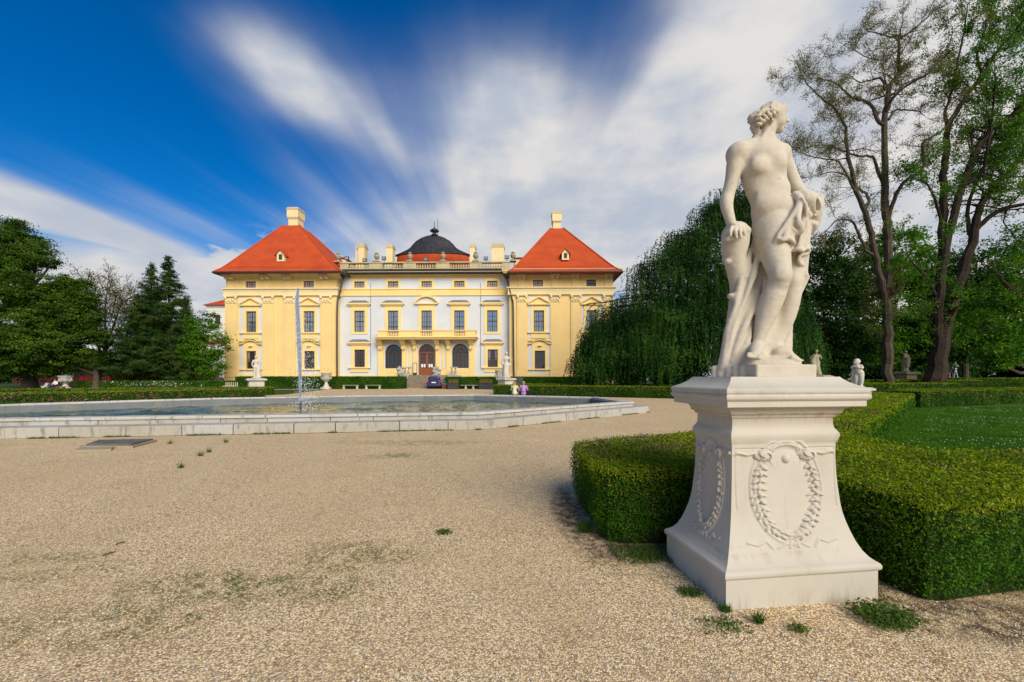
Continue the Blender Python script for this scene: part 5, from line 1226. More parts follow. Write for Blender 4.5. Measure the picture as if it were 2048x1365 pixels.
# grass blades and daisies on the near lawn
def blades(name, P, h, mat, label, lean=.35, wd=.004, cat='grass'):
    n = len(P); a = rng.uniform(0, 6.28, n); hh = h*rng.uniform(.5, 1.3, n); L = rng.normal(0, lean, (n, 2))*hh[:, None]
    w_ = np.stack([np.cos(a), np.sin(a)], 1)*(wd*rng.uniform(.7, 1.4, n))[:, None]
    V = np.zeros((n, 3, 3)); V[:, 0] = P; V[:, 0, :2] -= w_; V[:, 1] = P; V[:, 1, :2] += w_; V[:, 2] = P; V[:, 2, :2] += L; V[:, 2, 2] += hh
    o = mesh_np(name, V.reshape(-1, 3), np.arange(3*n).reshape(n, 3), mat); return tag(o, label, cat, kind='stuff') if label else o
M['grass'] = leafmat('grass_blade', (.035, .11, .008), (.075, .19, .014), (.13, .26, .022), .3, .6, .4, 1.5)
n = 150000; t = rng.uniform(0, 1, n); yy = 4.6+16*t**1.5; xx = rng.uniform(0, 1, n)*(1.36*yy-(yy-.9))+(yy-.9); k = in_poly(xx, yy, [(4.9, 4.6), (40, 5), (45, 26), (21, 20.3), (5.1, 6.0)])
P = np.stack([xx, yy, np.full(n, .02)], 1)[k]; blades('lawn_grass', P, .055, M['grass'], 'short green grass of the lawn enclosed by the hedge', .4, .006)
n = 900; cx_ = rng.uniform(0, 1, (60, 1)); yc = 6.5+13*rng.uniform(0, 1, 60)**1.2; xc = yc-.5+rng.uniform(0.02, 1, 60)*(1.33*yc-yc+.8); ci = rng.integers(0, 60, n)
P = np.stack([xc[ci]+rng.normal(0, .45, n), yc[ci]+rng.normal(0, .22, n), rng.uniform(.05, .085, n)], 1); P = P[in_poly(P[:, 0], P[:, 1], [(5.6, 5.2), (40, 5.2), (45, 26), (21.5, 20), (6.2, 6.5)])]
tag(leaves('daisies', P, np.tile([0, -.5, 1.0], (len(P), 1)), .018, M['paper'], aspect=1.0, jit=.25), 'small white daisies scattered over the lawn', 'daisies', kind='stuff')

# weeds in the gravel
M['weed'] = leafmat('weed_leaf', (.03, .07, .012), (.07, .14, .02), (.13, .17, .03), .3, .6, .2, 3)
def weed(px, py, r, h, n, label, flat=False, wide=1.0):
    c = gp(px, py); P = np.zeros((n, 3)); P[:, :2] = np.array(c[:2])+rng.normal(0, .42, (n, 2)).clip(-.75, .75)*np.array([r*wide, r]); P[:, 2] = 0
    if flat:
        P[:, 2] = rng.uniform(.003, h, n); o = leaves('weed', P, np.tile([0, -.2, 1.0], (n, 1)), .028, M['weed'], aspect=.4, jit=.5)
    else: o = blades('weed', P, h, M['weed'], None, .5, .004)
    tag(o, label, 'weed', 'weeds growing in the gravel'); return o
weed(1770, 1240, .17, .07, 1400, 'dense round clover tuft right of the front pedestal corner', True, 1.25)
weed(1447, 1253, .12, .03, 160, 'flat ragged weed in the gravel before the pedestal corner', True, 1.6)
weed(1517, 1245, .03, .06, 120, 'small upright weed standing alone before the pedestal front')
weed(1601, 1262, .05, .03, 90, 'thin sprawling weed before the middle of the pedestal front', True, 1.5)
weed(1290, 1110, .22, .05, 900, 'grass fringe at the foot of the hedge left of the pedestal', False, 1.6)
weed(1380, 1187, .08, .04, 220, 'grass clump beside the left foot of the pedestal', False, 1.3)
weed(1170, 1060, .10, .08, 420, 'tall weeds at the left end of the box hedge', False, .8)
weed(888, 1066, .07, .025, 160, 'dark dry moss lump lying alone on the gravel', True, 1.5)
weed(1452, 1222, .04, .05, 90, 'weed sprouting against the front corner of the pedestal')
weed(1560, 1100, .01, .02, 10, None) if 0 else None
weed(803, 912, .3, .03, 240, 'moss patch on the gravel below the pool corner', True, 1.6)
for i, (a, b) in enumerate(((452, 885), (400, 912), (418, 905), (362, 936), (340, 888))):
    weed(a, b, .05, .11, 40, ['spindly weed close under the pool step', 'leftmost of the weeds right of the manhole', 'weed beside the leftmost of the weeds right of the manhole', 'lowest of the thin weeds right of the manhole', 'weed nearest the right tip of the manhole slab'][i])
n = 5000; P = np.zeros((n, 3)); pc_ = [(-1.35, 3.5, .6, .32), (-1.8, 2.95, .8, .22), (-2.6, 2.6, .8, .26), (-2.3, 3.05, .8, .2)]
ci = rng.integers(0, 4, n); pa = np.array(pc_)[ci]; P[:, 0] = pa[:, 0]+rng.normal(0, .5, n)*pa[:, 2]; P[:, 1] = pa[:, 1]+rng.normal(0, .5, n)*pa[:, 3]
k = np.array([mnoise.noise(Vector((x*6, y*6, 0)))+.6*mnoise.noise(Vector((x*18, y*18, 3))) for x, y in P[:, :2]]) > .12
blades('gravel_grass', P[k], .010, M['weed'], 'thin moss and sprouting grass in the gravel', 1.3, .0035)
# two sticks
for a, b in (((205, 1113), (232, 1105)), ((232, 1091), (249, 1085))):
    m = MB(); p, q = gp(*a), gp(*b); m.tube([(p[0], p[1], .008), ((p[0]+q[0])/2, (p[1]+q[1])/2, .014), (q[0], q[1], .008)], [.006, .007, .004], 6)
    tag(m.build('stick', simple('dry_bark', (.10, .075, .05))), 'dry stick on the gravel, the %s of two' % ('longer nearer one' if a[0] < 220 else 'shorter farther one'), 'stick', 'sticks on the gravel')

# ---------------------------------------------------------------- fountain pool
def poolstone(name, c1, c2, c3):
    m, t, b = principled(name, .85, .15); g = t.node('ShaderNodeNewGeometry'); co = g.outputs['Position']
    c = t.ramp(g.outputs['Random Per Island'], [(0, c1), (.5, c2), (1, c3)])
    n1 = t.noise(co, 1.6, 6, .65); n2 = t.noise(objco(t, (1, 1, .25)), 7, 5, .65); n3 = t.noise(co, 45, 4, .6)
    c = t.mix(t.math('MULTIPLY', t.smooth(n1, .48, .72), .5), c, (.28, .26, .22)); c = t.mix(t.math('MULTIPLY', t.smooth(n2, .52, .70), .75), c, (.15, .145, .125))
    c = t.mix(t.math('MULTIPLY', t.smooth(n3, .55, .75), .35), c, (.2, .19, .16))
    t.l.new(c, b.inputs['Base Color']); add_bump(t, b, t.math('ADD', n3, n2), .5, .01); return m
M['pool'] = poolstone('pool_kerb_stone', (.44, .44, .43), (.38, .355, .30), (.43, .415, .37))
M['poolrim'] = poolstone('pale_pool_rim_stone', (.47, .455, .42), (.51, .50, .47), (.46, .44, .39))
M['poolin'] = poolstone('grey_basin_stone', (.15, .165, .175), (.20, .215, .22), (.13, .145, .15))
pool = np.array([(-1.1, 12.55), (5.55, 18.0), (4.9, 22.4), (-2.4, 25.8), (-9.5, 24.5), (-16.4, 21.4), (-21.2, 16.8), (-23.5, 12.5), (-19.0, 9.6), (-13.3, 10.75)])
def offs(P, d):
    n = len(P); out = []
    for i in range(n):
        p, a, b = P[i], P[i-1], P[(i+1) % n]; d1 = (p-a)/np.linalg.norm(p-a); d2 = (b-p)/np.linalg.norm(b-p)
        n1 = np.array([d1[1], -d1[0]]); n2 = np.array([d2[1], -d2[0]]); bis = n1+n2; bis /= (bis@bis)/2; out.append(p+bis*d)
    return np.array(out)
def blocks(mb, P, d0, d1, z0, z1, step, seed, gap=.010, ch=.02, skip=()):
    "ring of stone blocks between two offsets of the pool outline"
    A, B = offs(P, d0), offs(P, d1); n = len(P); rr = random.Random(seed)
    for i in range(n):
        a0, a1, b0, b1 = A[i], A[(i+1) % n], B[i], B[(i+1) % n]; L = np.linalg.norm(a1-a0); k = max(1, round(L/step)); ts = [0]+[(j+rr.uniform(-.22, .22))/k for j in range(1, k)]+[1]
        for t0, t1 in zip(ts, ts[1:]):
            e = gap/L*rr.uniform(.4, 1.4); s0, s1 = t0+(e if t0 > 0 else e*.3), t1-(e if t1 < 1 else e*.3); dz = rr.uniform(-.006, .004); q = []
            dd = rr.uniform(-.006, .006)
            for (za, cc) in ((z0, 0), (z1-ch+dz, 0), (z1+dz, ch)):
                f = lambda p, r, t: p+(r-p)*t
                pA0, pA1, pB0, pB1 = f(a0, a1, s0), f(a0, a1, s1), f(b0, b1, s0), f(b0, b1, s1); u_ = (pB0-pA0)/np.linalg.norm(pB0-pA0); w_ = (pB1-pA1)/np.linalg.norm(pB1-pA1); sg = 1
                q += [(*(pA0+u_*(cc+dd)), za), (*(pA1+w_*(cc+dd)), za), (*(pB1-w_*cc*.5), za), (*(pB0-u_*cc*.5), za)]
            mb.add(q, [(0, 1, 5, 4), (1, 2, 6, 5), (2, 3, 7, 6), (3, 0, 4, 7), (4, 5, 9, 8), (5, 6, 10, 9), (6, 7, 11, 10), (7, 4, 8, 11), (8, 9, 10, 11)])
pe = empty('fountain_pool', (-8, 17.5, 0), 0, 'wide shallow many-sided stone fountain pool with a step round it', 'fountain pool')
def under(o, p): o.parent = p; o.matrix_parent_inverse = Matrix.Translation(-Vector(p.location)); return o
m = MB(); blocks(m, pool, .62, -.02, 0, .275, 1.35, 2); under(m.build('step', M['pool']), pe)
m = MB(); blocks(m, pool, .03, -.30, .26, .395, 1.5, 5, ch=.008); under(m.build('rim_course', M['pool']), pe)
m = MB(); blocks(m, pool, .07, -.42, .400, .475, 2.1, 8, ch=.025); under(m.build('rim', M['poolrim']), pe)
m = MB(); blocks(m, pool, -.33, -.55, -.4, .398, 3.0, 9, .004); under(m.build('basin_wall', M['poolin']), pe)
m = MB(); blocks(m, pool, .55, -.5, -.1, .255, 60, 3); under(m.build('rubble_core', M['core']), pe)
def watermat():
    m, t, b = principled('pool_water', .035, .55); co = objco(t, (1, 1.0, 1)); b.inputs['Base Color'].default_value = (.055, .115, .11, 1); b.inputs['IOR'].default_value = 1.33
    c = t.mix(t.smooth(t.noise(co, .4, 3), .4, .6), (.018, .075, .068), (.045, .10, .07)); t.l.new(c, b.inputs['Base Color'])
    wv = t.math('ADD', t.noise(objco(t, (1, 1.6, 1)), 2.6, 3, .55, dist=.6), t.math('MULTIPLY', t.noise(objco(t, (1, 1.3, 1)), 9, 2, .5), .35))
    add_bump(t, b, wv, .5, .05); return m
M['water'] = watermat()
ip = offs(pool, -.45); gs = .085; X = np.arange(ip[:, 0].min(), ip[:, 0].max()+gs, gs); Yw = np.arange(ip[:, 1].min(), ip[:, 1].max()+gs, gs); nx_ = len(X)
XX, YY = np.meshgrid(X, Yw); ZZ = np.full(XX.shape, .085); r2 = random.Random(5); dj = np.hypot(XX+10.0, YY-17.6)
for k in range(22):
    t = r2.uniform(0, 6.283); lam = .28*1.13**k*.9; a_ = .0016+.012*lam*.34; ph = r2.uniform(0, 6.28)
    ZZ += a_*1.7*np.sin((XX*math.cos(t)+YY*math.sin(t))*6.283/lam+ph+1.2*np.sin(XX*.7*math.sin(t*3)+YY*.5))*.55
ZZ += .010*np.sin(dj*6.283/.55)/(1+dj*.5)
ins_ = in_poly(XX.ravel(), YY.ravel(), ip).reshape(XX.shape); c4 = ins_[:-1, :-1] & ins_[1:, :-1] & ins_[:-1, 1:] & ins_[1:, 1:]; jj, ii = np.nonzero(c4); a_ = jj*nx_+ii
tag(mesh_np('water', np.stack([XX.ravel(), YY.ravel(), ZZ.ravel()], 1), np.stack([a_, a_+1, a_+nx_+1, a_+nx_], 1), M['water'], smooth=True), kind='structure')
# moss and grit along the foot of the step
P = []; o_ = offs(pool, .66)
for i in (9, 0, 8):
    a, b = o_[i], o_[(i+1) % len(o_)]; k = int(np.linalg.norm(b-a)*240); t = rng.uniform(0, 1, (k, 1)); q = a+(b-a)*t+rng.normal(0, .035, (k, 2)); nz = np.array([mnoise.noise(Vector((x*1.1, y*1.1, 0))) for x, y in q]); q = q[nz > (.02 if i != 8 else .2)]; P.append(q)
P = np.concatenate(P); P = np.column_stack([P, np.zeros(len(P))]); blades('moss_fringe', P, .05, M['weed'], 'grass and moss fringe along the foot of the pool step', .7, .008)
# jet
def jet():
    c = at(601, 819, 17.6); top = (.0+H+(YH-580)/F*17.6); e = empty('fountain_jet', (c[0], 17.6, .085), 0, 'tall thin white water jet rising from the pool before the palace', 'fountain jet')
    m, t, b = principled('foaming_water', .4, .3); b.inputs['Base Color'].default_value = (.80, .86, .95, 1); t.n.remove(b); o = t.n['Material Output']
    d = t.node('ShaderNodeBsdfDiffuse'); d.inputs[0].default_value = (.72, .80, .92, 1); tl = t.node('ShaderNodeBsdfTranslucent'); tl.inputs[0].default_value = (.72, .80, .92, 1)
    a = t.node('ShaderNodeAddShader'); tr = t.node('ShaderNodeBsdfTransparent'); mx = t.node('ShaderNodeMixShader')
    mm = t.node('ShaderNodeMixShader'); mm.inputs[0].default_value = .4; t.l.new(d.outputs[0], mm.inputs[1]); t.l.new(tl.outputs[0], mm.inputs[2])
    mx.inputs[0].default_value = .20; t.l.new(tr.outputs[0], mx.inputs[1]); t.l.new(mm.outputs[0], mx.inputs[2]); t.l.new(mx.outputs[0], o.inputs[0])
    n = 7000; h = top; s = rng.uniform(0, 1, n)**.75; z = .35+(h-.35)*s
    w_ = .014+.045*np.sin(np.pi*np.clip((s-.12)/.95, 0, 1))**.8*(s > .12)+.02
    x = -.07*s*1.0+rng.normal(0, .62, n)*w_+.02*np.sin(s*5); y = rng.normal(0, .6, n)*w_
    x = x*np.clip((1.02-s)*9, .15, 1)-.08*s
    V = np.zeros((n, 4, 3)); ln = rng.uniform(.05, .24, n); wd = rng.uniform(.006, .018, n); a_ = rng.uniform(0, 3.14, n); dx, dy = np.cos(a_)*wd, np.sin(a_)*wd
    V[:, 0] = np.stack([x, y, z-ln], 1); V[:, 2] = np.stack([x, y, np.minimum(z+ln, h)], 1); V[:, 1] = np.stack([x+dx, y+dy, z], 1); V[:, 3] = np.stack([x-dx, y-dy, z], 1)
    mesh_np('jet', V.reshape(-1, 3), np.arange(4*n).reshape(n, 4), m, e)
    # drops falling back
    n = 800; z = h*rng.beta(1.1, 2.6, n); r = .08+.55*(1-z/h)**.8*rng.normal(0, .55, n); x = .22*(1-z/h)+r; y = rng.normal(0, .4, n)
    V = np.zeros((n, 4, 3)); s_ = rng.uniform(.004, .013, n); V[:, 0] = np.stack([x, y, z-s_*2.2], 1); V[:, 2] = np.stack([x, y, z+s_*2.2], 1); V[:, 1] = np.stack([x+s_, y, z], 1); V[:, 3] = np.stack([x-s_, y, z], 1)
    mesh_np('falling_drops', V.reshape(-1, 3), np.arange(4*n).reshape(n, 4), simple('water_drops', (.8, .85, .9), rough=.2), e)['kind'] = 'stuff'
    # white splash ring on the water
    n = 900; r = np.abs(rng.normal(0, .7, n)); a_ = rng.uniform(0, 6.28, n); P = np.stack([r*np.cos(a_)*1.5+.15, r*np.sin(a_), rng.uniform(.002, .03, n)], 1); leaves('splash', P, np.tile([0, 0, 1.0], (n, 1)), .05, m, e, .7, .3)
    MB().tube([(0, 0, -.3), (0, 0, .38), (0, 0, .46)], [.045, .04, .02], 8).build('nozzle', M['gutter'], e)
jet()
# manhole slab
c = [gp(172, 896.5), gp(262, 896), gp(306, 884.5), gp(197, 887)]
me_ = empty('manhole', (c[0][0]+.5, c[0][1]+.3, 0), 0, 'dark stone manhole slab on a low concrete collar in the gravel at left', 'manhole')
q = [(p[0], p[1]) for p in c]; cc = np.mean(q, axis=0); m = MB().slab([tuple(cc+(np.array(p)-cc)*1.0) for p in q], .051, .085); under(m.build('cover', simple('dark_slab', (.10, .095, .09), (.16, .15, .14), 4, .8, .2, .3, 40)), me_)
m = MB().slab([tuple(cc+(np.array(p)-cc)*1.12) for p in q], -.01, .05); a = gp(150, 904), gp(222, 902), gp(232, 893), gp(165, 894)
m.slab([(p[0], p[1]) for p in a], -.01, .035); under(m.build('collar', M['stone_brown']), me_)

# ---------------------------------------------------------------- urns and statues of the parterre
def urn(px, ytop, ybot, Y, wpx, label, z0=None, mat='stone_urn', seed=1):
    x = (px-CX)/F*Y; zt = H+(YH-ytop)/F*Y; zb = 0 if z0 is None else z0; h = zt-zb; r = wpx/2/F*Y
    e = empty('garden_urn', (x, Y, zb), 0, label, 'urn', 'large stone urns in the parterre')
    m = MB(); m.box(-r*.85, r*.85, -r*.85, r*.85, 0, .12*h); m.lathe([(r*.72, .12*h), (r*.70, .17*h), (r*.45, .22*h), (r*.42, .26*h), (r*.55, .28*h), (r*.30, .34*h), (r*.26, .42*h), (r*.36, .46*h)], (0, 0, 0), 20); m.build('foot', M['stone_far'], e, True)
    b = MB(); b.lathe([(r*.3, .455*h), (r*.62, .52*h), (r*.80, .62*h), (r*.84, .72*h), (r*.86, .84*h), (r*.95, .92*h), (r*1.04, .96*h), (r*1.02, h), (r*.86, h), (r*.8, .9*h), (.05, .86*h)], (0, 0, 0), 40, 1, 1, .03, 10)
    for k in range(10):
        a = 2*math.pi*k/10; b.lathe([(.02, 0), (r*.17, .06*h), (r*.14, .16*h), (.02, .22*h)], (r*.80*math.cos(a), r*.80*math.sin(a), .56*h), 8)
    for s in (-1, 1): b.tube([(s*r*.82, 0, .60*h), (s*r*1.08, 0, .66*h), (s*r*1.12, 0, .80*h), (s*r*.9, 0, .86*h)], r*.09, 6)
    b.build('bowl', M[mat], e, True); return e
urn(652.5, 746, 779, 51.5, 19, 'stone urn in front of the hedge beside the fountain jet')
urn(131, 752, 778, 49, 22, 'pale broken-edged stone urn on the far left before the trees')
urn(999, 740.5, 769, 48, 17, 'grey stone urn half hidden behind the right statue pedestal')

def fig(name, hgt, mat, seed, kind, parent=None):
    "small draped garden figure, one sculpted surface, feet at z=0"
    k = hgt/1.95; S = Sculpt((-.62*k, -.42*k, -.02*k), (.62*k, .42*k, 2.02*k), .028*k)
    P = lambda *p: tuple(v*k for v in p)
    c = lambda pts, rad, q=.03, sub=False: S.chain([P(*p) for p in pts], [r*k for r in rad], q*k, sub, 3)
    e = lambda p, r, q=.04: S.ell(P(*p), P(*r), q*k)
    sx = -1 if kind % 2 else 1
    e((0, 0, .05), (.34, .28, .07)); c([(sx*.09, 0, .95), (sx*.11, -.03, .52), (sx*.10, 0, .12)], [.13, .095, .06]); c([(-sx*.08, 0, .95), (-sx*.05, -.12, .55), (-sx*.12, -.0, .14)], [.13, .095, .06])
    c([(sx*.10, -.0, .1), (sx*.13, -.16, .09)], [.06, .04]); c([(-sx*.12, 0, .12), (-sx*.14, -.14, .1)], [.06, .04])
    e((sx*.02, 0, .98), (.19, .15, .17)); e((0, 0, 1.18), (.155, .115, .18)); e((-sx*.02, 0, 1.38), (.20, .14, .17)); c([(-.18, 0, 1.48), (.18, 0, 1.48)], [.075, .075]); c([(0, 0, 1.5), (.01, 0, 1.66)], [.062, .055])
    e((.0, -.015, 1.76), (.088, .105, .125), .02); e((0, .03, 1.80), (.105, .105, .10), .02); e((0, .10, 1.77), (.06, .05, .06), .02); e((0, -.115, 1.74), (.018, .025, .03), .01)
    if kind == 0:      # hand on hip, cloth on one side
        c([(-.20, 0, 1.46), (-.36, .05, 1.24), (-.21, -.02, 1.06)], [.07, .055, .045]); c([(.20, 0, 1.46), (.28, 0, 1.2), (.24, -.05, .98)], [.07, .055, .045])
        c([(-.26, 0, 1.12), (-.22, .02, .9), (-.17, .05, .5), (-.22, .08, .1)], [.06, .12, .16, .2], .05); c([(-.2, -.06, 1.05), (.08, -.15, .9), (.2, -.05, .75)], [.05, .06, .04])
    elif kind == 1:    # arms gathered, skirt round the hips
        c([(-.20, 0, 1.46), (-.33, 0, 1.22), (-.2, -.12, 1.02)], [.07, .055, .045]); c([(.20, 0, 1.46), (.34, .02, 1.2), (.26, -.12, 1.0)], [.07, .055, .045])
        c([(-.24, -.08, 1.0), (0, -.16, .95), (.26, -.08, 1.02)], [.09, .10, .09], .05); c([(0, 0, .9), (.02, .02, .5), (.0, .03, .1)], [.19, .22, .26], .06)
        for q in range(6): c([(-.22+.09*q, -.15, .9), (-.2+.09*q, -.22+.01*q, .5), (-.24+.1*q, -.2, .08)], [.03, .035, .04], .03)
        c([(-.30, 0, 1.0), (-.28, .02, .82)], [.07, .03])
    elif kind == 2:    # wrapped in a cloak
        c([(0, .04, 1.4), (.06, .06, 1.0), (.02, .08, .5), (.0, .06, .1)], [.2, .24, .2, .24], .06); c([(-.20, 0, 1.46), (-.32, -.08, 1.25), (-.05, -.2, 1.22)], [.07, .06, .05]); c([(.20, 0, 1.46), (.36, 0, 1.2), (.34, 0, .8)], [.09, .11, .05])
        for q in range(5): c([(.2-.08*q, -.1, 1.4), (.28-.1*q, -.17, 1.0), (.2-.1*q, -.15, .4)], [.03, .035, .03], .03)
    elif kind == 3:    # leaning, one arm raised to the chest, cloth behind
        c([(-.20, 0, 1.46), (-.30, -.08, 1.24), (-.08, -.17, 1.32)], [.07, .055, .045]); c([(.20, 0, 1.46), (.38, .02, 1.3), (.30, 0, 1.1)], [.07, .055, .045])
        c([(.12, .1, 1.4), (.26, .1, 1.0), (.1, .12, .5), (.2, .1, .08)], [.1, .16, .16, .16], .06); c([(0, .05, .8), (-.1, .1, .1)], [.16, .2], .06)
        c([(.2, -.1, .1), (.45, -.1, .12), (.58, -.1, .26)], [.06, .05, .04])
    elif kind == 4:    # cherub: stout child with arms crossed on the chest
        pass
    return S.mesh(name, M[mat], parent)
def pedestal_child(e, w, z, mat, cap=.16):
    m = MB(); w2 = w/2
    m.taper(-w2, w2, -w2, w2, -.02, .18*z, .0, .0); m.taper(-w2*.78, w2*.78, -w2*.78, w2*.78, .18*z, .3*z, w2*.2, 0); m.box(-w2*.78, w2*.78, -w2*.78, w2*.78, .30*z, .82*z)
    m.box(-w2*.5, w2*.5, -w2*.82, -w2*.781, .38*z, .74*z); m.box(-w2*.82, -w2*.781, -w2*.5, w2*.5, .38*z, .74*z)
    m.taper(-w2*.8, w2*.8, -w2*.8, w2*.8, .82*z, .88*z, 0, w2*.2); m.box(-w2*1.04, w2*1.04, -w2*1.04, w2*1.04, .881*z, .96*z); m.taper(-w2*.8, w2*.8, -w2*.8, w2*.8, .961*z, z, w2*.2, 0)
    return m
def garden_statue(px, Y, ztop, fh, kind, mat, pw, lab, plab, rz=0, seed=0):
    x = (px-CX)/F*Y
    m = pedestal_child(None, pw, ztop, mat); p = m.build('statue_pedestal', M[mat]); p.location = (x, Y, 0); p.rotation_euler = (0, 0, rz*.2); tag(p, plab, 'pedestal', 'pedestals of the garden statues')
    f = fig('garden_statue', fh, mat, seed, kind); f.location = (x, Y, ztop); f.rotation_euler = (0, 0, rz); tag(f, lab, 'statue', 'garden statues'); return f
garden_statue(512, 36.0, 1.50, 2.15, 0, 'stone_far', 1.5, 'white statue with hand on hip before the left corner pavilion', 'white pedestal rising behind the left hedge end', math.radians(200))
garden_statue(1012.5, 38.5, 1.52, 2.68, 1, 'stone_far', 1.4, 'white statue with skirt before the right rain pipe of the palace', 'white pedestal behind the hedge near the seated people', math.radians(185))
garden_statue(1812, 42.0, 2.20, 2.35, 2, 'stone_brown', 1.5, 'brown cloaked statue standing between the two tall trunks', 'brown carved pedestal between the two tall trunks', math.radians(20))
garden_statue(1633, 28.6, 1.76, 1.9, 3, 'stone_brown', 1.5, 'brown weathered statue seen just right of the big front statue', 'brown pedestal mostly hidden by the hedge right of the big statue', math.radians(150))
def putto():
    Y = 17.5; x = (1716.5-CX)/F*Y; zt = 1.15; h = 1.26; S = Sculpt((-.42, -.36, -.02), (.42, .36, h+.05), .018); c = lambda p, r, q=.02: S.chain(p, r, q, False, 3); e = lambda p, r, q=.03: S.ell(p, r, q)
    e((0, 0, .03), (.22, .18, .05)); c([(.08, 0, .62), (.10, -.03, .34), (.09, 0, .08)], [.125, .10, .065]); c([(-.06, 0, .60), (-.07, -.05, .34), (-.09, 0, .08)], [.115, .09, .06]); c([(-.16, .05, .5), (-.17, .06, .05)], [.06, .09])
    e((.03, 0, .66), (.165, .15, .14)); e((.0, -.02, .78), (.145, .15, .14)); e((-.02, 0, .92), (.145, .12, .11)); e((-.06, -.01, 1.13), (.115, .12, .13), .02); e((-.10, -.10, 1.09), (.06, .05, .05), .02); e((-.07, -.13, 1.11), (.02, .02, .02), .01)
    e((-.05, .03, 1.15), (.125, .125, .125), .02)
    for k in range(22): t = k*2.4; f_ = .2+.75*(k/22); e((-.05+.115*math.cos(t)*f_, .03+.105*math.sin(t)*f_, 1.15+.125*math.sqrt(max(0, 1-f_*f_))), (.028, .028, .024), .012)
    c([(.10, 0, .97), (.15, -.10, .86), (-.02, -.17, .90), (-.12, -.17, .95)], [.055, .052, .045, .035]); c([(-.15, 0, .97), (-.21, -.09, .88), (-.12, -.16, .92), (-.0, -.19, .95)], [.055, .052, .045, .035]); c([(.08, 0, .1), (.11, -.12, .06)], [.055, .035]); c([(-.08, 0, .1), (-.10, -.12, .06)], [.055, .035])
    c([(-.17, -.06, .87), (-.19, -.02, .6), (-.17, .0, .1)], [.03, .05, .07])
    o = S.mesh('cherub_statue', M['stone_far'], None); o.location = (x, Y, zt); o.rotation_euler = (0, 0, math.radians(-50)); tag(o, 'small white child statue with crossed arms, beyond the right edge of the front pedestal', 'statue')
    m = pedestal_child(None, .8, zt, 'stone_far'); p = m.build('statue_pedestal', M['stone_far']); p.location = (x, Y, 0); tag(p, 'small white pedestal under the child statue, hidden behind the big pedestal', 'pedestal', 'pedestals of the garden statues')
putto()

# ---------------------------------------------------------------- car, benches, planters
def car():
    Y = 53.5; x = (867.5-CX)/F*Y; e = empty('parked_car', (x, Y, 0), math.radians(4), 'dark blue hatchback parked tail-first beside the entrance steps', 'car'); k = 1.10
    paint = simple('dark_blue_car_paint', (.012, .018, .085), rough=.25, spec=.6); blk = simple('car_rubber', (.02, .02, .022), rough=.8); red = simple('red_lamp_lens', (.5, .02, .02), rough=.2, spec=.6)
    S = Sculpt((-1.05*k, -.1, .1), (1.05*k, 4.3*k, 1.75*k), .05); bx = lambda c, r, rnd, q=.08, rot=None, sub=False: S.box([v*k for v in c], [v*k for v in r], q, rot, rnd, sub)
    bx((0, 2.0, .62), (.86, 1.98, .34), .16); bx((0, 1.55, 1.15), (.74, 1.40, .42), .26, .12); bx((0, .1, .42), (.87, .14, .14), .06)
    for s in (-1, 1):
        for yy in (.75, 3.2): S.cone((s*.95*k, yy*k, .34*k), (s*.70*k, yy*k, .34*k), .40*k, .40*k, .02, True)
    S.mesh('body', paint, e)
    m = MB(); m.prism([(-.60*k, 1.02*k), (.60*k, 1.02*k), (.54*k, 1.44*k), (-.54*k, 1.44*k)], .02, .10); 
    for v in range(len(m.v)): a = m.v[v]; m.v[v] = (a[0], a[1]+.12+(a[2]-1.0*k)*.42, a[2])
    m.build('rear_window', M['glass2'], e)
    for s in (-1, 1):
        m = MB(); q = [(.55*k, 1.08*k), (2.5*k, 1.08*k), (2.25*k, 1.45*k), (.75*k, 1.45*k)]; vs = [(s*(.80-.13*(z/k-1.08))*k, y, z) for y, z in q]+[(s*(.70-.13*(z/k-1.08))*k, y, z) for y, z in q]
        m.add(vs, [(0, 1, 2, 3), (7, 6, 5, 4), (0, 4, 5, 1), (1, 5, 6, 2), (2, 6, 7, 3), (3, 7, 4, 0)]); m.build('side_window', M['glass2'], e)
        m = MB(); m.box(s*.74*k-.11, s*.74*k+.11, -.02, .2, .86*k, 1.12*k); m.build('tail_lamp', red, e)
        m = MB(); m.box(s*.97*k-.1, s*.97*k+.1, 2.3*k, 2.4*k, 1.05*k, 1.2*k); m.build('wing_mirror', paint, e)
        for yy in (.75, 3.2):
            m = MB(); n = 20; prof = [(.10, -.11), (.30, -.11), (.34, -.08), (.34, .08), (.30, .11), (.10, .11)]
            for a_, (r_, w_) in enumerate(prof): m.v += [(s*.80*k+w_, yy*k+r_*k*math.cos(2*math.pi*i/n), .34*k+r_*k*math.sin(2*math.pi*i/n)) for i in range(n)]
            for a_ in range(len(prof)-1):
                for i in range(n): m.f.append((a_*n+i, a_*n+(i+1) % n, (a_+1)*n+(i+1) % n, (a_+1)*n+i)); m.m.append(0)
            w_ = m.build('wheel', blk, e)
            m = MB(); m.add([(s*.80*k+s*.09, yy*k+.2*k*math.cos(2*math.pi*i/12), .34*k+.2*k*math.sin(2*math.pi*i/12)) for i in range(12)]+[(s*.80*k+s*.115, yy*k, .34*k)], [(i, (i+1) % 12, 12) for i in range(12)]); m.build('rim', M['lead2'], w_)
    m = MB().box(-.27*k, .27*k, -.02, .012, .74*k, .87*k); m.build('number_plate', M['paper'], e)
    m = MB().box(-.84*k, .84*k, -.05, .06, .28*k, .40*k); m.build('bumper', blk, e)
car()
M['benchwood'] = simple('grey_bench_plank', (.22, .2, .17), (.30, .27, .22), 5, .8)
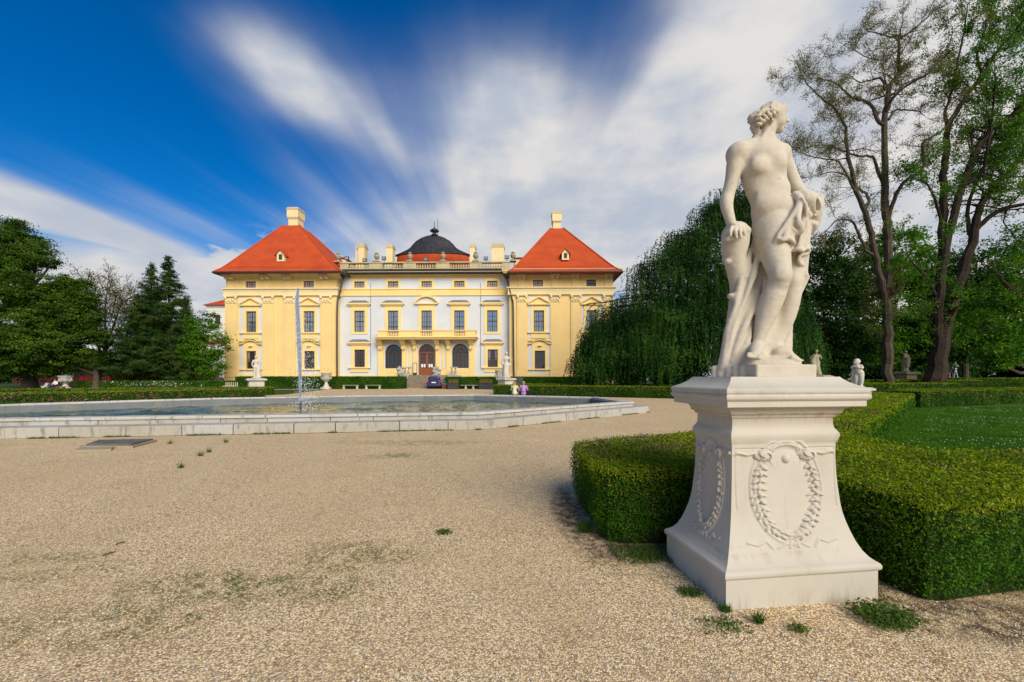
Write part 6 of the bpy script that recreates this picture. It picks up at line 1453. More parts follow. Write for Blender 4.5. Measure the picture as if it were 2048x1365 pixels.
for i, (a, b, lab) in enumerate(((686, 716, 'low bench right of the urn, the left one of two before the hedge'), (731, 761, 'low bench nearer the steps, the right one of two before the hedge'), (921, 957, 'low bench between the two dark planters'))):
    Y = 53.6; x0_, x1_ = (a-CX)/F*Y, (b-CX)/F*Y; e = empty('garden_bench', ((x0_+x1_)/2, Y, 0), 0, lab, 'bench', 'benches before the palace hedge'); L = x1_-x0_
    MB().box(-L/2, L/2, -.25, .25, .47, .55).build('seat', M['benchwood'], e)
    for s in (-1, 1) if i < 2 else (-.35, .35):
        m = MB(); m.lathe([(.22, 0), (.2, .08), (.10, .2), (.15, .34), (.22, .46)], (s*(L/2-.12) if i < 2 else s*L*.6, 0, 0), 10, 1, 1); m.build('leg', M['stone_far'], e, True)
M['drygrass'] = leafmat('dry_ornamental_grass', (.16, .12, .03), (.34, .22, .07), None, .2, .7, .2, 2)
for a, b, lab in ((896.5, 917.5, 'dark planter box of ochre grasses right of the car'), (959, 985.5, 'dark planter box of grasses left of the grey urn')):
    Y = 52.5; x0_, x1_ = (a-CX)/F*Y, (b-CX)/F*Y; L = x1_-x0_; e = empty('planter', ((x0_+x1_)/2, Y, 0), 0, lab, 'planter', 'dark planters before the palace')
    m = MB(); m.box(-L/2, L/2, -.4, .4, .04, .78); m.box(-L/2-.04, L/2+.04, -.44, .44, .78, .86); m.build('box', simple('dark_planter_box', (.03, .03, .04), (.045, .045, .055), 3, .7), e)
    n = 260; P = np.stack([rng.uniform(-L/2+.1, L/2-.1, n), rng.uniform(-.3, .3, n), np.full(n, .8)], 1); g_ = blades('grasses', P, .55, M['drygrass'], None, .3, .02); g_.parent = e
e = empty('litter_bin', ((889-CX)/F*53, 53, 0), 0, 'small bin with blue top and dark red body beside the car', 'bin'); m = MB().box(-.27, .27, -.25, .25, .0, .62); m.build('body', simple('dark_red_bin', (.16, .03, .02)), e); MB().taper(-.28, .28, -.26, .26, .621, .80, .02, -.03).build('lid', simple('blue_bin_lid', (.03, .09, .2)), e)
e = empty('slatted_bench', ((463-CX)/F*52, 52, 0), 0, 'white slatted bench end beside the left pavilion corner', 'bench')
m = MB(); [m.box(-.75+.25*i, -.68+.25*i, -.03, .03, .02, .95) for i in range(7)]; m.build('back_slats', M['stone_far'], e); MB().box(-.8, .8, -.5, -.04, .4, .47).build('seat', M['stone_far'], e)
e = empty('notice_frame', ((1037.5-CX)/F*41, 41, 0), math.radians(5), 'dark framed board behind the hedge near the seated people', 'sign'); m = MB().box(-.33, .33, -.03, .03, .85, 1.5); m.build('board', M['gutter'], e)
m = MB(); m.tube([(-.36, 0, 0), (-.36, 0, 1.55), (.5, .2, 1.5)], .025, 5); m.tube([(.36, 0, 0), (.36, 0, 1.5)], .025, 5); m.build('frame', M['lead2'], e)
# ---------------------------------------------------------------- people
skin = simple('skin', (.50, .29, .20), rough=.6)
def cloth(n, c): return simple(n, c, tuple(x*.8 for x in c), 6, .85, .1)
def person(loc, rz, J, k, hairc, top, bottom, label, h=.020, group=None, hairlen=.0, shoes=(.03, .03, .03)):
    """J: joints in metres: hip,chest,neck,head, and per side sh,el,wr / th,kn,an,toe ; body is one skin mesh, clothes and hair are children"""
    pts = np.array([p for p in J.values()]); lo = pts.min(0)-.25; hi = pts.max(0)+.25
    def sc(): return Sculpt(lo, hi, h)
    o = None
    S = sc(); g = lambda n: J[n]
    def arm(S, s, d, kk=.02, full=True):
        S.chain([g('sh'+s), g('el'+s)]+([g('wr'+s)] if full else []), [(.052+d)*k, (.042+d)*k]+([.030*k+d*k] if full else []), kk, False, 3)
    def leg(S, s, d, lo_=True): S.chain([g('th'+s), g('kn'+s), g('an'+s)] if lo_ else [g('th'+s), g('kn'+s)], ([.088*k+d, .06*k+d, .042*k+d] if lo_ else [.088*k+d, .062*k+d]), .03, False, 3)
    def torso(S, d):
        S.chain([g('hip'), (np.array(g('hip'))+np.array(g('chest')))/2, g('chest')], [(.145)*k+d, .125*k+d, .14*k+d], .03, False, 3); S.cone(g('shL'), g('shR'), .065*k+d, .065*k+d, .04)
        for s in 'LR': S.cone(g('hip'), g('th'+s), .12*k+d, .10*k+d, .03)
    torso(S, 0); hd = np.array(g('head')); nk = np.array(g('neck')); S.cone(nk, hd, .05*k, .05*k, .02); S.ell(hd, (.078*k, .095*k, .115*k), .015)
    f = np.array(J.get('face', (0, -1, 0)), float); S.ell(hd+f*.09*k+np.array([0, 0, -.01]), (.018, .02, .025), .01); S.ell(hd+f*.06*k+np.array([0, 0, -.06]), (.04*k, .04*k, .04*k), .02)
    for s in 'LR':
        arm(S, s, 0); leg(S, s, 0); w_ = np.array(g('wr'+s)); e_ = np.array(g('el'+s)); d = (w_-e_)/max(np.linalg.norm(w_-e_), 1e-6)
        S.ell(w_+d*.05*k, (.04*k, .03*k, .045*k), .015)
        side = np.cross(d, f); side = side/max(np.linalg.norm(side), 1e-6)
        for i in range(4): q = w_+d*.08*k+side*(.018*(i-1.5))*k; S.cone(q, q+(d*.065+f*.02)*k, .009*k+.003, .007*k+.003, .004)
        q = w_+d*.03*k+side*.035*k; S.cone(q, q+(d*.04+side*.02)*k, .011*k+.002, .009*k+.002, .006)
        a = np.array(g('an'+s)); S.cone(a, g('toe'+s), .045*k, .035*k, .02)
    body = S.mesh('person', skin, None)
    S = sc(); torso(S, .014)
    for s in 'LR': arm(S, s, .012, .02, False)
    S.ell(nk+np.array([0, 0, .02]), (.05*k, .05*k, .05*k), .01, None, True); S.mesh('shirt', top, body)
    S = sc(); S.cone(g('hip'), np.array(g('hip'))+np.array([0, 0, .05]), .155*k, .15*k, .02)
    for s in 'LR': S.cone(g('hip'), g('th'+s), .13*k, .115*k, .03); leg(S, s, .016)
    S.mesh('trousers', bottom, body)
    S = sc(); S.ell(hd-f*.02*k+np.array([0, 0, .025*k]), (.092*k, .105*k, .115*k), .01); S.ell(hd+f*.10*k+np.array([0, 0, -.035*k]), (.075*k, .075*k, .10*k), .01, None, True)
    if hairlen: S.chain([hd-f*.05, hd-f*.09+np.array([0, 0, -hairlen*.5]), hd-f*.10+np.array([0, 0, -hairlen])], [.09*k, .075*k, .04*k], .02, False, 3)
    S.mesh('hair', hairc, body)
    S = sc()
    for s in 'LR': S.cone(g('an'+s), g('toe'+s), .052*k, .044*k, .01)
    S.mesh('shoes', cloth('shoe_leather', shoes), body)
    body.location = loc; body.rotation_euler = (0, 0, rz); return tag(body, label, 'person', group)
def sit(hf=(0, -1, 0), lean=0.0, arms=((.28, -.12, .1), (.10, -.33, .02))):
    J = dict(hip=(0, 0, .12), chest=(0, -lean*.4, .45), neck=(0, -lean*.6, .58), head=(0, -lean-.02, .74), face=hf, shL=(-.17, -lean*.5, .53), shR=(.17, -lean*.5, .53))
    J.update(thL=(-.10, -.05, .10), thR=(.10, -.05, .10), knL=(-.12, -.45, .10), knR=(.12, -.45, .10), anL=(-.12, -.50, -.34), anR=(.12, -.50, -.34), toeL=(-.13, -.66, -.39), toeR=(.13, -.66, -.39))
    for s, sg in (('L', -1), ('R', 1)): J['el'+s] = (sg*arms[0][0], arms[0][1], .53-.24); J['wr'+s] = (sg*arms[1][0], arms[1][1], .18)
    return J
# two people on the far rim, backs to the viewer (face +Y, so turn by 180 degrees)
def on_rim(px, Y): return ((px-CX)/F*Y, Y, .475)
person(on_rim(1029, 25.0), math.radians(160), sit((-.8, -.6, 0), .03), .92, cloth('long_blond_hair', (.42, .24, .11)), cloth('pale_yellow_top', (.72, .70, .42)), cloth('light_trousers', (.5, .48, .4)), 'woman with long blond hair in a pale yellow top sitting on the pool rim', hairlen=.30)
person(on_rim(1047, 24.85), math.radians(178), sit((0, -1, 0), .04), 1.05, cloth('short_grey_hair', (.30, .29, .28)), cloth('lilac_shirt', (.50, .27, .58)), cloth('dark_trousers', (.03, .03, .05)), 'person with short grey hair in a lilac shirt sitting on the pool rim')
m = MB(); b_ = on_rim(1056.5, 24.9); m.lathe([(.12, 0), (.17, .05), (.16, .16), (.08, .22)], (0, 0, 0), 12, 1.3, .8); m.tube([(-.1, 0, .2), (0, 0, .32), (.1, 0, .2)], .012, 5)
o = m.build('handbag', cloth('black_bag', (.02, .02, .025)), None, True); o.location = b_; tag(o, 'black bag lying on the pool rim beside the person in lilac', 'bag')
# seated person far left with pushchair
Yb = 47.0; xb = (112-CX)/F*Yb; e = empty('garden_bench', (xb+.1, Yb, 0), 0, 'plain bench under the seated person in white at far left', 'bench'); MB().box(-.9, .9, -.22, .22, .42, .48).build('seat', M['benchwood'], e)
for s in (-1, 1): MB().box(s*.75-.05, s*.75+.05, -.2, .2, 0, .42).build('leg', M['benchwood'], e)
person((xb, Yb, .5), 0, sit((0, -1, 0), .05), 1.1, cloth('dark_hair', (.05, .03, .02)), cloth('white_shirt', (.75, .73, .75)), cloth('navy_trousers', (.03, .035, .07)), 'seated person in white top and dark trousers left of the pale urn')
e = empty('pushchair', (xb-.75, Yb-.5, 0), math.radians(20), 'dark pushchair beside the seated person in white at far left', 'pushchair')
m = MB(); m.tube([(-.25, 0, .2), (.2, 0, .5), (.45, 0, 1.0)], .03, 5); m.tube([(-.25, .4, .2), (.2, .4, .5), (.45, .4, 1.0)], .03, 5); m.tube([(.45, 0, 1.0), (.45, .4, 1.0)], .03, 5); m.build('frame', M['gutter'], e)
MB().prism([(-.35, .35), (.2, .35), (.35, .75), (.05, .95), (-.1, .6), (-.35, .55)], .03, .37).build('seat', cloth('pale_pushchair_cloth', (.45, .42, .42)), e)
for xx in (-.35, .3):
    for yy in (-.02, .42): m = MB(); m.tube([(xx+.16*math.cos(t), yy, .18+.16*math.sin(t)) for t in np.linspace(0, 6.283, 13)], .03, 5); m.build('wheel', M['gutter'], e)
# gardener on a step ladder, with child below
Yl = 46.5; xl = (1909-CX)/F*Yl; e = empty('step_ladder', (xl, Yl, 0), 0, 'white aluminium step ladder standing behind the dark hedge', 'ladder'); al = simple('aluminium', (.62, .62, .64), rough=.4, metal=.4); zt_ = 2.6
m = MB()
for yy in (-.22, .22): m.tube([(.50, yy*1.2, 0), (-.12, yy, zt_)], .035, 5)
for i in range(1, 8): f_ = i/8; m.box(.50-.62*f_-.09, .50-.62*f_+.09, -.24, .24, zt_*f_-.02, zt_*f_+.02)
m.build('step_rails', al, e); m = MB()
for yy in (-.22, .22): m.tube([(-.62, yy*1.25, 0), (-.14, yy, zt_-.05)], .028, 5)
m.tube([(-.5, -.25, .6), (-.5, .25, .6)], .02, 5); m.tube([(-.35, -.25, 1.4), (-.35, .25, 1.4)], .02, 5); m.build('rear_frame', al, e); MB().box(-.22, .06, -.24, .24, zt_, zt_+.04).build('top_plate', al, e)
J = dict(hip=(.02, 0, .93), chest=(0, -.02, 1.30), neck=(0, -.02, 1.46), head=(-.02, -.05, 1.62), face=(-.6, -.8, 0), shL=(-.19, 0, 1.40), shR=(.19, 0, 1.40), elL=(-.27, -.04, 1.12), wrL=(-.24, -.14, .86), elR=(.24, -.12, 1.16), wrR=(.05, -.30, 1.25),
         thL=(-.09, 0, .88), thR=(.11, 0, .88), knL=(-.06, -.06, .48), knR=(.17, -.03, .46), anL=(-.04, .02, .08), anR=(.18, .02, .08), toeL=(-.08, -.12, .03), toeR=(.16, -.13, .03))
person((xl+.10, Yl+.02, zt_*5/8+.06), math.radians(-20), J, 1.05, cloth('dark_brown_hair', (.05, .03, .02)), cloth('green_patterned_top', (.06, .16, .06)), cloth('dark_navy_trousers', (.02, .022, .05)), 'person in green top and dark trousers standing on the step ladder', h=.025)
J2 = dict(hip=(0, 0, .93), chest=(0, -.02, 1.30), neck=(0, -.02, 1.44), head=(0, -.04, 1.58), face=(.9, -.3, 0), shL=(-.17, 0, 1.38), shR=(.17, 0, 1.38), elL=(-.22, 0, 1.12), wrL=(-.2, -.1, .9), elR=(.22, 0, 1.12), wrR=(.2, -.1, .9),
          thL=(-.09, 0, .88), thR=(.09, 0, .88), knL=(-.1, -.03, .48), knR=(.1, -.03, .46), anL=(-.1, .02, .08), anR=(.1, .02, .08), toeL=(-.1, -.12, .03), toeR=(.1, -.13, .03))
person(((1896-CX)/F*47.3, 47.3, .62), 0, J2, .9, cloth('auburn_hair', (.08, .04, .03)), cloth('crimson_jacket', (.30, .03, .07)), cloth('crimson_skirt', (.22, .03, .06)), 'small figure in crimson standing left of the step ladder, beside the leaning trunk', h=.025)
m = MB(); m.slab([((1880-CX)/F*46.6, 46.6), ((1960-CX)/F*46.6, 46.6), ((1965-CX)/F*49, 49), ((1880-CX)/F*49, 49)], 0, .0) if 0 else None
# ---------------------------------------------------------------- trees
M['bark'] = simple('grey_brown_bark', (.055, .045, .035), (.10, .08, .06), 4, .95, .1, .8, 14, sc=(3, 3, .5))
M['bark_dark'] = simple('dark_bark', (.028, .021, .016), (.05, .038, .028), 4, .95, .1, .8, 14, sc=(3, 3, .5))
L_ = {}
L_['maple'] = leafmat('broad_leaf_green', (.018, .052, .005), (.060, .125, .011), (.15, .21, .02), .35, .5, .45, .55)
L_['dark'] = leafmat('dark_broad_leaf', (.008, .030, .004), (.020, .060, .007), (.042, .095, .012), .3, .5, .5, .5)
L_['bright'] = leafmat('bright_young_leaf', (.022, .085, .006), (.075, .19, .011), (.17, .30, .022), .4, .5, .4, .6)
L_['conifer'] = leafmat('conifer_spray', (.016, .044, .010), (.038, .082, .014), (.09, .11, .025), .15, .7, .6, .45)
L_['olive'] = leafmat('olive_spring_leaf', (.09, .09, .02), (.16, .155, .04), (.22, .20, .05), .35, .6, .4, .4)
L_['weep'] = leafmat('weeping_beech_leaf', (.007, .030, .005), (.022, .072, .009), (.07, .15, .018), .28, .5, .62, .38)
L_['red'] = leafmat('reddish_shrub_leaf', (.10, .035, .03), (.20, .07, .06), None, .2, .7, .4, .5)

def trunk_mesh(mb, base, top, r0, r1, lean=0, n=10, segs=7):
    b, t = np.array(base, float), np.array(top, float); pts = []; rr = []
    for i in range(segs+1):
        f = i/segs; p = b+(t-b)*f+np.array([mnoise.noise(Vector((f*2.3, b[0], 0))), mnoise.noise(Vector((f*2.3, b[0], 5))), 0])*.35*f; pts.append(p)
        rr.append((r0+(r1-r0)*f)*(1+.55*max(0, 1-f*9)))
    mb.tube(pts, rr, n); return pts
def tree(name, label, base, height, r0, lobes, leaf, nc, per, cr, size, bark='bark', group='park trees', flat=.55, extra=None, lo=.6, trunk_to=.75, aspect=.6):
    e = empty(name, base, 0, label, 'tree', group); bx, by, bz = base
    t = MB(); trunk_mesh(t, (0, 0, -.1), (0, 0, height*trunk_to), r0, r0*.25)
    for l in lobes:
        c = np.array(l[:3])-np.array(base); z0 = min(max(height*.12, c[2]-max(l[3], l[5])*.9), height*.6); p0 = np.array([0, 0, z0]); mid = (p0+c)/2+np.array([0, 0, -.4])
        t.tube([p0, mid, c], [r0*.42, r0*.28, r0*.12], 6)
    t.build('trunk', M[bark], e)
    P, N = crown(lobes, nc, per, cr, lo, flat=flat); P = P-np.array(base)
    P = P[P[:, 2] > .25]; N = N[:len(P)]
    leaves('crown', P, N, size, L_[leaf] if isinstance(leaf, str) else leaf, e, aspect, .55)
    return e
def lob(px, py, Y, rx, rz, ry=None):
    c = at(px, py, Y); s = Y/F; return (c[0], c[1], c[2], rx*s, (ry if ry else rx)*s, rz*s)

# left: two broad dark trees
tree('broadleaf_tree', 'tallest broad dark tree at the left edge of the picture', (-68, 55, 0), 24, .6,
     [lob(5, 495, 55.1, 70, 55), lob(60, 520, 53.6, 42, 22), lob(-40, 560, 55.1, 85, 80), lob(45, 585, 52.2, 75, 40), lob(104, 527, 55.1, 24, 10), lob(80, 500, 55.1, 18, 12), lob(20, 660, 52.2, 100, 62, 80), lob(95, 640, 52.2, 50, 40), lob(-60, 480, 55.1, 60, 40), lob(60, 705, 51.5, 70, 34), lob(25, 450, 55.1, 22, 14), lob(55, 475, 55.1, 20, 10)], 'maple', 1700, 120, 1.1, .25, flat=.38, lo=.5)
tree('broadleaf_tree', 'rounded broad tree beside the tallest one, right of it', (at(192, 0, 54)[0], 54, 0), 17, .42,
     [lob(135, 600, 53.6, 46, 34), lob(168, 635, 53.6, 36, 42), lob(120, 680, 52.2, 65, 50), lob(176, 695, 53.6, 34, 42), lob(85, 700, 52.2, 70, 48), lob(150, 568, 54.4, 20, 10), lob(128, 558, 54.4, 12, 10), lob(60, 720, 55.1, 60, 34), lob(165, 590, 53.6, 22, 14)], 'maple', 1250, 110, 1.0, .25, flat=.38, lo=.5, trunk_to=.3)
# distant woodland closing the views
def wood(name, label, px0, px1, Y, ytop, depth=14, seed=1, leaf='dark', n=26000, size=.7):
    x0_, x1_ = (px0-CX)/F*Y, (px1-CX)/F*Y; P = []; N = []; rr = np.random.default_rng(seed)
    for i in range(max(3, int((x1_-x0_)/2.4))):
        x = rr.uniform(x0_, x1_); y = Y+rr.uniform(0, depth); zt = H+(YH-ytop)/F*Y*rr.uniform(.72, 1.1); r = rr.uniform(3, 5)
        k = n//max(3, int((x1_-x0_)/2.4)); d = unit(rr.normal(0, 1, (k, 3))); c = np.array([x, y, zt*.52]); P.append(c+d*np.array([r, r, zt*.52])*rr.uniform(.75, 1.05, (k, 1))+rr.normal(0, .3, (k, 3))); N.append(d+np.array([0, 0, .5]))
    P = np.concatenate(P); N = np.concatenate(N); k = P[:, 2] > .1
    tag(leaves(name, P[k], N[k], size, L_[leaf], aspect=.7, jit=.5), label, 'woodland', kind='stuff')
wood('distant_wood', 'far low line of trees behind the left park', -200, 470, 95, 700, 20, 3, 'dark', 22000, .8)
wood('dark_wood', 'dark wood closing off the park behind the right-hand trees', 1190, 2300, 72, 640, 14, 5, 'dark', 110000, .75)
# sparse tree between
def sparse_tree(name, label, base, limbs, leaf, size, per, tuft, grp='park trees', kids=3, spread=.6, depth=2, blen=2.6, bark='bark_dark', dens=1.0, r_leaf=.5, aspect=.35, minr=.02, cap=None):
    "tree drawn from its main limbs (photo px, py, depth, radius px); side branches grow from them"
    e = empty(name, base, 0, label, 'tree', grp); B = np.array(base); mb = MB(); tips = []
    for limb in limbs:
        pts = [at(a, b, c) for a, b, c, r in limb]; rad = [r*.76*c/F for a, b, c, r in limb]
        pr = catmull([tuple(p)+(r,) for p, r in zip(pts, rad)], 4); pts = [np.array(p[:3])-B for p in pr]; rad = [max(.02, p[3]) for p in pr]
        for i in range(1, len(pts)-1): pts[i] = pts[i]+rng.normal(0, .07*rad[i]+.02, 3)
        mb.tube(pts, rad, 8)
        L = sum(np.linalg.norm(pts[i+1]-pts[i]) for i in range(len(pts)-1)); n = int(L*dens)
        for k in range(n):
            f = rng.uniform(.12 if rad[0] < .25 else .55, 1)**.85; i = min(len(pts)-2, int(f*(len(pts)-1))); d = pts[i+1]-pts[i]; d = d/np.linalg.norm(d)
            nd = d*.5+rng.normal(0, .6, 3)+np.array([0, 0, .15]); nd /= np.linalg.norm(nd); r = min(.10, rad[i]*.45)
            grow(mb, pts[i], nd, blen*rng.uniform(.6, 1.3)*(1.15-.4*f), max(minr, r), depth, tips, spread, .12, kids, .2, 5, minr, .62)
        for k in range(3): grow(mb, pts[-1], pts[-1]-pts[-2]+rng.normal(0, .2, 3), blen*.9, max(minr, rad[-1]*.8), depth, tips, spread, .12, kids, .2, 5, minr, .62)
    mb.build('branches', M[bark], e)
    T = np.array([t[0] for t in tips]); T = T[rng.permutation(len(T))]
    if cap: T = T[:cap]
    m = rng.poisson(per, len(T)); ci = np.repeat(np.arange(len(T)), m); P = T[ci]+rng.normal(0, r_leaf*.5, (len(ci), 3))
    N = rng.normal(0, 1, P.shape)+np.array([0, 0, .5]); leaves('leaves', P, N, size, L_[leaf], e, aspect, .5, droop=.5)
    return e
sparse_tree('bare_tree', 'nearly leafless tree with fine twigs between the round tree and the conifers', at(200, 785, 66)[:2]+(0,),
    [[(198, 775, 66.0, 4), (202, 730, 66.0, 3.6), (212, 690, 66.0, 3), (228, 650, 66.0, 2), (240, 615, 66.0, 1.2)], [(203, 725, 66.0, 4), (196, 680, 66.5, 3), (190, 630, 67.0, 2), (178, 590, 67.0, 1)], [(206, 710, 66.0, 3.5), (225, 680, 65.0, 2.5), (246, 650, 64.0, 1.4), (256, 620, 64.0, .8)],
     [(200, 700, 66.0, 3), (180, 660, 66.0, 2), (160, 610, 66.0, 1)], [(212, 690, 66.0, 3), (210, 640, 66.0, 2), (214, 585, 66.0, 1)]], 'olive', .24, 5, 1, kids=3, depth=2, blen=3.6, dens=1.3, minr=.03, r_leaf=.6, spread=.55)
# conifers
def conifer(label, px, ytop, Y, wpx, base_y=765, n=52000, seed=1, lean=0):
    x = (px-CX)/F*Y; zt = H+(YH-ytop)/F*Y; e = empty('conifer', (x, Y, 0), 0, label, 'tree', 'conifers left of the palace'); MB().tube([(0, 0, -.1), (0, 0, zt*.6), (0, 0, zt*.97)], [.32, .16, .03], 8).build('trunk', M['bark_dark'], e)
    nb = 330; R0 = wpx*Y/F; P = []; N = []
    for k in range(nb):
        s_ = ((k+rng.uniform(0, 1))/nb)**.75; z = zt*(1-s_*.93); a = rng.uniform(0, 6.283); L = (R0*s_**.9+.18)*rng.uniform(.5, 1.22); m = int(n/nb*(.25+1.5*s_)*.9); t = rng.uniform(.15, 1, m)**.8
        w_ = .10+.30*(1-t)*L*.4+.10; q = np.stack([np.cos(a)*t*L, np.sin(a)*t*L, z+t*L*.28-.10*t*t*L], 1)+rng.normal(0, 1, (m, 3))*w_[:, None]*np.array([.8, .8, .5]); P.append(q)
        N.append(np.tile([math.cos(a)*.5, math.sin(a)*.5, .75], (m, 1)))
    P = np.concatenate(P); N = np.concatenate(N); k = P[:, 2] > .6
    leaves('foliage', P[k], N[k], .23, L_['conifer'], e, .42, .5, droop=.2)
    return e
conifer('tallest conifer with pointed tip, nearest the palace', 338, 512, 60, 70, n=85000, seed=2); conifer('pointed conifer left of the tallest one', 303, 527, 62, 60, n=70000, seed=5); conifer('low broad conifer at the foot of the two pointed ones', 276, 590, 58, 66, n=60000, seed=9)
conifer('brownish low conifer right below the tallest one', 372, 590, 58.5, 40, n=36000, seed=12)
tree('leafy_tree', 'green leafy tree between the conifers and the palace wall', at(412, 785, 58)[:2]+(0,), 9, .2, [lob(405, 655, 58, 24, 34), lob(428, 690, 58, 20, 34), lob(400, 700, 57, 30, 42), lob(424, 735, 57, 26, 24), lob(392, 640, 58, 14, 16)], 'bright', 330, 55, .8, .26)
# low reddish shrubs and red tarpaulin behind the left hedge
n = 9000; x = rng.uniform((20-CX)/F*76, (452-CX)/F*76, n); P = np.stack([x, 76+rng.uniform(0, 2, n), np.zeros(n)], 1); hh = np.array([1.3+1.3*abs(mnoise.noise(Vector((q*.35, 0, 0)))) for q in x]); P[:, 2] = rng.uniform(0, 1, n)**.7*hh*1.1
tag(leaves('reddish_shrubs', P, np.tile([0, -1, .6], (n, 1)), .24, L_['red'], jit=.7), 'low band of reddish shrubs behind the left hedges', 'shrubs', kind='stuff')
for a, b, lab in ((159, 189, 'wider red tarpaulin panel under the trees at left'), (201, 220, 'narrower red tarpaulin panel right of the wide one')):
    Y = 74.0; m = MB(); n = 8
    for i in range(n):
        x0_, x1_ = (a+(b-a)*i/n-CX)/F*Y, (a+(b-a)*(i+1)/n-CX)/F*Y; y0_, y1_ = Y+.08*math.sin(i*1.7), Y+.08*math.sin((i+1)*1.7); z0_, z1_ = 1.75-.12*math.sin(i*.8), 1.75-.12*math.sin((i+1)*.8)
        m.add([(x0_, y0_, .5), (x1_, y1_, .5), (x1_, y1_, z1_), (x0_, y0_, z0_), (x0_, y0_+.04, .5), (x1_, y1_+.04, .5), (x1_, y1_+.04, z1_), (x0_, y0_+.04, z0_)], [(0, 1, 2, 3), (7, 6, 5, 4), (3, 2, 6, 7), (0, 4, 5, 1)])
    tag(m.build('red_tarpaulin', simple('red_cloth', (.45, .03, .04))), lab, 'tarpaulin', 'red tarpaulins')
# church tower
Yc = 112; ch_ = empty('church_tower', ((433-CX)/F*Yc, Yc, 0), 0, 'white church tower with red pyramid roof left of the palace', 'church tower'); fx = lambda p: (p-CX)/F*(Yc-2.7)-(433-CX)/F*Yc; fz = lambda p: H+(YH-p)/F*(Yc-2.7)
M['churchwall'] = plaster('church_plaster', (.70, .68, .62), (.62, .60, .55))
w0, w1 = fx(413), fx(463); m = MB(); wall_grid(m, w0, w1, 0, fz(614), -2.5, [(fx(428.3), fx(439.6), fz(647), fz(630))], .6); m.box(w0, w1, -2.49+.6, 5, 0, fz(614.1)); m.box(w0-.25, w1+.25, -2.75, 5.2, fz(614), fz(611)); m.box(w0-.06, w1+.06, -2.56, -2.501, fz(622), fz(620)); m.build('wall', M['churchwall'], ch_)
m = MB(); q = [(fx(407.5), -3.3, fz(611)), (fx(468), -3.3, fz(611)), (fx(468), 5.5, fz(611)), (fx(407.5), 5.5, fz(611)), (fx(440.5), 1, fz(592))]; m.add(q, [(0, 1, 4), (1, 2, 4), (2, 3, 4), (3, 0, 4), (3, 2, 1, 0)]); ro = m.build('roof', M['tile'], ch_)
m = MB(); m.tube([(fx(440.5), 1, fz(593)), (fx(440.5), 1, fz(580))], .12, 5); m.tube([(fx(440.5)-.6, 1, fz(583)), (fx(440.5)+.6, 1, fz(583))], .1, 5); m.lathe([(.05, 0), (.4, .4), (.05, .8)], (fx(440.5), 1, fz(592)-.2), 8); m.build('cross', M['gutter'], ro)
m = MB(); [m.box(fx(428.3), fx(439.6), -2.3, -2.2, fz(647)+.35*i, fz(647)+.35*i+.2) for i in range(7)]; m.k = 1; m.prism([(fx(428.3), fz(647)), (fx(439.6), fz(647)), (fx(439.6), fz(634)), (fx(437.5), fz(631)), (fx(434), fz(630)), (fx(430.4), fz(631)), (fx(428.3), fz(634))], -2.15, -2.1); m.build('louvred_window', [M['gutter'], M['glass2']], ch_)
h2 = empty('house', ((430-CX)/F*85, 85, 0), 0, 'low house with red roof between trees and the palace corner', 'house'); gx_ = lambda p: (p-430)/F*85; gz_ = lambda p: H+(YH-p)/F*85
MB().box(gx_(408), gx_(465), 0, 8, 0, gz_(686)).build('wall', M['churchwall'], h2); m = MB(); m.add([(gx_(404), -.5, gz_(686)), (gx_(468), -.5, gz_(686)), (gx_(468), 8.5, gz_(686)), (gx_(404), 8.5, gz_(686)), (gx_(412), 4, gz_(675)), (gx_(468), 4, gz_(672))], [(0, 1, 5, 4), (2, 3, 4, 5), (3, 0, 4), (1, 2, 5)]); m.build('roof', M['tile'], h2)

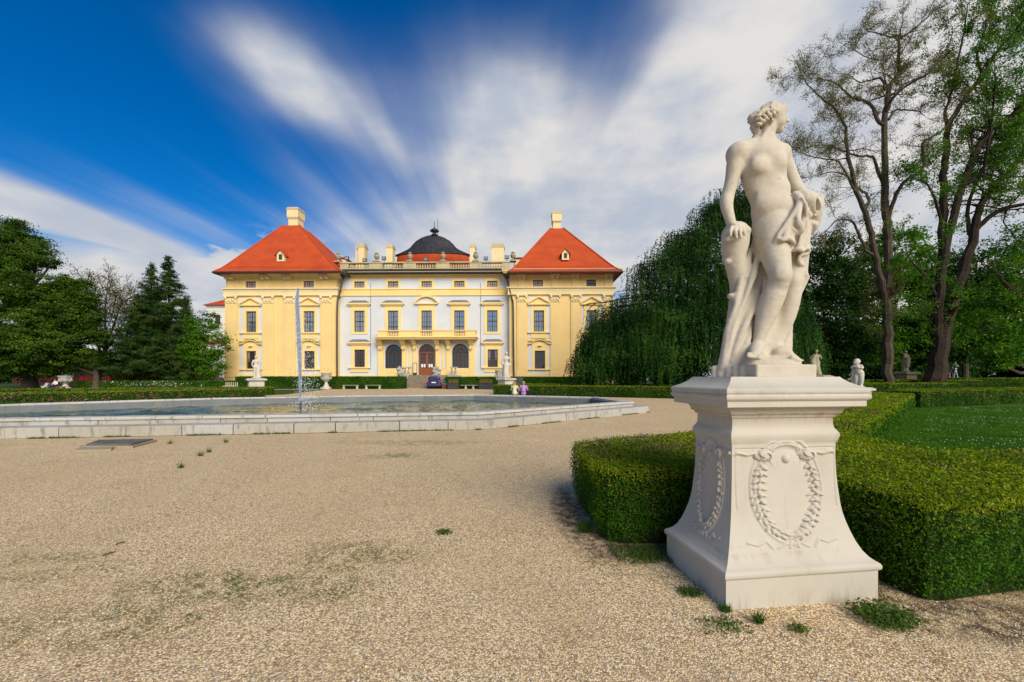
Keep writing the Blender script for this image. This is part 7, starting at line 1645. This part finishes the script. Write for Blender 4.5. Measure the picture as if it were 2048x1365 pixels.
# ---- the weeping beech
def weeping():
    top = [(1152, 748), (1160, 715), (1158, 672), (1178, 640), (1205, 602), (1232, 566), (1266, 548), (1275, 508), (1300, 485), (1330, 452), (1355, 436), (1385, 408), (1422, 378), (1455, 352), (1485, 346), (1515, 372), (1545, 430), (1575, 520), (1596, 585), (1612, 630), (1622, 690), (1626, 755)]
    tx, ty = np.array([p[0] for p in top], float), np.array([p[1] for p in top], float); Yc = 38.0; e = empty('weeping_beech', (at(1450, 0, Yc)[0], Yc, 0), 0, 'huge dark weeping beech whose leafy curtains hang to the ground beside the palace', 'tree'); B = np.array([at(1450, 0, Yc)[0], Yc, 0.0])
    mb = MB(); P = []; N = []; x_c, hw = 1412.0, 262.0
    def topz(px, dep):      # crown height falls away towards the viewer and behind
        yt = np.interp(px, tx, ty); return yt
    nm = 560
    for k in range(nm):
        px = 1168+445*rng.uniform(0, 1); q = abs(px-x_c)/hw; dmax = 7.5*math.sqrt(max(.05, 1-min(1, q)**2))
        fr = rng.uniform(-1, 1); fr = np.sign(fr)*abs(fr)**.6 if k % 4 else -abs(fr)**.5
        if k < 80: fr = rng.uniform(-.2, .2)
        ytop = np.interp(px, tx, ty); dep = Yc+fr*dmax; drop = (abs(fr)**1.7)*(745-ytop)*.80
        py = ytop+5+drop*rng.uniform(.75, 1.1)+(rng.uniform(0, 34) if k >= 80 else 24*abs(math.sin(px*.047))+rng.uniform(0, 8)); py = min(py, 715)
        c = np.array(at(px, py, Yc)); c[1] = dep; c[0] = (px-CX)/F*dep; c[2] = H+(YH-py)/F*dep
        if c[2] < 1.2: c[2] = 1.2+rng.uniform(0, 1)
        rm = rng.uniform(.7, 2.3)*(1.0 if py > ytop+40 else .75); ns = int(20*rm)
        # arching branch that carries this curtain
        inn = B+np.array([(c[0]-B[0])*.35, (c[1]-Yc)*.3, c[2]*.93+.4])
        if rng.uniform() < .5: mb.tube([inn-B, (inn+c)/2-B+np.array([0, 0, .5]), c-B+np.array([0, 0, .05])], [.09, .06, .03], 5)
        for s in range(ns):
            a = rng.uniform(0, 6.283); r = rm*math.sqrt(rng.uniform(0, 1)); x0 = c[0]+r*math.cos(a); y0 = c[1]+r*math.sin(a)*.8; z0 = c[2]-.55*(r/rm)**2*rm+rng.normal(0, .08)
            ln = rng.uniform(1.2, 3.8)*(1.0 if z0 > 4 else .6); ln = min(ln, z0-.15)
            if ln < .3: continue
            m = int(ln*12); t = np.sort(rng.uniform(0, 1, m)); sw = rng.normal(0, .10, 2)
            q3 = np.stack([x0+sw[0]*t*ln+rng.normal(0, .035, m)+math.cos(a)*.25*np.sqrt(t), y0+sw[1]*t*ln+rng.normal(0, .035, m)+math.sin(a)*.25*np.sqrt(t), z0-t*ln], 1); P.append(q3)
            N.append(np.tile([math.cos(a)*.6, math.sin(a)*.6-.25, .55], (m, 1)))
    P = np.concatenate(P)-B; N = np.concatenate(N)
    mb.tube([(0, 0, -.1), (.2, 0, 4), (0, .1, 9), (.3, 0, 14)], [.7, .5, .35, .15], 10)
    for k in range(9):
        a = k*.7; mb.tube([(0, 0, 3+k*1.1), (3*math.cos(a), 2*math.sin(a), 6+k*1.0), (6.5*math.cos(a), 4*math.sin(a), 5.5+k*.8)], [.3, .2, .08], 6)
    mb.build('branches', M['bark_dark'], e); leaves('foliage', P, N, .15, L_['weep'], e, .55, .5, droop=1.6)
    # bare crooked twig reaching out over the pavilion
    m = MB(); pt = lambda a, b, d=33: np.array(at(a, b, d))-B; m.tube([pt(1238, 600), pt(1205, 606), pt(1180, 607), pt(1166, 612), pt(1169, 622)], [.07, .06, .05, .04, .02], 5); m.tube([pt(1192, 606), pt(1182, 614), pt(1176, 622)], [.05, .04, .02], 5); m.build('bare_twig', M['bark_dark'], e)
    print('weeping leaves', len(P))
weeping()

# ---- right: background trees
tree('park_tree', 'dense tree with rusty crown patch just right of the big front statue', (at(1650, 785, 56)[0], 56, 0), 20, .4, [lob(1660, 510, 56, 42, 42), lob(1640, 560, 55, 48, 50), lob(1690, 570, 55, 50, 55), lob(1650, 650, 54, 66, 60), lob(1700, 670, 54, 50, 60), lob(1655, 725, 53, 55, 34), lob(1625, 620, 56, 40, 45)], 'dark', 900, 60, 1.3, .36, group='trees at the right of the park')
tree('park_tree', 'dense green tree seen between the two tall trunks', (at(1790, 785, 58)[0], 58, 0), 21, .4, [lob(1790, 500, 58, 55, 45), lob(1745, 560, 58, 50, 55), lob(1830, 540, 58, 50, 55), lob(1790, 610, 57, 80, 70), lob(1830, 680, 56, 60, 60), lob(1750, 690, 56, 50, 50)], 'bright', 950, 60, 1.3, .36, group='trees at the right of the park', bark='bark_dark')
tree('park_tree', 'dense green tree behind the leaning trunk', (at(1930, 785, 54)[0], 54, 0), 19, .4, [lob(1930, 560, 54, 60, 55), lob(1890, 600, 54, 50, 60), lob(1980, 590, 54, 55, 60), lob(1900, 680, 53, 60, 45), lob(1960, 650, 52, 60, 40)], 'dark', 800, 60, 1.3, .36, group='trees at the right of the park')
tree('spreading_tree', 'low spreading tree at the right edge with drooping leafy boughs', (at(2075, 785, 38)[0], 38, 0), 14, .5, [lob(2020, 620, 38, 70, 48), lob(2050, 560, 39, 60, 50), lob(1970, 650, 37, 42, 30), lob(2030, 690, 36, 50, 24), lob(1995, 705, 35.5, 34, 16), lob(2100, 640, 37, 60, 80), lob(2060, 480, 40, 50, 50), lob(2000, 730, 35.3, 16, 8)], 'bright', 700, 55, .95, .24, group='trees at the right of the park')
# ---- the two tall trees
sparse_tree('tall_sparse_tree', 'tall sparse tree with forked trunk and olive young leaves, nearest the statue', at(1776, 785, 34)[:2]+(0,),
    [[(1776, 789, 34, 15), (1776, 760, 34, 12), (1776, 700, 34, 11.5), (1774, 640, 34, 10.5), (1772, 600, 34, 10)],
     [(1773, 605, 34, 9), (1775, 560, 34, 9), (1776, 500, 34, 9), (1775, 459, 34, 8.5), (1771, 400, 34, 8), (1769, 303, 34, 6.5), (1770, 236, 34, 6), (1776, 189, 34, 5.5), (1782, 168, 34, 5), (1796, 148, 34, 4), (1799, 81, 34, 3), (1803, 74, 34, 2)],
     [(1772, 610, 34, 8), (1762, 564, 33.6, 7.5), (1750, 508, 33.2, 7), (1741, 459, 33, 6.5), (1730, 426, 33, 6), (1712, 384, 32.8, 5), (1705, 350, 32.5, 4.5), (1695, 303, 32.3, 4), (1690, 256, 32, 3.2), (1674, 222, 31.7, 2.5), (1641, 195, 31.5, 1.8), (1610, 163, 31.2, 1)],
     [(1745, 510, 33.2, 4), (1732, 500, 33, 3.6), (1718, 470, 33, 3), (1704, 444, 32.8, 2.5), (1677, 440, 32.5, 2), (1651, 464, 32, 1)],
     [(1728, 420, 33, 4.5), (1738, 400, 33.2, 3.6), (1728, 385, 33.4, 3), (1712, 375, 33.5, 2.5), (1690, 350, 33.6, 2), (1660, 345, 34, 1.5), (1630, 352, 34, .8)],
     [(1769, 250, 34, 5), (1759, 246, 34, 4.5), (1742, 209, 34.5, 3.8), (1705, 195, 35, 3), (1685, 179, 35, 2.4), (1668, 165, 35.3, 1.8), (1632, 157, 35.6, 1), (1600, 158, 36, .6)],
     [(1770, 370, 34, 4.5), (1759, 350, 34.5, 4), (1745, 315, 35, 3), (1718, 313, 35, 2.5), (1688, 303, 35.5, 2), (1654, 290, 36, 1.5), (1610, 296, 36, .8)],
     [(1711, 384, 32.8, 3), (1690, 345, 32, 2.5), (1671, 320, 31.5, 2), (1640, 318, 31, 1.5), (1600, 305, 30.5, .7)],
     [(1774, 445, 34, 5), (1789, 398, 33.5, 4.4), (1809, 364, 33, 4), (1840, 345, 32.6, 3.6), (1848, 325, 32.5, 3.2), (1846, 286, 32.5, 2.8), (1883, 263, 32, 2), (1904, 236, 32, 1.2)],
     [(1772, 230, 34, 4.5), (1779, 209, 33.6, 4), (1796, 185, 33, 3.4), (1823, 165, 32.5, 3), (1850, 152, 32, 2.6), (1873, 128, 32, 2.2), (1894, 101, 32, 1.6), (1905, 67, 32, 1)],
     [(1777, 240, 34, 3), (1790, 222, 35, 2.4), (1815, 220, 36, 1.8), (1840, 224, 36.5, 1)],
     [(1799, 85, 34, 2.5), (1792, 76, 34, 2.2), (1765, 70, 34.3, 1.6), (1735, 62, 34.6, 1.1), (1725, 40, 34.8, .6)], [(1800, 78, 34, 2.5), (1815, 68, 33.7, 2), (1850, 40, 33.4, 1.4), (1885, 5, 33, .8), (1900, -25, 33, .5)],
     [(1770, 180, 34, 3), (1763, 157, 34.5, 2.6), (1745, 160, 35, 2), (1720, 165, 35.3, 1.4), (1700, 150, 35.5, .7)], [(1797, 100, 34, 2.5), (1770, 120, 33, 1.6), (1735, 115, 32.5, 1), (1710, 100, 32, .6)]],
    'olive', .13, 11, 1, kids=3, depth=2, blen=2.0, dens=1.15, minr=.014, r_leaf=.34, spread=.65, aspect=.3, grp='two tall trees at right', bark='bark')
random.seed(3)
sparse_tree('tall_leafy_tree', 'tall tree with thick leaning trunk and bright green young leaves at right', at(1868, 785, 33.5)[:2]+(0,),
    [[(1863, 792, 33.5, 30), (1868, 760, 33.5, 23), (1878, 705, 33.5, 18), (1890, 650, 33.5, 17)],
     [(1880, 690, 33.5, 10), (1876, 629, 33.3, 9.5), (1885, 532, 33, 9), (1897, 473, 33, 8.5), (1912, 415, 33, 8), (1926, 371, 33, 7.5), (1944, 320, 33, 7), (1964, 283, 33, 6.5), (1995, 249, 33, 6), (2032, 222, 33, 5), (2075, 180, 33, 4)],
     [(1885, 535, 33, 8), (1887, 438, 33.5, 8), (1885, 371, 33.8, 7.5), (1892, 303, 34, 7), (1897, 253, 34, 6), (1917, 216, 34, 5.5), (1941, 182, 34, 5), (1964, 152, 34, 4.5), (1995, 101, 34, 3.5), (2032, 61, 34, 2.5), (2060, 10, 34, 1.5)],
     [(1890, 655, 33.5, 15), (1912, 582, 34, 12.5), (1929, 532, 34.2, 11), (1947, 473, 34.5, 9.5), (1956, 425, 34.5, 8), (1981, 377, 34.5, 7), (2025, 337, 34.5, 6), (2060, 290, 34.5, 4)],
     [(1953, 459, 34.5, 6), (1985, 429, 34, 5.5), (2017, 415, 33.5, 5), (2050, 408, 33, 4), (2090, 395, 32, 3)], [(1897, 260, 34, 4), (1890, 225, 34.5, 3.5), (1905, 180, 35, 3), (1915, 120, 35, 2.2), (1930, 60, 35, 1.6), (1935, 10, 35, 1)],
     [(1926, 371, 33, 4), (1960, 350, 32.5, 3.5), (1975, 300, 32, 3), (1985, 230, 32, 2.2), (1990, 150, 32, 1.5)], [(1944, 480, 34.5, 5), (1935, 430, 35, 4), (1950, 370, 35.5, 3.4), (1975, 320, 36, 2.5), (2010, 280, 36, 1.8)],
     [(1964, 152, 34, 3), (1955, 110, 34, 2.6), (1970, 60, 34, 2), (1985, 5, 34, 1.2)], [(1964, 283, 33, 3.5), (1990, 275, 32.5, 3), (2020, 285, 32, 2.2), (2050, 270, 32, 1.4)],
     [(1876, 600, 33.3, 4), (1860, 565, 33, 3.2), (1845, 545, 32.6, 2.6), (1825, 525, 32.3, 1.6)], [(1886, 450, 33.5, 4), (1870, 400, 33, 3), (1855, 370, 32.6, 2.2), (1835, 360, 32.4, 1.4)], [(2080, 575, 33, 5), (2041, 592, 33, 4.4), (2010, 566, 33, 3.6), (1990, 545, 33, 2.8), (1975, 535, 33, 1.6)]],
    'bright', .17, 11, 1, kids=3, depth=2, blen=2.5, dens=1.25, minr=.014, r_leaf=.36, spread=.65, aspect=.5, grp='two tall trees at right', bark='bark_dark')
